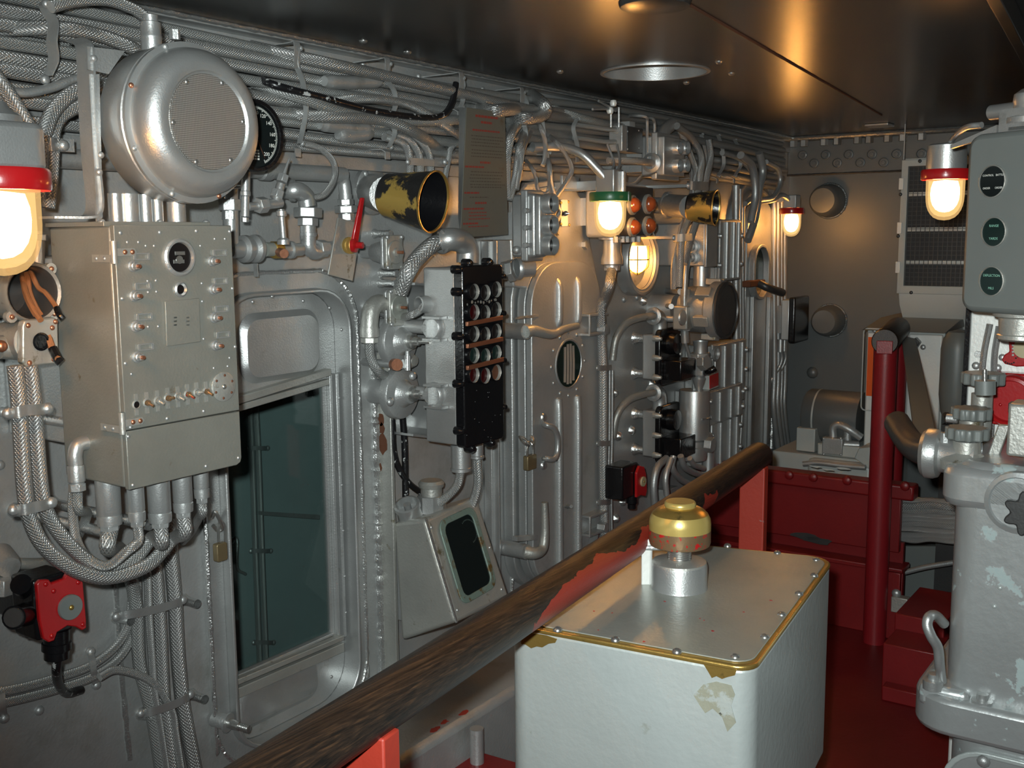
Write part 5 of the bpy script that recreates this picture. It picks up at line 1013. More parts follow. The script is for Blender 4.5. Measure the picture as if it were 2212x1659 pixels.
# chained padlock
Yz=Yd-0.02
t=T('padlock','dull brass padlock hanging on a chain link at the hatch door edge','padlock',W(1150,1010,Yz)); P=W(1150,999,Yz)
prism(t,'body','dull_brass',rrect(P,AX,AZ,0.050,0.046,0.005,3),(0,0.018,0),0.002)
tube(t,'shackle','steel',[P+V((-0.017,0.008,0.02)),P+V((-0.017,0.008,0.045)),P+V((-0.008,0.008,0.062)),P+V((0.008,0.008,0.062)),P+V((0.017,0.008,0.045)),P+V((0.017,0.008,0.02))],0.0042,8)
for a,b_ in (((1122,943),(1142,962)),((1146,940),(1152,962))): MB().tube([W(*a,Yz+0.03),W((a[0]+b_[0])/2-3,(a[1]+b_[1])/2+2,Yz+0.01),W(*b_,Yz),W((a[0]+b_[0])/2+4,(a[1]+b_[1])/2-3,Yz+0.01),W(*a,Yz+0.03)],0.004,8,4).make(t,'chain_link','steel')
# raised lit plate above the door
rp=W(1235,480,YW-0.012); t=T('bulkhead_doubler','raised curved doubler plate on the wall above the hatch door','plate',W(1230,560,YW))
lpz=[W(u,v,YW-0.075) for u,v in ((1110,620),(1105,520),(1110,430),(1140,395),(1185,388),(1240,400),(1262,440),(1275,520),(1290,600),(1300,640))]
prism(t,'plate','silver_wall',lpz,(0,0.075,0),0.006)
t2=None
weld(t,[W(u,v,YW-0.077) for u,v in ((1160,410),(1185,405),(1215,408),(1240,412))],0.004)
rivet(t,W(1262,405,YW-0.07),OUT,0.020,'plate_bolt','silver_worn',hexa=True,h=0.02); rivet(t,W(1258,528,YW-0.07),OUT,0.016,'plate_bolt','silver_worn',hexa=True,h=0.02); rivet(t,W(1203,500,YW-0.075),OUT,0.012,'plate_bolt','silver',hexa=True)
# frame stiffener left of the hatch door
Xf=W(1040,1100,YW).x
t=T('door_frame_bar','plain upright silver frame bar left of the hatch door','frame bar',(Xf,YW,0.4))
box(t,'bar','silver',(W(1062,1000,YW-0.03).x,YW-0.03,0.3),(W(1080,1000,YW-0.03).x,YW,W(1075,520,YW-0.03).z),0.002)
box(t,'edge','silver_smooth',(W(1080,1000,YW-0.05).x-0.006,YW-0.05,0.3),(W(1080,1000,YW-0.05).x,YW,W(1075,520,YW-0.03).z),0.001)
# ---------------------------------------------------------------- three-lens box above the door
Y3=YW-0.25; xA=W(1168,480,Y3).x; xB_=W(1188,480,Y3).x; Y3b=DY(1166,1102,480,Y3)
t=T('three_lens_box','silver box with three dark round lenses right of the sign','signal box',((xA+xB_)/2,Y3b,W(1170,555,Y3).z))
zt3,zb3=W(1168,418,Y3).z,W(1168,556,Y3).z
box(t,'case','silver_smooth',(xA,Y3+0.02,zb3),(xB_+0.02,Y3b,zt3),0.008,3); box(t,'flange','silver_smooth',(xA-0.008,(Y3+Y3b)/2-0.01,zb3-0.012),(xB_+0.03,(Y3+Y3b)/2+0.014,zt3+0.012),0.005)
box(t,'front_plate','silver_smooth',(xA-0.002,Y3,zb3+0.004),(xB_+0.022,Y3+0.02,zt3-0.004),0.006)
box(t,'mount','silver_wall',(xA+0.005,Y3b,zb3+0.05),(xB_,YW,zt3-0.05))
for v in (440,486,530):
    P=W(1177,v,Y3); P.x=(xA+xB_)/2+0.008; P.y=Y3; k=mpp(P); rr=22*k
    ln=lat(t,'lens_hood','silver_smooth',P,OUT,[(rr,-0.002),(rr,0.022),(rr*0.94,0.025),(rr*0.84,0.025),(rr*0.80,0.004)],24); lat(ln,'lens','lens_dark',P+OUT*0.005,OUT,[(rr*0.82,0),(0,0.002)],20)
for v in (455,492,530): 
    P=W(1134,v,(Y3+Y3b)/2-0.01); P.x=xA-0.008; MB().lathe(P,-AX,[(0.008,0),(0.008,0.014),(0,0.016)],10).make(t,'flange_bolt','silver')
rivet(t,W(1115,540,Y3b-0.02)+V((-0.002,0,0)),-AX,0.012,'side_boss','silver')
t=T('hex_pipe_union','big silver hex union and pipe stub below the three-lens box','pipe fitting',W(1110,585,YW-0.10)); Yh=YW-0.10
cylpx(t,'pipe','silver_smooth',(1088,585,Yh+0.03),(1120,580,Yh-0.02),20); hexn(t,'nut','silver',W(1098,586,Yh),W(1112,583,Yh-0.02),0.034); lat(t,'ring','silver_smooth',W(1118,580,Yh-0.02),V((1,-0.6,0)),[(0.030,-0.006),(0.034,0),(0.034,0.008),(0.026,0.012),(0.026,0.05),(0,0.05)],20); cyl(t,'wall_stub','silver',W(1100,585,Yh),V((W(1100,585,Yh).x,YW,W(1100,585,Yh).z)),0.018)
# ---------------------------------------------------------------- four-light box behind the green lamp
Y4=1.67; xA=W(1337,460,Y4).x; xB_=W(1412,460,Y4).x; Y4b=min(DY(1337,1262,470,Y4),YW-0.02)
zt4=(W(1337,398,Y4).z+W(1410,402,Y4).z)/2; zb4=(W(1337,518,Y4).z+W(1405,508,Y4).z)/2
t=T('four_light_box','silver box with four amber domed indicator lights behind the green-rimmed lamp','signal box',((xA+xB_)/2,Y4b,zb4))
box(t,'case','silver_wall',(xA,Y4+0.012,zb4),(xB_,Y4b,zt4),0.014,4); fp4=box(t,'front_plate','dark_steel',(xA+0.003,Y4,zb4+0.005),(xB_-0.003,Y4+0.012,zt4-0.005),0.003)
box(t,'mount','silver_wall',(xA+0.02,Y4b-0.01,zb4+0.04),(xB_-0.02,YW,zt4-0.04))
for u,v in ((1364,443),(1364,491),(1397,441),(1397,488)):
    P=W(u,v,Y4); k=mpp(P); rr=19*k
    bz=lat(fp4,'bezel','silver_worn',P,OUT,[(rr*1.12,0),(rr*1.12,0.008),(rr*0.95,0.012),(rr*0.86,0.010)],22); lat(bz,'dome','amber',P+OUT*0.008,OUT,[(rr*0.9,0),(rr*0.82,0.012),(rr*0.5,0.022),(0,0.026)],18)
for u in (1342,1356,1366,1378,1390): P=W(u,513,Y4-0.0); hexn(t,'bottom_bolt','silver',V((P.x,Y4+0.02,zb4+0.004)),V((P.x,Y4+0.02,zb4-0.016)),0.010)
P=W(1322,530,Y4+0.06); kk4=mpp(P)
gl=lat(t,'bottom_gland','silver_smooth',V((P.x,P.y,zb4)),-AZ,[(0.045,-0.002),(0.045,0.006),(0.030,0.008),(0.030,0.05),(0.036,0.07),(0.036,0.086),(0.026,0.09),(0.026,0.098)],24); hexn(gl,'gland_nut','silver',V((P.x,P.y,zb4-0.092)),V((P.x,P.y,zb4-0.108)),0.027)
G0=V((P.x,P.y,zb4-0.10))
cable([G0,(1316,615,1.70),(1306,645,1.74),(1298,668,1.76),(1299,720,1.775),(1303,800,1.775),(1303,900,1.775),(1303,1000,1.775),(1305,1120,1.775),(1307,1250,1.775)],0.0165,'thick braided conduit running down beside the hatch door hinges')
for v in (795,958,1085): 
    t=T('conduit_clamp','small strap clamp on the conduit beside the hatch door','clamp',W(1303,v,1.76),'clamps on the conduit by the hatch door'); MB().ribbon([W(1290,v,1.80),W(1292,v,1.757),W(1302,v,1.750),W(1313,v,1.757),W(1320,v-2,1.80)],(0,0,0.018),0.002).make(t,'strap','silver_smooth'); rivet(t,W(1291,v,1.775),OUT,0.008); box(t,'standoff','silver_wall',W(1300,v+8,1.79),V((W(1312,v-6,1.79).x,YW,W(1312,v-6,1.79).z)))
for k_,du in enumerate((14,20)):
    cable(pc([(1303+du,800),(1302+du,950),(1300+du,1060),(1304+du,1250)],1.80),0.005,'thin wire pipe hugging the right of the hatch door conduit','thin pipes beside the hatch door conduit',mat='silver')
# ---------------------------------------------------------------- caged lamp inside a round port
P=W(1387,563,YW-0.05); k=mpp(P); R5=76*k
t=T('port_lamp','caged amber lamp glowing inside a thick round port ring','lamp',P)
lat(t,'port_ring','silver_smooth',P,OUT,[(R5*0.80,-0.04),(R5,-0.045),(R5,0.0),(R5*0.97,0.008),(R5*0.90,0.010),(R5*0.86,0.004),(R5*0.82,0.004),(R5*0.80,-0.006)],44)
lat(t,'reflector','silver_worn',P+AY*0.038,OUT,[(R5*0.80,0.03),(R5*0.74,0.005),(0,0.0)],32)
Q=P+V((-0.014,0.012,0.004)); s=0.036
gl=MB().lathe(Q+AZ*0.05,-AZ,[(s*0.9,0),(s,0.02),(s,0.06),(s*0.85,0.08),(s*0.5,0.094),(0,0.10)],20).make(t,'globe','globe_port'); 
for a in range(4):
    an=a*math.pi/2+0.5; d=AX*math.cos(an)+AY*math.sin(an); tube(t,'cage_wire','brass',[Q+AZ*0.05+d*s*1.12,Q+d*s*1.15,Q-AZ*0.03+d*s*1.0,Q-AZ*0.056],0.0022,6,4)
for z in (0.0,): MB().tube(circ(Q+AZ*z,AX,AY,s*1.15,n=16)+[circ(Q+AZ*z,AX,AY,s*1.15,n=16)[0]],0.0022,6,1).make(t,'cage_hoop','brass')
for i in range(9):
    a=i*2*math.pi/9+0.2; rivet(t,V((P.x,YW-0.002,P.z))+(AX*math.cos(a)+AZ*math.sin(a))*R5*1.16,OUT,0.011,'stud','silver')
# ================================================================== OVERHEAD GEAR ABOVE THE FAR PART OF THE WALL
# looping cables between the sign and the green lamp
for i,(pts,r,lb) in enumerate((
    ([(1150,205),(1175,225),(1180,240),(1165,252),(1130,256),(1095,256)],0.018,'thick grey cable turning back in a hook above the three-lens box'),
    ([(1153,252),(1168,275),(1178,310),(1176,345),(1172,358)],0.007,'thin braided cable hanging from the hook-shaped thick cable'),
    ([(1180,290),(1205,310),(1228,345),(1235,370),(1222,395),(1205,420),(1190,445)],0.0075,'thin braided cable swinging right above the three-lens box'),
    ([(1176,325),(1186,355),(1190,400),(1202,440),(1208,460),(1200,480),(1185,490)],0.008,'thin braided cable looping down to the small tag plate'),
    ([(1130,260),(1108,285),(1096,330),(1094,380),(1095,430)],0.013,'thick braided cable dropping beside the right edge of the sign'),
    ([(1140,270),(1125,310),(1118,350),(1112,390),(1100,430)],0.011,'second braided cable dropping beside the right edge of the sign'),
    ([(1150,275),(1130,320),(1122,370),(1115,410)],0.009,'third thinner braided cable right of the sign'),
    ([(1030,230),(1060,240),(1095,237),(1135,236)],0.018,'thick grey cable sagging just above the sign'),
    ([(1130,340),(1150,365),(1158,385),(1162,410),(1180,418),(1187,395),(1182,330)],0.006,'thin loop of cable hanging in front of the three-lens box top'))):
    q=pc(pts,YW-0.16-0.008*(i%4)); q=[(q[0][0],q[0][1],YW-0.07)]+q[1:]
    if i in (0,7): q[-1]=(q[-1][0],q[-1][1],YW-0.07)
    cable(q,r,lb)
# tag plate beside the three-lens box
Yt2=YW-0.085
t=T('tag_plate','small pale riveted tag plate with a black key beside the three-lens box','plate',W(1220,460,Yt2))
prism(t,'plate','white_worn',rrect(W(1220,460,Yt2),AX,AZ,0.040,0.085,0.006,3),(0,0.004,0),0.001); box(t,'back','silver_wall',W(1213,470,Yt2+0.004),V((W(1226,450,Yt2).x,YW,W(1226,450,Yt2).z)))
for u,v in ((1212,438),(1228,436),(1212,484),(1230,486)): rivet(t,W(u,v,Yt2),OUT,0.005,'screw','brass')
cyl(t,'key','black',W(1219,462,Yt2),W(1222,461,Yt2-0.02),0.008); cyl(t,'key_stem','steel',W(1222,461,Yt2-0.02),W(1230,461,Yt2-0.03),0.003)
# junction block with two glands
Yb=YW-0.20; xA=W(1348,300,Yb).x; 
t=T('junction_block','small dark junction block with two cable glands above the green-rimmed lamp','junction box',W(1362,325,Yb))
bx_=box(t,'block','silver',W(1344,326,Yb),W(1384,276,Yb)+AY*0.05,0.003); box(t,'cover','dark_steel',W(1353,328,Yb)-V((0,0.004,0)),W(1386,278,Yb),0.001)
for v in (281,308):
    P=W(1342,v,Yb+0.025); ax=V((-1,0.0,0.0)); gl=lat(t,'gland','silver_smooth',P+AX*0.01,ax,[(0.016,0),(0.016,0.03),(0.020,0.032),(0.020,0.044),(0.014,0.05)],16)
    tube(gl,'cable_tail','braid_grey',[P+V((-0.03,0,0)),P+V((-0.10,0.01,-0.003)),P+V((-0.22,0.05,0.004))],0.008,8)
for u,v in ((1356,284),(1380,282),(1356,322),(1380,320)): rivet(t,W(u,v,Yb-0.004),OUT,0.003)
MB().box(W(1360,275,Yb+0.03),V((W(1372,270,Yb+0.03).x,YW,W(1372,266,Yb).z+0.01))).make(t,'mount','silver')
t=T('toggle_levers','pair of thin silver rod levers with white ball ends at the ceiling','lever',W(1322,250,Yb))
for a,b_,e in (((1293,218),(1330,240),(1325,223)),((1280,236),(1320,235),(1318,239))):
    tube(t,'lever_rod','silver_smooth',[W(*a,Yb),W(*b_,Yb)],0.004,8); MB().lathe(W(*e,Yb)-AZ*0.012,AZ,[(0,0),(0.009,0.003),(0.012,0.012),(0.009,0.021),(0,0.024)],12).make(t,'ball_end','white_worn')
for u in (1320,1337): tube(t,'pivot_rod','silver',[W(u,232,Yb),W(u,275,Yb)],0.004,8)
for u,vb in ((1320,395),(1333,395)): tube(t,'lower_rod','silver',[W(u-8 if u<1330 else u,312,Yb),W(u+6,350,Yb-0.03),W(u,372,Yb-0.05)],0.004,8)
for i,(u0,u1) in enumerate(((1356,1398),(1385,1414))):
    t=T('bent_rod',('longer' if i==0 else 'shorter')+' bent silver rod hanging from the ceiling edge near the junction block','rod',W(u1,340,Yb)); tube(t,'rod','silver_smooth',[W(u0,252,YW-0.02),W(u0+10,250+i*4,Yb+0.05),W(u1-5,252+i*4,Yb),W(u1,262+i*4,Yb),W(u1,300,Yb),W(u1-1,345 if i==0 else 292,Yb)],0.0055,8)
    MB().lathe(W(u0,252,YW),OUT,[(0.012,0),(0.012,0.02),(0,0.022)],10).make(t,'foot','silver')
# double twin-lens box
Yd2=YW-0.26; xA=W(1440,335,Yd2).x; xB_=W(1486,335,Yd2).x
zt5,zb5=W(1440,292,Yd2).z,W(1440,382,Yd2).z; Y5b=DY(1440,1425,335,Yd2)+0.06
t=T('twin_lens_box','silver box with four lens hoods under the ceiling past the green-rimmed lamp','signal box',W(1455,382,Yd2))
box(t,'case','silver',(xA-0.02,Yd2+0.03,zb5),(xB_-0.03,Y5b,zt5),0.006); box(t,'flange','silver_smooth',(xA-0.028,Yd2+0.022,zb5-0.008),(xB_-0.02,Yd2+0.044,zt5+0.010),0.004); box(t,'front','silver',(xA-0.018,Yd2,zb5+0.006),(xB_-0.025,Yd2+0.024,zt5-0.004),0.004)
box(t,'mount','silver_wall',(xA,Y5b-0.01,zb5+0.02),(xA+0.04,YW,zt5-0.02))
for u in (1463,1479):
    for v in (320,358):
        P=W(u,v,Yd2-0.01); P.y=Yd2; rr=0.024; ln=lat(t,'lens_hood','silver_smooth',P,OUT,[(rr,-0.002),(rr,0.02),(rr*0.92,0.023),(rr*0.82,0.022),(rr*0.8,0.006)],20); lat(ln,'lens','lens_red' if (u<1470 and v<330) else 'lens_dark',P+OUT*0.007,OUT,[(rr*0.84,0),(0,0.002)],16)
MB().tube([W(1428,298,Yd2+0.05),W(1438,280,Yd2+0.05),W(1452,268,Yd2+0.05)],0.022,14,4).make(t,'top_elbow','silver_smooth')
P=W(1410,352,Yd2+0.04); lat(t,'side_gland','silver_smooth',P,V((-1,-0.1,0)),[(0.030,-0.03),(0.030,0),(0.033,0.004),(0.033,0.014),(0.022,0.02)],20); tube(t,'side_cable','braid',[P+V((-0.01,0,0)),P+V((-0.10,0.01,0.002)),P+V((-0.2,0.06,0.0))],0.012)
tube(t,'wire_loop','silver',[W(1352,395,Yd2),W(1370,393,Yd2),W(1385,380,Yd2-0.01),W(1400,378,Yd2-0.01),W(1418,372,Yd2)],0.0025,6)
# drooping cable bunch to the far horn
for i,(pts,r) in enumerate((([(1462,272),(1495,300),(1515,340),(1512,380),(1506,420),(1488,470),(1472,520),(1467,620)],0.013),([(1470,285),(1490,330),(1503,370),(1500,400),(1495,450),(1478,500),(1458,560),(1455,625)],0.011),
      ([(1530,300),(1535,340),(1526,385),(1518,430),(1504,480),(1488,530),(1478,570)],0.013),([(1480,340),(1492,370),(1494,400),(1488,450),(1470,495),(1462,560)],0.008))):
    cable(pc(pts,YW-0.24+0.02*i),r,('right front','left','right rear','thinnest')[i]+' braided cable of the bunch dropping behind the far black horn','cables behind the far black horn')
t=T('bunch_clamp','silver strap clamp round the cable bunch above the far black horn','clamp',W(1508,402,YW-0.25)); MB().ribbon([W(1485,400,YW-0.20),W(1492,401,YW-0.25),W(1510,401,YW-0.262),W(1526,402,YW-0.235),W(1530,402,YW-0.20)],(0,0,0.030),0.003).make(t,'strap','silver_smooth'); rivet(t,W(1487,401,YW-0.235),OUT,0.012,'bolt','silver'); box(t,'arm','silver_wall',W(1500,404,YW-0.20),V((W(1508,398,YW-0.2).x,YW,W(1508,398,YW-0.2).z)))
t=T('bunch_clamp','bright silver strap clamp on the bunch below the far black horn','clamp',W(1475,514,YW-0.25)); MB().ribbon([W(1455,514,YW-0.19),W(1462,514,YW-0.24),W(1478,513,YW-0.262),W(1496,512,YW-0.22)],(0,0,0.026),0.003).make(t,'strap','white_worn'); rivet(t,W(1456,514,YW-0.22),OUT,0.010,'bolt','silver'); box(t,'arm','silver_wall',W(1470,516,YW-0.19),V((W(1476,510,YW-0.19).x,YW,W(1476,510,YW-0.19).z)))
# ================================================================== FAR EQUIPMENT STACK
Yx=YW-0.22
t=T('gland_box','upright silver box with two side glands below the far black horn','junction box',W(1530,570,Yx)); xA,xB_=W(1528,530,Yx).x,W(1545,530,Yx).x
zA,zB=W(1530,482,Yx).z,W(1530,575,Yx).z; box(t,'case','silver',(xA,Yx+0.01,zB),(xB_+0.02,YW,zA),0.005); box(t,'front','silver_smooth',(xA-0.004,Yx,zB-0.004),(xB_+0.022,Yx+0.012,zA+0.004),0.003)
for v in (532,555):
    P=W(1518,v,Yx+0.06); P.x=xA; gl=lat(t,'side_gland','silver_smooth',P,-AX,[(0.026,0),(0.026,0.012),(0.018,0.014),(0.018,0.03),(0.013,0.034)],18); tube(gl,'cable','silver',[P+V((-0.02,0,0)),P+V((-0.06,-0.01,-0.02)),P+V((-0.10,-0.02,-0.09)),P+V((-0.11,-0.02,-0.20))],0.009,10)
def flangebox(u0,v0,u1,v1,Y,label,lugs,par=True,Yb_=None,mt='silver'):
    t=T('flanged_box',label,'equipment box',W((u0+u1)/2,v1,Y)); a,b_=W(u0,v0,Y),W(u1,v1,Y); zA=(W(u0,v0,Y).z+W(u1,v0,Y).z)/2; zB=(W(u0,v1,Y).z+W(u1,v1,Y).z)/2
    box(t,'case',mt,(a.x,Y+0.018,zB),(b_.x,YW,zA),0.004); box(t,'lid','silver_smooth',(a.x-0.006,Y,zB-0.005),(b_.x+0.006,Y+0.012,zA+0.005),0.003); box(t,'gasket_rim',mt,(a.x-0.010,Y+0.012,zB-0.008),(b_.x+0.010,Y+0.022,zA+0.008),0.002)
    for fx in (0.25,0.6,0.85): MB().cyl(V((a.x+(b_.x-a.x)*fx,Y-0.004,zB+0.004)),V((a.x+(b_.x-a.x)*fx,Y-0.004,zA-0.004)),0.009,n=10).make(t,'lid_rib','silver')
    for i in range(lugs):
        f_=(i+0.5)/lugs
        for x in (a.x-0.006,b_.x+0.006): MB().lathe(V((x,Y+0.024,zB+(zA-zB)*f_)),OUT,[(0.011,0),(0.011,0.028),(0.007,0.034),(0,0.034)],9).make(t,'clamp_bolt','silver')
    return t
flangebox(1558,478,1598,602,YW-0.14,'tall narrow flanged silver box past the far black horn',2)
flangebox(1548,742,1608,870,YW-0.14,'tall flanged silver box above the painted red tag',3)
flangebox(1536,840,1602,905,YW-0.16,'squat flanged silver box at the lower far wall',2)
flangebox(1540,905,1596,1000,YW-0.15,'lower flanged silver box beside the far pipes',2)
# round drum instrument
Yn=YW-0.30; C=W(1566,670,Yn); k=mpp(C); rr=62*k
t=T('drum_instrument','large round silver drum instrument with dark rim in the far equipment stack','instrument',C)
Lb=DY(1566,1480,670,Yn)-Yn
lat(t,'drum','silver',C+AY*min(Lb,0.26),OUT,[(0,0),(rr*0.72,0),(rr*0.82,0.03),(rr*0.82,0.12),(rr*0.9,0.14),(rr*0.9,min(Lb,0.26)-0.05),(rr,min(Lb,0.26)-0.04),(rr,min(Lb,0.26)-0.004)],36); lat(t,'face','dark_steel',C,OUT,[(rr,0.0),(rr*1.0,0.008),(rr*0.88,0.014),(rr*0.86,0.008),(0,0.008)],36)
cyl(t,'wall_neck','silver_wall',C+AY*0.2,V((C.x,YW,C.z)),rr*0.5)
for i in range(6):
    a=math.radians(60*i+20); d=AX*math.cos(a)+AZ*math.sin(a); MB().obox(C+AY*0.05+d*rr*0.97,AY*0.03,d*0.012,d.cross(AY)*0.02).make(t,'clamp_lug','silver_worn',0.003)
lat(t,'neck_collar','silver_smooth',W(1515,622,Yn+0.14),AZ,[(0.055,-0.02),(0.055,0.004),(0.032,0.008),(0.032,0.09),(0,0.09)],22)
t=T('valve_block','silver pipe riser with a square valve block left of the drum instrument','pipe',W(1480,690,YW-0.25)); Yv2=YW-0.17
cylpx(t,'upper_pipe','silver_worn',(1481,625,Yv2),(1480,660,Yv2),11); MB().obox(W(1476,686,Yv2),AX*0.03,AY*0.03,AZ*0.045).make(t,'block','silver_worn',0.006); lat(t,'round_cover','silver',W(1473,686,Yv2-0.03),OUT,[(0.030,0),(0.028,0.006),(0,0.007)],20); cylpx(t,'lower_pipe','silver_smooth',(1478,700,Yv2),(1480,740,Yv2),9); hexn(t,'nut','silver',W(1479,706,Yv2),W(1479,714,Yv2),0.026)
cyl(t,'side_hub','silver',W(1484,685,Yv2),W(1500,683,Yv2+0.05),0.030); MB().cyl(W(1432,660,YW),W(1450,662,Yv2+0.02),0.010).make(t,'stay_rod','silver'); MB().cyl(W(1440,628,YW),W(1470,630,Yv2+0.02),0.012).make(t,'upper_stay','silver')
cyl(t,'wall_stay','silver_wall',W(1476,690,Yv2),V((W(1476,690,Yv2).x,YW,W(1476,690,Yv2).z)),0.012)
cable(pc([(1480,740),(1486,760),(1494,790),(1498,830),(1499,850)],YW-0.17),0.006,'thin cable from the valve block to the lower cylinder',mat='silver')
# valve tree under the drum
t=T('valve_tree','cluster of silver unions and a valve under the drum instrument','valve',W(1515,790,YW-0.3)); Yv3=YW-0.19
lat(t,'neck','silver_smooth',W(1513,748,Yv3),-AZ,[(0.030,-0.02),(0.026,0.0),(0.026,0.03),(0,0.03)],18); hexn(t,'nut','silver',W(1512,762,Yv3),W(1512,776,Yv3),0.040); MB().obox(W(1510,790,Yv3),AX*0.03,AY*0.03,AZ*0.04).make(t,'body','silver',0.006); hexn(t,'side_nut','silver',W(1514,785,Yv3-0.02),W(1528,783,Yv3-0.05),0.030); MB().lathe(W(1510,812,Yv3)-AZ*0.0,-AZ,[(0.016,-0.01),(0.027,0.01),(0.022,0.03),(0.010,0.06),(0.010,0.12)],18).make(t,'tail','silver_smooth'); MB().tube([W(1520,806,Yv3-0.02),W(1532,802,Yv3-0.06),W(1545,795,Yv3-0.08)],0.012,10,3).make(t,'black_handle','black'); lat(t,'port','silver',W(1544,764,Yv3),OUT,[(0.030,0),(0.030,0.01),(0.022,0.012),(0.020,0.002),(0,0.002)],18)
cyl(t,'wall_stay','silver_wall',W(1510,790,Yv3),V((W(1510,790,Yv3).x,YW,W(1510,790,Yv3).z)),0.014)
t=T('red_tag_box','small silver box with a red front tag in the far equipment stack','tag box',W(1533,842,YW-0.19)); a=W(1519,812,YW-0.19); b_=W(1533,836,YW-0.19)
box(t,'box','grey_light',W(1534,812,YW-0.22),V((W(1552,842,YW-0.22).x,YW-0.14,W(1534,842,YW-0.22).z)),0.002); prism(t,'tag','red_gloss',[W(1534,812,YW-0.224),W(1552,805,YW-0.224),W(1552,832,YW-0.224),W(1534,840,YW-0.224)],(0,0.003,0)); box(t,'stay','silver_wall',W(1538,828,YW-0.14),V((W(1544,822,YW-0.14).x,YW,W(1544,822,YW-0.14).z)))
# filter cylinder
Yc3=YW-0.17; P0=W(1500,842,Yc3); k=mpp(P0); rr=33*k; zT=P0.z; zB=W(1498,992,Yc3).z
t=T('filter_cylinder','tall silver filter cylinder standing low on the far wall','cylinder',V((P0.x,Yc3,zB)))
lat(t,'shell','silver_smooth',V((P0.x,Yc3,zB)),AZ,[(0,0),(rr*0.85,0),(rr*0.9,0.01),(rr*0.9,0.05),(rr*0.82,0.055),(rr*0.82,0.075),(rr,0.085),(rr,zT-zB-0.006),(rr*0.97,zT-zB),(0,zT-zB)],32)
weld(t,[V((P0.x-rr*0.6,Yc3-rr*0.84,(zT+zB)/2+0.03)),V((P0.x,Yc3-rr*1.02,(zT+zB)/2+0.03)),V((P0.x+rr*0.6,Yc3-rr*0.84,(zT+zB)/2+0.03))],0.004)
cyl(t,'top_nozzle','silver_smooth',V((P0.x,Yc3,zT)),V((P0.x,Yc3,zT+0.03)),0.010); MB().tube([V((P0.x+rr*0.7,Yc3,zB+0.07)),V((P0.x+rr+0.04,Yc3,zB+0.07)),V((P0.x+rr+0.08,Yc3,zB+0.04)),V((P0.x+rr+0.08,Yc3,zB-0.14))],0.026,14,5).make(t,'outlet_elbow','silver_smooth')
box(t,'band_arm','silver_wall',(P0.x-0.02,Yc3,zB+0.14),(P0.x+0.02,YW,zB+0.18)); hexn(t,'base_nut','silver',V((P0.x,Yc3-rr*0.9,zB+0.065)),V((P0.x,Yc3-rr*0.9-0.03,zB+0.065)),0.03)
# ---------------------------------------------------------------- black-fronted telephone boxes
def bbox(v0,v1,label):
    vm=(v0+v1)/2; Y=DY(1364,1428,vm,YW); xA,xB_=W(1429,vm,Y).x,W(1466,vm,Y).x; zA,zB=W(1429,v0,Y).z,W(1429,v1,Y).z; Yb=DY(1364,1386,vm,YW)
    t=T('switch_case',label,'switch box',((xA+xB_)/2,Yb,zB)); box(t,'case','silver_smooth',(xA,Y+0.02,zB+0.01),(xB_,Yb,zA-0.01),0.006,3)
    fr2=prism(t,'front','black',rrect(((xA+xB_)/2,Y-0.002,(zA+zB)/2),AX,AZ,xB_-xA+0.03,zA-zB+0.02,0.025,4),(0,0.024,0),0.005); zm=zA-(zA-zB)*0.55
    box(fr2,'bulge','black',(xA+0.012,Y-0.075,zB+0.012),(xB_-0.004,Y,zm),0.004); lat(fr2,'upper_boss','black',V(((xA+xB_)/2,Y,zA-(zA-zB)*0.25)),OUT,[(0.042,0),(0.038,0.03),(0,0.032)],18)
    for f_ in (0.12,0.5,0.88):
        for x in (xA-0.012,xB_+0.012): MB().lathe(V((x,Y+0.028,zB+(zA-zB)*f_)),OUT,[(0.013,0),(0.012,0.02),(0.006,0.034),(0,0.036)],9).make(fr2,'edge_lug','silver_worn' if f_<0.9 else 'black')
    for f_ in (0.15,0.85):
        P=V((xA+0.02,Yb,zB+(zA-zB)*f_)); MB().lathe(V((P.x,YW,P.z)),OUT,[(0.026,0),(0.016,0.02),(0.016,YW-Yb+0.01)],12).make(t,'standoff','weld')
    P=V(((xA+xB_)/2-0.01,(Y+Yb)/2,zA-0.01)); el=MB().tube([P-AZ*0.005,P+AZ*0.035,P+V((-0.012,0,0.06)),P+V((-0.045,0,0.068))],0.028,16,5).make(t,'top_elbow','silver_smooth'); lat(el,'elbow_nut','silver',P+V((-0.04,0,0.068)),-AX,[(0.030,0),(0.033,0.004),(0.033,0.016),(0.022,0.02)],16)
    tube(t,'elbow_cable','silver_worn',[P+V((-0.05,0,0.068)),P+V((-0.12,0.02,0.066)),P+V((-0.19,0.04,0.05)),V((P.x-0.24,YW-0.03,P.z+0.0)),V((P.x-0.25,YW-0.02,P.z-0.08))],0.014,12)
    return t
bbox(718,828,'upper of two black-fronted silver switch boxes on the far wall')
bbox(884,996,'lower of two black-fronted silver switch boxes on the far wall')
for i,(u,v) in enumerate(((1333,942),(1362,930),(1406,830),(1343,1083),(1328,1120),(1388,650),(1325,848),(1365,1010))):
    t=T('weld_stud','small weld stud on the wall around the black-fronted switch boxes','stud',W(u,v,YW),'weld studs around the far switch boxes'); MB().lathe(W(u,v,YW+0.001),OUT,[(0.020,0),(0.016,0.012),(0.008,0.02),(0,0.02)],8).make(t,'stud','weld')
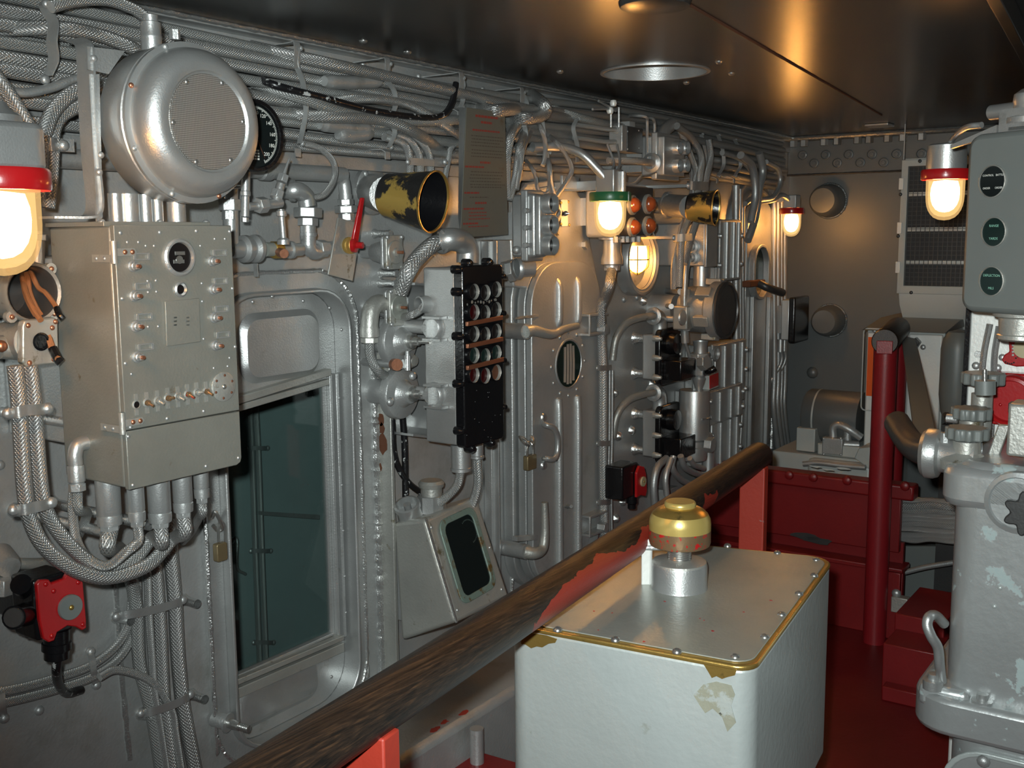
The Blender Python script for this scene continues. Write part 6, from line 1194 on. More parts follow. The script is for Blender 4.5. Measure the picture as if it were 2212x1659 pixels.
# far alarm box
Y=YW-0.22
t=alarm([(1376,1022),(1382,1006),(1392,1008),(1396,1025),(1398,1060),(1395,1072),(1384,1070),(1376,1075)],(1388,1040),11,Y,'small red and black alarm contact box by the wooden handrail',((1345,1010),(1378,1068)),None,None)
box(t,'mount','black',(W(1350,1020,Y+0.08).x,Y+0.08,W(1350,1060,Y+0.08).z),(W(1368,1020,Y+0.08).x,YW,W(1350,1020,Y+0.08).z),0.004); lat(t,'bottom_gland','black',W(1365,1068,Y+0.04),-AZ,[(0.02,-0.01),(0.02,0.03),(0.015,0.034),(0.015,0.05),(0,0.05)],14); MB().cyl(W(1340,1012,YW),W(1352,1014,Y+0.05),0.012).make(t,'stay','silver')
for i,(pts,r) in enumerate((([(1440,990),(1420,1010),(1412,1050),(1416,1110)],0.014),([(1455,985),(1452,1010),(1470,1035),(1500,1050)],0.012),([(1470,985),(1480,1010),(1510,1025),(1545,1030)],0.012),([(1450,990),(1438,1030),(1440,1070)],0.011),([(1490,990),(1500,1005),(1520,1012)],0.010))):
    cable(pc(pts,YW-0.18-0.02*i),r,('leftmost','fourth from the left','lowest sweeping','second from the left','shortest upper')[i]+' grey cable fanning out below the lower black-fronted switch box','cables fanning out behind the handrail',mat='silver')
prism(None,'gusset_plate','silver_wall',[W(1440,1060,YW-0.05),W(1465,1050,YW-0.05),W(1520,1060,YW-0.05),W(1530,1110,YW-0.05),W(1440,1150,YW-0.05)],(0,0.05,0),0.002); tag(bpy.data.objects['gusset_plate'],'flat silver gusset plate low on the wall behind the handrail','plate')
# ================================================================== FAR ARCHED DOOR
Ya=YW-0.05
d3=bpy.data.objects.new('door_3',None); COL.objects.link(d3); d3.location=W(1640,1000,YW); LOC['door_3']=W(1640,1000,YW); S(d3)
xl=W(1610,700,Ya).x; xr=W(1668,700,Ya).x; zt3=W(1640,432,Ya).z; zb3=0.5; cx=(xl+xr)/2
lp=rrect((cx,Ya,(zt3+zb3)/2),AX,AZ,xr-xl,zt3-zb3,(xr-xl)*0.45,10); prism(d3,'leaf','silver_wall',lp,(0,0.03,0),0.004)
for g in (0.05,0.10): MB().plate_hole(rrect((cx,Ya+g*0.3-0.004,(zt3+zb3)/2),AX,AZ,xr-xl+g*2,zt3-zb3+g*2,(xr-xl)*0.45+g,10),rrect((cx,Ya+g*0.3-0.004,(zt3+zb3)/2),AX,AZ,xr-xl+g*2-0.03,zt3-zb3+g*2-0.03,(xr-xl)*0.45+g-0.015,10),(0,0.03,0)).make(d3,'frame_rib','silver',0.003)
P=W(1634,578,Ya); rr=46*mpp(P); ww=(xr-xl)*0.30
pr=MB().plate_hole(rrect(P-AZ*0.02,AX,AZ,ww*2,rr*2.6,ww*0.95,8),rrect(P-AZ*0.02,AX,AZ,ww*1.6,rr*2.3,ww*0.78,8),(0,-0.03,0)).make(d3,'port_rim','silver',0.003); MB().prism(rrect(P-AZ*0.02+OUT*0.001,AX,AZ,ww*1.65,rr*2.35,ww*0.8,8),(0,-0.001,0)).make(d3,'port_glass','dial_green')
for i,u in enumerate((1620,1655)): 
    X=W(u,800,Ya).x; MB().box((X-0.02,Ya-0.02,0.55),(X+0.02,Ya,W(u,640,Ya).z)).make(d3,'upright_channel','silver' if i else 'silver_smooth',0.004)
MB().obox(W(1628,612,Ya-0.03),AX*0.09,AY*0.02,AZ*0.014).make(d3,'dog_lever','rust',0.004); MB().tube([W(1640,612,Ya-0.05),W(1660,622,Ya-0.09),W(1690,632,Ya-0.11)],0.018,10,4).make(d3,'dog_handle','dark_steel')
for i,(u,r) in enumerate(((1590,0.016),(1598,0.012),(1672,0.014),(1680,0.016),(1688,0.012),(1695,0.012),(1604,0.010))):
    o=cable([(u,400+i*8,YW-0.06),(u,600,YW-0.06),(u+1,800,YW-0.06),(u-1,880,YW-0.06),(u+(8 if u>1650 else -6),960,YW-0.06),(u+(16 if u>1650 else -10),1000,YW-0.06)],r,('second from the left','third from the left','third from the right','second from the right','rightmost','far right thin','leftmost thin')[i]+' upright silver pipe beside the far arched door','pipes beside the far arched door',mat='silver',name='upright_pipe')
for i,(pts) in enumerate(([(1560,330),(1600,345),(1628,380),(1630,420),(1610,440)],[(1655,350),(1680,365),(1685,395),(1670,425),(1640,432)],[(1640,330),(1648,370),(1640,410),(1632,470),(1615,520)],[(1600,335),(1625,360),(1632,420),(1622,480)])):
    cable(pc(pts,YW-0.14-0.02*i),0.011 if i<2 else 0.016,('thin grey cable arching over the far arched door, left loop','thin grey cable arching over the far arched door, right loop','thick dark conduit slanting across the top of the far arched door','second conduit slanting across the far arched door')[i],mat='silver')
weld(d3,[V((W(1660,700,YW).x,YW-0.03,0.5)),V((W(1660,700,YW).x,YW-0.03,W(1660,520,YW).z))],0.010)
# wall box with black front near the corner
Yb6=1.74; xA,xB_=W(1718,690,Yb6).x,W(1746,690,Yb6).x; Y6b=1.81; zA,zB=W(1720,648,Yb6).z,W(1720,735,Yb6).z
t=T('corner_switch_box','silver box with a black ribbed front beside the back wall corner','switch box',((xA+xB_)/2,Y6b,zB)); box(t,'case','silver_smooth',(xA,Yb6+0.03,zB),(min(xB_,XB-0.05),min(Y6b,YW-0.05),zA),0.004); box(t,'front','black',(xA-0.008,Yb6,zB-0.012),(min(xB_+0.01,XB-0.04),Yb6+0.032,zA+0.012),0.008,3); box(t,'mount','silver_wall',(xA+0.02,min(Y6b,YW-0.05)-0.01,zB+0.03),(xA+0.08,YW,zA-0.03))
for dx in (0.03,0.08): 
    P=V((xA+dx,Yb6+0.08,zB)); cyl(t,'bottom_gland','silver_smooth',P,P-AZ*0.06,0.016); tube(t,'drop_cable','silver',[P-AZ*0.05,P-AZ*0.12+AX*0.01,P+V((-0.06,0.06,-0.3)),P+V((-0.07,0.08,-0.7))],0.008)
# ================================================================== BACK WALL
RT=V((0,-1,0)); OB=V((-1,0,0))          # right and out for the back wall
XF=XB-0.03
zfl=B(1800,375,XF).z
tr=S(MB().box((XF,-1.9,zfl),(XB,YW,ZC)).box((XF-0.08,-1.9,ZC-0.02),(XF,YW,ZC)).make(None,'trim_2','hull_grey',0.003))
weld(tr,[(XF-0.082,-0.5,ZC-0.012),(XF-0.082,YW,ZC-0.012)],0.009)
weld(tr,[(XF-0.002,-0.5,zfl),(XF-0.002,YW,zfl)],0.005,'dark_steel','flange_seam')
for u,v in [(x,335) for x in (1733,1783,1833,1883,1936,1990)]+[(x,353) for x in (1758,1808,1858,1908)]:
    P=B(u,v-(u-1733)*0.012,XF); MB().lathe(P,OB,[(0.024,0),(0.023,0.006),(0.020,0.007),(0.018,0.002),(0.011,0.002),(0.010,0.005),(0,0.006)],16).make(tr,'ring_bolt','hull_grey')
for u in (1714,1737,1780,1808,1852,1877,1917,1950,1990):
    P=B(u,319,XF-0.05); MB().cyl(V((P.x,P.y,ZC-0.02)),V((P.x,P.y,ZC-0.048)),0.020,n=6).make(tr,'hex_bolt','steel' if u in (1808,1852,1877,1917) else 'silver')
for i,(u,v,rp) in enumerate(((1792,434,36),(1794,692,34))):
    P=B(u,v,XB); k=mpp(P); r=rp*k; t=T('steel_dome',('upper','lower')[i]+' round domed steel cap on the back wall','cap',P)
    lat(t,'dome','hull_grey',P,OB,[(r,-0.002),(r*0.98,0.02),(r*0.92,0.075),(r*0.84,0.098),(r*0.72,0.108),(0,0.111)],32); weld(t,circ(P+OB*0.002,RT,AZ,r*1.01,n=24)+[P+OB*0.002+RT*r*1.01],0.006,'hull_grey')
rivet(wb,B(1755,805,XB),OB,0.03,'weld_spot','hull_grey')
# ventilation trunk with wire grille
XV=4.85; yl=B(1942,500,XV).y; yr=B(2130,500,XV).y; zt_=B(1945,346,XV).z; zb_=B(1937,634,XV).z
t=T('vent_grille','tall wire-mesh ventilation grille in a pale metal frame on the back wall','vent',(XV,yl,zb_))
box(t,'trunk','grey_light',(XV+0.05,yr,zb_-0.02),(XB,yl,zt_+0.01),0.004)
box(t,'mesh_backing','mesh_dark',(XV+0.03,yr,zb_),(XV+0.05,yl-0.005,zt_))
MB().plate_hole([V((XV,yl,zt_)),V((XV,yr,zt_)),V((XV,yr,zb_)),V((XV,yl,zb_))],[V((XV,yl-0.028,zt_-0.028)),V((XV,yr+0.028,zt_-0.028)),V((XV,yr+0.028,zb_+0.035)),V((XV,yl-0.028,zb_+0.035))],(0.03,0,0)).make(t,'frame','grey_light',0.002)
b=MB(); y=yl-0.03
while y>yr+0.03: b.box((XV+0.014,y-0.0014,zb_+0.03),(XV+0.0164,y+0.0014,zt_-0.03)); y-=0.019
z=zb_+0.035
while z<zt_-0.03: b.box((XV+0.0165,yr+0.03,z-0.0012),(XV+0.0189,yl-0.03,z+0.0012)); z+=0.019
b.make(t,'wire_mesh','dark_steel',kind='stuff')
for v in (417,494,566): 
    z=B(2000,v,XV).z; box(t,'cross_bar','silver_worn',(XV+0.019,yr+0.02,z-0.012),(XV+0.026,yl-0.03,z+0.006),0.001)
for v in (395,490,575): box(t,'frame_clip','white_worn',(XV-0.006,yl-0.012,B(1940,v,XV).z-0.03),(XV,yl+0.008,B(1940,v,XV).z+0.02),0.002)
for u,v in ((1987,348),(1968,632),(1945,420),(1940,510)): rivet(t,B(u,v,XV),OB,0.008,'screw','dark_steel')
tube(t,'drop_wire','silver',[V((XV-0.02,B(1955,350,XV).y,zt_)),V((XV-0.02,B(1955,350,XV).y,ZC))],0.003,6)
zl=B(1870,712,4.62).z+0.14
prof=[(XV,zb_),(XV+0.02,zb_-0.05),(XV+0.08,zb_-0.11),(XV+0.13,min(zb_-0.16,zb_-0.12)),(XV+0.15,zl-0.10),(XB,zl-0.10),(XB,zb_)]
prism(t,'duct_elbow','white_worn',[V((x,yl-0.01,z)) for x,z in prof],(0,yr-yl,0))
# electrical cabinet with orange placard
XC=4.62; y0,y1=B(1868,800,XC).y,B(2036,800,XC).y; zc1=B(1870,712,XC).z; zc0=B(1868,975,XC).z
t=T('steel_locker','pale steel locker with a sloped top and orange placard by the back wall','locker',(XC,y0,zc0))
box(t,'body','grey_light',(XC+0.02,y1,zc0),(XB-0.02,y0,zc1),0.003)
ym=B(1958,800,XC).y
box(t,'left_door','white_worn',(XC,ym+0.004,zc0+0.01),(XC+0.02,y0-0.006,zc1-0.01),0.006); box(t,'right_door','white_worn',(XC,y1+0.006,zc0+0.01),(XC+0.02,ym-0.004,zc1-0.01),0.006)
prism(t,'sloped_top','grey_paint',[V((XC-0.03,y0+0.012,zc1)),V((XC+0.25,y0+0.012,zc1+0.035)),V((XB-0.02,y0+0.012,zc1+0.035)),V((XB-0.02,y0+0.012,zc1))],(0,y1-y0-0.02,0),0.002)
MB().obox(V((XC-0.004,B(1900,790,XC).y,(B(1880,728,XC).z+B(1880,855,XC).z)/2)),(0.003,0,0),(0,(B(1878,790,XC).y-B(1930,790,XC).y)/2,0),AZ*(B(1880,728,XC).z-B(1880,855,XC).z)/2).make(t,'placard','orange')
MB().plate_hole(rrect(V((XC-0.001,B(1903,800,XC).y,B(1903,800,XC).z)),RT,AZ,0.16,0.36,0.02,4),rrect(V((XC-0.001,B(1903,800,XC).y,B(1903,800,XC).z)),RT,AZ,0.15,0.35,0.016,4),(-0.004,0,0)).make(t,'door_bead','grey_light')
P=B(1982,740,XC); MB().obox(P+V((-0.02,0,0)),(0.02,0,0),(0,0.010,0.010),(0,-0.008,0.014)).make(t,'latch','dark_steel',0.003); rivet(t,B(1994,750,XC),OB,0.012,'latch_bolt','silver'); rivet(t,B(1889,715,XC),OB,0.010,'door_bolt','silver')
# flat support strap and accumulator bottle
t=T('gas_bottle','dark round-bottomed gas bottle standing upright right of the locker','gas bottle',B(2062,895,4.55)); P=B(2062,890,4.55); r=34*mpp(P); zt_=B(2062,722,4.55).z
lat(t,'bottle','grey_paint',P-AZ*0.06,AZ,[(0,0),(r*0.5,0.012),(r*0.85,0.06),(r,0.13),(r,zt_-P.z-0.0),(r*0.9,zt_-P.z+0.04),(r*0.6,zt_-P.z+0.07),(0,zt_-P.z+0.08)],32)
tube(t,'cradle','dark_steel',[P+V((-r*0.9,0.02,0.0)),P+V((0,0.0,-0.07)),P+V((r,0,0))],0.012); box(t,'cradle_post','dark_steel',(P.x-0.04,P.y-0.04,0),(P.x+0.04,P.y+0.04,P.z-0.05))
# blower motor on a plinth
XM=4.72; t=T('blower_motor','horizontal silver cylinder motor on a plinth by the back wall','motor',B(1805,960,XM)); P=B(1805,900,XM); r=57*mpp(P); ya,yb=B(1746,900,XM).y,B(1866,900,XM).y
lat(t,'drum','hull_grey',V((XM,ya,P.z)),RT,[(0,0),(r*0.93,0.0),(r,0.012),(r,ya-yb),(0,ya-yb)],40)
MB().lathe(V((XM,ya-0.05,P.z)),RT,[(r*1.005,0),(r*1.01,0.002),(r*1.01,0.006),(r*1.005,0.008)],40).make(t,'band','grey_light')
box(t,'foot','grey_light',(XM-r-0.02,ya+0.005,B(1760,950,XM).z-0.03),(XM+0.05,ya-0.08,B(1760,915,XM).z),0.004)
a=B(1776,944,XM-0.16); b_=B(1819,985,XM-0.16); tb=box(t,'terminal_box','silver',(XM-0.16,a.y,b_.z),(XM-0.05,b_.y,a.z),0.004)
for u,v in ((1779,948),(1816,947),(1779,981),(1816,982)): rivet(tb,B(u,v,XM-0.16),OB,0.006)
MB().tube([B(1800,944,XM-0.12),B(1800,925,XM-0.12),B(1812,918,XM-0.12),B(1835,928,XM-0.12),B(1860,945,XM-0.10)],0.018,12,5).make(t,'conduit_elbow','silver'); MB().cyl(B(1820,960,XM-0.12),B(1856,962,XM-0.10),0.020).make(t,'side_pipe','silver'); cyl(t,'side_riser','silver',B(1831,930,XM-0.10),B(1831,985,XM-0.10),0.018)
XP=4.55; z0=B(1700,1025,XP).z
t=T('plinth','grey step-shaped plinth carrying the blower motor','plinth',(XP,B(1780,1000,XP).y,0)); 
box(t,'base','grey_light',(XP,B(1668,1000,XP).y,0.0),(XB-0.02,B(1880,1000,XP).y,B(1750,982,XP).z),0.004); 
box(t,'upper_step','grey_light',(XP-0.06,B(1742,1000,XP-0.06).y,0.0),(XP,B(1885,1000,XP-0.06).y,B(1760,992,XP-0.06).z),0.02)
box(t,'motor_pad','grey_light',(XP+0.02,B(1762,970,XP).y,B(1750,982,XP).z),(XB-0.1,B(1872,970,XP).y,P.z-r+0.02),0.006); prism(t,'side_block','grey_light',[B(1845,990,XP-0.07),B(1855,968,XP-0.07),B(1880,966,XP-0.07),B(1880,1015,XP-0.07)],(0.2,0,0),0.004)
tube(t,'grab_rail','silver',[B(1735,1002,XP-0.08),B(1770,1000,XP-0.08),B(1820,1006,XP-0.08),B(1870,1010,XP-0.08)],0.012)
# ================================================================== RED BULWARK
XW=G(1888,1386,0).x+0.085
t=T('red_bulwark','low red painted steel bulwark crossing the far end of the deck','bulwark',(XW,1.2,0))
yA,yB=B(1480,1100,XW).y,B(1976,1100,XW).y; zT=(B(1670,1010,XW).z+B(1975,1050,XW).z)/2
zM=(B(1670,1040,XW).z+B(1960,1080,XW).z)/2; zL=(B(1680,1160,XW).z+B(1900,1182,XW).z)/2; zU=(B(1680,1195,XW).z+B(1900,1210,XW).z)/2
yA=min(yA,YW-0.05)
box(t,'face_plate','red_paint',(XW,B(1945,1100,XW).y,zL),(XW+0.03,yA,zM+0.01),0.003); box(t,'top_flange','red_paint',(XW-0.03,yB,zM),(XW+0.05,yA,zT),0.008)
box(t,'recess_plate','red_paint',(XW+0.07,B(1945,1100,XW).y,zU-0.03),(XW+0.09,yA,zL+0.02)); box(t,'lower_ledge','red_paint',(XW-0.01,B(1952,1200,XW).y,zU-0.02),(XW+0.10,yA,zU),0.004); box(t,'lower_plate','red_paint',(XW,B(1952,1200,XW).y,0),(XW+0.03,yA,zU-0.015),0.003)
box(t,'seam_strip','red_paint',(XW-0.006,B(1905,1250,XW).y,0.0),(XW,B(1912,1250,XW).y,zU-0.02))
for u,v in ((1705,1026),(1830,1038),(1955,1050),(1757,1031)): P=B(u,v,XW-0.03); MB().lathe(P,OB,[(0.019,0),(0.016,0.010),(0.010,0.014),(0,0.015)],14).make(t,'bolt_head','red_paint')
for u,v in ((1738,1166),(1765,1176)): 
    P=B(u,v-8,XW-0.001); lp=[P+RT*(0.06*math.cos(a)*random.uniform(.8,1.2))+AZ*(0.014*math.sin(a)*random.uniform(.7,1.2)) for a in [i*math.pi/7 for i in range(14)]]; prism(t,'bare_patch','dark_steel',lp,(0.001,0,0))
for u,v in ((1820,1012),(1760,1008),(1789,1014)):
    P=B(u,v,XW-0.031); lp=[P+RT*(0.03*math.cos(a)*random.uniform(.6,1.2))+AZ*(0.005*math.sin(a)*random.uniform(.6,1.2)) for a in [i*math.pi/5 for i in range(10)]]; prism(t,'chipped_patch','grey_light',lp,(0.001,0,0))
# cables past the right end of the bulwark
for i in range(9):
    v=1078+i*10.5; P0=B(1944,v+(3 if i%2 else 0),XW+0.12); pts=[P0,B(1975,v+2+3*math.sin(i),XW+0.10),B(2010,v+3-2*math.sin(i*1.7),XW+0.08),B(2060,v+7,XW+0.05),B(2150,v+12,XW+0.05)]
    o=tube(None,'braided_cable','braid_grey' if i%3 else 'braid',pts,(0.012,0.019,0.016,0.012,0.013,0.016,0.012,0.012,0.013)[i],10); root(o,pts[0]); tag(o,('topmost' if i==0 else ORD[i]+' from the top')+' silver cable of the level bundle behind the right pedestal','cable','level cables right of the red bulwark')
o=tube(None,'thin_pipe','silver',[B(1955,1236,XW+0.2),B(2000,1225,XW+0.2),B(2060,1215,XW+0.2)],0.011); root(o,B(1955,1236,XW+0.2)); tag(o,'lone thin silver pipe slanting below the level cable bundle','pipe')
t=T('step_box','dark red step box on the deck right of the red post','step',G(1960,1500,0)); a=G(1908,1500,0); Xs=a.x
box(t,'riser','red_paint',(Xs,B(2020,1450,Xs).y,0),(Xs+0.5,B(1905,1450,Xs).y,B(1960,1400,Xs).z),0.004); box(t,'toe_plate','red_paint',(Xs-0.05,B(2025,1480,Xs-0.05).y,0),(Xs,B(1905,1480,Xs-0.05).y,0.05),0.004); box(t,'upper_riser','red_paint',(Xs+0.16,B(2040,1350,Xs+0.16).y,0.0),(Xs+0.5,B(1932,1350,Xs+0.16).y,B(1960,1330,Xs+0.16).z),0.004)
t=T('dark_backing','dark grey sheet behind the lone thin pipe','sheet',B(1990,1260,XW+0.5)); prism(t,'sheet','grey_paint',[B(1950,1180,XW+0.5),B(2120,1180,XW+0.5),B(2120,1400,XW+0.5),B(1950,1400,XW+0.5)],(0.02,0,0)); box(t,'foot','grey_paint',(XW+0.5,B(2100,1400,XW+0.5).y,0),(XW+0.52,B(1960,1400,XW+0.5).y,B(2000,1395,XW+0.5).z))
t=T('bracket_arm','small red hinged bracket at the foot of the bulwark end','bracket',B(1935,1300,XW-0.02)); box(t,'plate','red_paint',B(1918,1235,XW-0.05),B(1942,1380,XW-0.03),0.003); rivet(t,B(1936,1282,XW-0.05),OB,0.018,'pin','silver'); box(t,'foot','red_paint',(XW-0.05,B(1942,1380,XW).y,0),(XW-0.03,B(1920,1380,XW).y,B(1930,1375,XW).z)); MB().obox(B(1945,1305,XW-0.05),(0.02,0,0),(0,0.03,0),(0,0,0.03)).make(t,'hook','silver_worn',0.003)
# ================================================================== RED POST RAIL
Pb=G(1888,1386,0); zR=1.135; r=0.042
t=T('red_post_rail','thick red pipe post with a short dark wooden rail on top','handrail',Pb)
tp=V((Pb.x,Pb.y,zR)); cyl(t,'front_post','red_post',Pb,tp,r,n=28); d=(G(1950,694,zR+0.03)-G(1905,738,zR+0.03)); d.z=0; d=d.normalized()
Lr=0.58; far=tp+d*(Lr-0.06); cyl(t,'rear_post','red_post',V((far.x,far.y,0)),far,r,n=24)
lat(t,'wooden_rail','wood',tp-d*0.045+AZ*0.02,d,[(0,0),(0.044,0.0),(0.048,0.01),(0.048,Lr),(0.044,Lr+0.01),(0,Lr+0.012)],26)
MB().obox(tp-d*0.047+AZ*0.0,d.cross(AZ)*0.028,AZ*0.024,d*0.003).make(t,'end_plate','red_post',0.002)
t=T('flat_brace','slanting flat grey brace bar behind the red post','brace',B(2000,990,3.7)); A1,A2=B(1962,730,4.50),B(2006,990,2.60)
MB().ribbon([A1,A2],V((0,-0.055,-0.01)),0.008,1,False).make(t,'bar','grey_paint')
rivet(t,A2+V((-0.01,0,0.03)),OB,0.014,'bolt','silver')
# ================================================================== RIGHT PEDESTAL INSTRUMENT
XQ=2.35; yL=B(2046,1250,XQ).y; yR=yL-0.42; zTop=B(2100,1000,XQ).z; zF=B(2010,1520,XQ).z
t=T('sight_pedestal','chipped silver cast pedestal at the right edge with handwheels on top','pedestal',(XQ+0.2,yL-0.2,0))
cyq=(yL+yR)/2; cxq=XQ+0.19
prism(t,'column','pedestal_chip',rrect(V((cxq,cyq,zF)),AX,AY,0.38,yL-yR,0.055,6),(0,0,zTop-zF),0.02)
prism(t,'neck_block','pedestal_chip',rrect(V((cxq-0.02,cyq+0.01,zTop-0.10)),AX,AY,0.36,yL-yR+0.03,0.05,6),(0,0,0.09),0.02)
fzl=B(2000,1545,XQ-0.03).z
prism(t,'base_flange','pedestal_chip',rrect(V((cxq,cyq+0.012,fzl-0.035)),AX,AY,0.46,yL-yR+0.10,0.09,7),(0,0,0.085),0.012)
box(t,'corner_rib','pedestal_chip',(XQ-0.02,yL-0.06,zF),(XQ+0.05,yL+0.045,zF+0.05),0.012)
zl=fzl-0.03; prism(t,'lower_body','pedestal_chip',rrect(V((cxq+0.01,cyq-0.0,0)),AX,AY,0.36,yL-yR-0.02,0.07,6),(0,0,zl),0.01)
P=V((cxq-0.172,B(2140,1640,XQ).y-0.03,zl-0.14)); MB().plate_hole(rrect(P,RT,AZ,0.26,0.20,0.09,7),rrect(P,RT,AZ,0.235,0.175,0.078,7),(-0.012,0,0)).make(t,'access_rim','pedestal_paint',0.003); prism(t,'access_cover','pedestal_chip',rrect(P,RT,AZ,0.236,0.176,0.078,7),(-0.006,0,0),0.002)
rivet(t,B(2124,1645,cxq-0.19),OB,0.014,'cover_bolt','silver')
for u,v in ((2122,1512),(2016,1468)): P=B(u,v,XQ-0.01); MB().lathe(P-AZ*0.02,AZ,[(0.022,0),(0.022,0.02),(0.012,0.022),(0.012,0.034),(0,0.036)],12).make(t,'flange_bolt','silver_smooth')
tube(t,'carry_handle','silver_smooth',[B(2034,1470,XQ-0.0),B(2030,1440,XQ-0.03),B(2026,1400,XQ-0.04),B(2012,1375,XQ-0.05),B(2003,1350,XQ-0.05),B(2008,1332,XQ-0.04),B(2022,1330,XQ-0.0),B(2040,1348,XQ+0.03)],0.011,12)
P=B(2200,1085,XQ); lat(t,'dial_boss','pedestal_chip',P,OB,[(0.066,-0.002),(0.064,0.012),(0.055,0.016),(0.052,0.010),(0,0.010)],30)
b=MB(); lp=[]
for i in range(48):
    a=2*math.pi*i/48; rr=0.040+0.008*math.cos(7*a); lp.append(P+OB*0.014+V((0,-0.022,-0.016))+(RT*math.cos(a)+AZ*math.sin(a))*rr)
b.prism(lp,OB*0.018).make(t,'star_knob','dark_steel',0.003)
for u,v in ((2145,1050),(2130,1085),(2110,1095),(2160,1270),(2148,1310)): rivet(t,B(u,v,XQ),OB,0.005,'rivet','pedestal_paint')
def scallop(c_,R_,h,par,name,mt='dark_steel',n_=11):
    lp=[]
    for i in range(72):
        a=2*math.pi*i/72; rr=R_*(1+0.08*math.cos(n_*a)); lp.append(V(c_)+AX*rr*math.cos(a)+AY*rr*math.sin(a))
    return MB().prism(lp,AZ*h).make(par,name,mt,0.004)
XT=XQ+0.08
P=B(2086,1005,XT); k=mpp(P); zs_=P.z
sk=lat(t,'spindle_tube','olive' if False else 'silver_worn',V((P.x,P.y,zTop-0.03)),AZ,[(0.052,0),(0.054,0.02),(0.036,0.03),(0.029,0.036),(0.028,B(2086,952,XT).z-zTop+0.03)],26)
scallop(V((P.x,P.y,B(2086,948,XT).z)),0.043,0.026,sk,'scalloped_knob','grey_paint'); P2=B(2098,905,XT+0.12); s2=cyl(t,'second_spindle','silver_worn',V((P2.x,P2.y,zTop-0.02)),P2,0.026); scallop(V((P2.x,P2.y,B(2098,905,XT+0.12).z)),0.042,0.026,s2,'scalloped_knob','grey_paint')
P3=B(2122,850,XT+0.22); s3=cyl(t,'third_spindle','silver_worn',V((P3.x,P3.y,zTop-0.02)),P3,0.024); scallop(V((P3.x,P3.y,B(2115,830,XT+0.22).z)),0.046,0.028,s3,'scalloped_knob','grey_paint')
cyl(s3,'pointer_barrel','grey_paint',B(2128,852,XT),B(2128,822,XT),0.021); cyl(s3,'pointer_rod','steel',B(2127,822,XT),B(2127,798,XT),0.005)
Q=V((P.x+0.10,yL+0.0,B(2030,985,XT).z)); ax=AY
lat(t,'side_trunnion','silver_smooth',V((XT+0.02,yL-0.03,B(2030,985,XT).z)),AY,[(0.05,0),(0.046,0.04),(0.040,0.055),(0.040,0.075),(0.052,0.08),(0.056,0.09),(0.056,0.105),(0.048,0.115),(0,0.115)],26)
hexn(t,'trunnion_bolt','silver',V((XT+0.0,yL+0.035,B(2026,945,XT).z-0.01)),V((XT,yL+0.035,B(2026,945,XT).z+0.012)),0.010)
E1=V((XT+0.02,yL+0.08,B(1992,985,XT).z))
tube(t,'eyepiece_arm','dark_steel',[E1+V((0.02,-0.02,0)),E1+V((0.07,0.03,-0.004)),E1+V((0.15,0.075,0.0)),E1+V((0.26,0.13,0.02))],0.032,16)
cyl(t,'side_cock','silver',B(2068,905,XT+0.1),B(2045,903,XT+0.1),0.010)
zcap=zTop-0.03
# open carriage behind the handwheels
cr=MB().plate_hole(rrect(V((XT+0.12,cyq-0.06,zTop-0.012)),AX,AY,0.26,0.30,0.03,4),rrect(V((XT+0.12,cyq-0.06,zTop-0.012)),AX,AY,0.18,0.22,0.02,4),(0,0,0.05)).make(t,'carriage_frame','silver_worn',0.006)
MB().obox(B(2155,960,XT+0.05),(0.008,0,0),(0,-0.012,0.0),(0.0,-0.012,0.045)).make(t,'carriage_strut','silver_worn',0.003)
P=B(2205,900,XQ+0.05); box(t,'rack_block','silver_worn',P+V((-0.03,-0.08,-0.08)),P+V((0.05,0.02,0.03)),0.006); box(t,'rack','dark_steel',B(2178,870,XQ+0.04),B(2215,890,XQ+0.07),0.002)
# support plate behind
XS=2.80; yS=B(2090,780,XS).y
t=T('support_plate','bright silver upright plate behind the handwheels of the right pedestal','plate',(XS,yS,0)); box(t,'plate','white_worn',(XS,yS-0.55,0),(XS+0.05,yS,B(2095,690,XS).z+0.25),0.006); MB().ribbon([V((XS-0.004,yS+0.002,1.0)),V((XS-0.004,yS+0.002,1.5))],(0,0.012,0),0.01,1,False).make(t,'edge_seal','black')
for u,v in ((2108,790),(2155,795)): rivet(t,B(u,v,XS-0.002),OB,0.010,'bolt','silver')
rivet(t,B(2113,765,XS),OB,0.009,'hex_plug','silver',hexa=True); rivet(t,B(2165,772,XS),OB,0.009,'bolt','silver')
for i,(a,b_) in enumerate((((2138,700),(2120,830)),((2158,705),(2146,830)))):
    P0,P1=B(*a,XS-0.03),B(*b_,XS-0.03); o=tube(None,'braided_cable','braid',[P0,P0.lerp(P1,0.5)+V((0,0.004,0)),P1,P1-AZ*0.15],0.0075); root(o,P0); tag(o,('left','right')[i]+' of two braided cables running down the bright plate under the dial head','cable')
t=T('red_alarm_cover','red cast cover with a pale disc at the right picture edge','alarm box',B(2195,770,XS-0.03)); prism(t,'cover','red_gloss',[B(u,v,XS-0.03) for u,v in ((2178,735),(2230,735),(2240,790),(2195,792),(2170,786),(2163,778),(2170,766),(2180,760))],(0.025,0,0),0.003)
lat(t,'disc','yellow_disc',B(2213,752,XS-0.032),OB,[(0.024,0),(0.024,0.004),(0,0.005)],24); b=MB()
for i in range(9): b.lathe(B(2172+i*4.5,782+4*math.sin(i*0.7)-i*1.4*(1 if i>4 else 0),XS-0.032),OB,[(0.0022,0),(0,0.002)],6)
b.make(t,'bead_chain','dark_steel'); 
for i in range(4): rivet(t,B(2188,746+i*7,XS-0.03),OB,0.003,'rivet','grey_light')
t=T('red_round_cover','round red domed cover behind the handwheels at the right edge','cover',B(2180,865,XS-0.04)); P=B(2182,866,XS-0.06); rr=50*mpp(P)
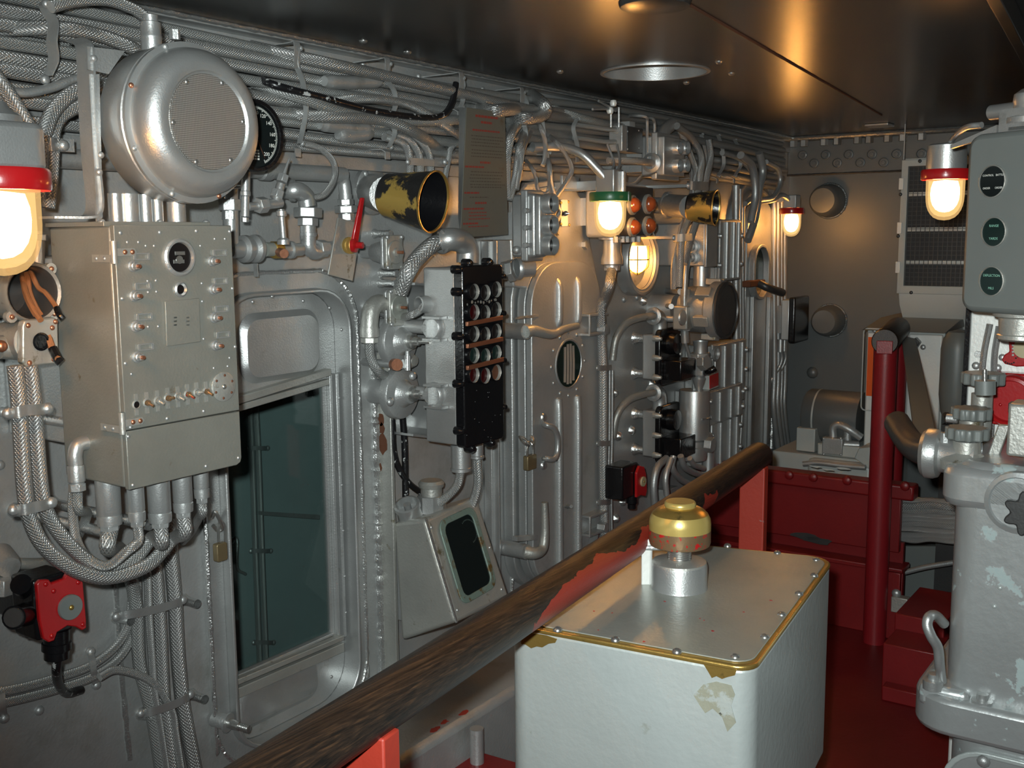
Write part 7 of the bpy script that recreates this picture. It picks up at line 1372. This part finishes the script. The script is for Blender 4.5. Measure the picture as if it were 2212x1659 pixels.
lat(t,'cover','red_gloss',P,OB,[(rr*1.12,-0.05),(rr*1.12,0),(rr*1.05,0.012),(rr*0.92,0.014),(rr*0.86,0.004),(0,0.004)],36); prism(t,'base','red_gloss',rrect(P+V((0.02,-0.01,0)),RT,AZ,rr*2.4,rr*2.3,0.02,3),(0.04,0,0),0.004); rivet(t,P+V((-0.006,0.02,-0.01)),OB,0.004,'centre_pin','red_gloss')
# ---------------------------------------------------------------- three-dial indicator head
XH=2.45; yH=B(2081,480,XH).y; zt_=B(2085,292,XH).z; zb_=B(2075,672,XH).z; wH=0.36
t=T('dial_repeater','grey cast indicator head with three round dial windows at the right','indicator',(XH,yH,zb_))
prism(t,'case','grey_paint',rrect(V((XH,yH-wH/2,(zt_+zb_)/2)),RT,AZ,wH,zt_-zb_,0.03,6),(0.16,0,0),0.012)
MB().box((XH+0.05,yH-0.24,zt_-0.005),(XH+0.14,yH-0.05,zt_+0.022)).make(t,'top_pad','grey_paint',0.01)
P=B(2196,285,XH+0.09); lat(t,'top_cap','silver_smooth',V((XH+0.09,P.y,zt_+0.02)),AZ,[(0.048,0),(0.048,0.012),(0.036,0.016),(0.034,0.04),(0.036,0.044),(0.034,0.06),(0.02,0.07),(0.006,0.072),(0.006,0.078),(0,0.078)],26)
cyl(t,'side_stub','silver_smooth',V((XH+0.09,P.y+0.02,zt_+0.052)),V((XH+0.09,P.y+0.10,zt_+0.052)),0.016); prism(t,'top_bracket','silver',[V((XH+0.05,yH-0.035,zt_-0.01)),V((XH+0.05,yH-0.115,zt_-0.01)),V((XH+0.05,yH-0.115,zt_+0.05)),V((XH+0.05,yH-0.035,zt_+0.05))],(0.004,0,0)); prism(t,'stay','silver',[V((XH+0.05,yH-0.03,zt_+0.02)),V((XH+0.05,yH+0.09,zt_-0.012)),V((XH+0.05,yH+0.09,zt_-0.02)),V((XH+0.05,yH-0.03,zt_+0.0))],(0.01,0,0))
for (u,v,rows,mt) in ((2162,393,(('CONTROL   BATTLE',13),('ORDER       ORDER',-14)),'print_white'),(2168,501,(('RANGE',13),('2 0 0',0),('YARDS',-14)),'print_green'),(2163,606,(('DEFLECTION',12),('MILS',-15)),'print_green')):
    P=B(u,v,XH); P.x=XH; k=mpp(P); rr=(36 if v<450 else 33)*k*0.92
    bz=lat(t,'window_rim','silver_worn',P,OB,[(rr*1.06,-0.001),(rr*1.06,0.003),(rr*0.99,0.004),(rr*0.97,0.0015)],32); gl=lat(bz,'dial_window','dial_dark' if v<450 else 'dial_green',P+OB*0.0015,OB,[(rr*0.98,0),(0,0.0002)],28)
    for s,dv in rows:
        if s=='2 0 0': continue
        text(gl,s,mt,P+OB*0.0022+AZ*dv*k+RT*(0.002 if len(s)>11 else 0),RT,AZ,0.0058 if len(s)>11 else 0.0072)
lat(t,'neck','silver_worn',V((XH+0.08,B(2190,700,XH+0.08).y,zb_+0.004)),-AZ,[(0.062,0),(0.060,0.012),(0.048,0.016),(0.046,0.05),(0.050,0.052),(0.050,0.060),(0.044,0.064),(0,0.064)],28)
t.rotation_euler=(0,0,math.radians(-30)); box(t,'back_arm','grey_paint',(XH+0.15,yH-0.25,(zt_+zb_)/2-0.06),(XS-0.02,yH-0.15,(zt_+zb_)/2+0.06),0.006)
# ================================================================== FOREGROUND: HANDRAIL AND GOLD-KNOB CONSOLE
Zr=0.95; ra=G(1643,982,Zr); rb=G(774,1554,Zr); dr_=(ra-rb).normalized(); rb2=rb-dr_*0.9
t=T('wooden_handrail','long dark varnished wooden handrail with worn red paint on flat posts','handrail',(0,ra.y,0))
lat(t,'rail','wood',rb2,dr_,[(0,0),(0.0355,0),(0.0362,0.01),(0.0362,(ra-rb2).length-0.012),(0.033,(ra-rb2).length),(0,(ra-rb2).length+0.002)],40)
pt=ra-dr_*0.06; ps=dr_.cross(AZ).normalized()
def rpost(P,wd,th): 
    return MB().hexa([P-ps*wd-dr_*th-AZ*P.z,P+ps*wd-dr_*th-AZ*P.z,P+ps*wd+dr_*th-AZ*P.z,P-ps*wd+dr_*th-AZ*P.z,P-ps*wd-dr_*th-AZ*0.02,P+ps*wd-dr_*th-AZ*0.02,P+ps*wd+dr_*th-AZ*0.02,P-ps*wd+dr_*th-AZ*0.02]).make(t,'post','red_bright',0.003)
rpost(pt,0.034,0.018); q=rb.lerp(ra,0.0); q=G(795,1540,Zr); q=rb+dr_*((q-rb).dot(dr_)); rpost(q,0.036,0.018)
# console box
Zp=0.86
def roundpoly(pts,r,n=6):
    out=[]; m_=len(pts)
    for i in range(m_):
        p=pts[i]; a=(pts[i-1]-p).normalized(); b_=(pts[(i+1)%m_]-p).normalized(); ang=a.angle(b_); dd_=r[i]/math.tan(ang/2); c_=p+(a+b_).normalized()*(r[i]/math.sin(ang/2))
        s0=p+a*dd_-c_; s1=p+b_*dd_-c_
        for j in range(n+1):
            v_=s0.lerp(s1,j/n); out.append(c_+v_.normalized()*r[i])
    return out
ca,cb,cc=G(1094,1346,Zp),G(1627,1446,Zp),G(1802,1206,Zp); cd_=ca+(cc-cb)*0.92
t=T('console_box','grey painted console box with brass-edged top under the handrail','console',((ca.x+cc.x)/2,(ca.y+cc.y)/2,0))
lp=roundpoly([ca,cb,cc,cd_],[0.04,0.035,0.05,0.03]); cen=sum(lp,V((0,0,0)))/len(lp)
zlo=0.44
body=MB().prism([p-AZ*0.006 for p in lp],(0,0,-(Zp-0.006-zlo))).make(t,'body','pedestal_paint',0.006,3)
n_=len(lp); lo=[cen.lerp(p,0.80) for p in lp]
b=MB(); A_=[V((p.x,p.y,zlo+0.004)) for p in lp]; B_=[V((p.x,p.y,zlo-0.10)) for p in lo]; C_=[V((p.x,p.y,0)) for p in lo]
b.add(A_+B_+C_,[(i,(i+1)%n_,n_+(i+1)%n_,n_+i) for i in range(n_)]+[(n_+i,n_+(i+1)%n_,2*n_+(i+1)%n_,2*n_+i) for i in range(n_)]).make(t,'tapered_base','pedestal_paint')
rim=MB().prism([cen.lerp(p,1.006)+AZ*0.001 for p in lp],(0,0,-0.009)).make(t,'brass_rim','brass',0.003,3)
shift=V((0,-0.018,0)); lid=MB().prism([V((cen.x+(p.x-cen.x)*0.965,cen.y+(p.y-cen.y)*(0.86 if p.y>cen.y else 0.965),Zp+0.0012)) for p in lp],(0,0,0.0025)).make(t,'lid','olive',0.001)
for u,v in ((1200,1361),(1327,1383),(1462,1409),(1590,1421),(1655,1377),(1692,1328),(1730,1282),(1763,1242),(1767,1208),(1682,1193),(1573,1177)):
    P=G(u,v,Zp+0.004); P=cen.lerp(P,0.985); P.z=Zp+0.003; rivet(lid,P,AZ,0.0085,'screw','steel',h=0.004)
rnd=random.Random(9)
for u,v in ((1436,1299),(1512,1336),(1521,1340),(1283,1320),(1322,1324),(1606,1322),(1665,1297),(1391,1386),(1540,1363),(1292,1361)):
    P=G(u,v,Zp+0.0038); r_=rnd.uniform(0.0015,0.004); prism(lid,'red_paint_fleck','red_gloss',[P+AX*r_*math.cos(a)*rnd.uniform(.5,1.2)+AY*r_*math.sin(a)*rnd.uniform(.5,1.2) for a in [i*math.pi/4 for i in range(8)]],(0,0,0.0004))
for u,v in ((1555,1541),(1080+70,1500)): 
    pass
def onface(u,v,o=0.0015):
    d=ray(u,v); nn=(cb-ca).cross(AZ).normalized(); nn=nn if nn.dot(d)<0 else -nn
    return CAM+d*((ca-CAM).dot(nn)/d.dot(nn))+nn*o, nn
def facepatch(pts,mt,name,th=0.0006):
    q=[onface(u,v)[0] for u,v in pts]; nn=onface(*pts[0])[1]; prism(body,name,mt,q,-nn*0.0012)
facepatch([(1128,1366),(1150,1367),(1180,1372),(1204,1380),(1200,1388),(1186,1390),(1172,1398),(1160,1396),(1148,1400),(1136,1392),(1126,1390)],'brass','bare_brass_patch')
facepatch([(1520,1434),(1560,1442),(1592,1446),(1588,1458),(1572,1462),(1560,1466),(1548,1460),(1538,1464),(1530,1450)],'brass','bare_brass_patch')
facepatch([(1498,1500),(1520,1478),(1548,1472),(1580,1480),(1588,1500),(1580,1524),(1590,1560),(1572,1580),(1560,1548),(1540,1530),(1524,1540),(1510,1520)],'grime','grime_patch')
facepatch([(1553,1540),(1557,1538),(1560,1542),(1557,1546)],'black','chip')
# knob assembly
Kb=G(1467,1268,Zp+0.0038); k=mpp(Kb); 
t=T('gold_knob','gold and red domed knob on a silver threaded base atop the console','knob',Kb)
hb=0.049; r0=60*k
lat(t,'base','silver_smooth',Kb,AZ,[(0,0),(r0*1.02,0),(r0,0.004),(r0,hb-0.004),(r0*0.97,hb),(0,hb)],36)
lat(t,'collar','silver_worn',Kb+AZ*hb,AZ,[(r0*0.98,0),(r0*0.96,0.004),(r0*0.86,0.006),(r0*0.5,0.008),(0,0.008)],32)
lat(t,'thread','steel',Kb+AZ*(hb+0.006),AZ,[(r0*0.44-0.0012*(i%2),i*0.0022) for i in range(14)]+[(0,0.032)],24)
z1=hb+0.037; rk=66*k
lat(t,'skirt','bronze_red',Kb+AZ*z1,AZ,[(0,0.006),(rk*0.9,0.0),(rk*0.97,0.002),(rk,0.008),(rk,0.032)],40)
lat(t,'gold_band','gold',Kb+AZ*(z1+0.032),AZ,[(rk,0),(rk,0.012),(rk*0.975,0.022),(rk*0.90,0.031)],40)
lat(t,'crown','brass',Kb+AZ*(z1+0.063),AZ,[(rk*0.90,0),(rk*0.78,0.007),(rk*0.62,0.012),(rk*0.50,0.014)],40)
lat(t,'button','gold',Kb+AZ*(z1+0.077),AZ,[(rk*0.50,-0.002),(rk*0.52,0.003),(rk*0.50,0.008),(rk*0.46,0.010),(0,0.010)],32)
P=G(1397,1262,Zp+0.0038); rt=_r0
MB().obox(P+AZ*0.045,rt*0.010,AX*0.004,AZ*0.047).make(t,'stop_plate','white_worn',0.003); cyl(t,'stop_bolt','silver',P+AZ*0.075-rt*0.012,P+AZ*0.075+rt*0.06,0.006)
# ---------------------------------------------------------------- low ledge and red deck plate under the sloped instrument
t=T('low_ledge','grey ledge box with red splashes low on the wall under the handrail','ledge',(2.0,YW,0)); zl_=0.33
e0,e1=G(880,1560,zl_),G(1010,1522,zl_)
box(t,'ledge','silver_wall',(1.75,YW-0.34,0),(2.55,YW,zl_),0.02,3); 
for u,v in ((960,1560),(940,1575),(1003,1540)):
    P=G(u,v,zl_+0.0006); prism(t,'red_splash','red_bright',[P+AX*0.02*math.cos(a)*random.uniform(.4,1.2)+AY*0.012*math.sin(a)*random.uniform(.4,1.2) for a in [i*math.pi/5 for i in range(10)]],(0,0,0.0006))
cyl(t,'drain_pipe','silver',V((W(1050,1560,YW-0.4).x,YW-0.37,0)),V((W(1050,1560,YW-0.4).x,YW-0.37,W(1050,1560,YW-0.37).z)),0.018)
t=T('deck_step','red painted low deck step beneath the near handrail','step',(1.6,1.3,0)); zq=0.22
q0=G(930,1592,zq); prism(t,'top','red_paint',[q0,G(1130,1650,zq),G(1150,1760,zq),G(800,1760,zq),G(845,1659,zq)],(0,0,-zq),0.004)
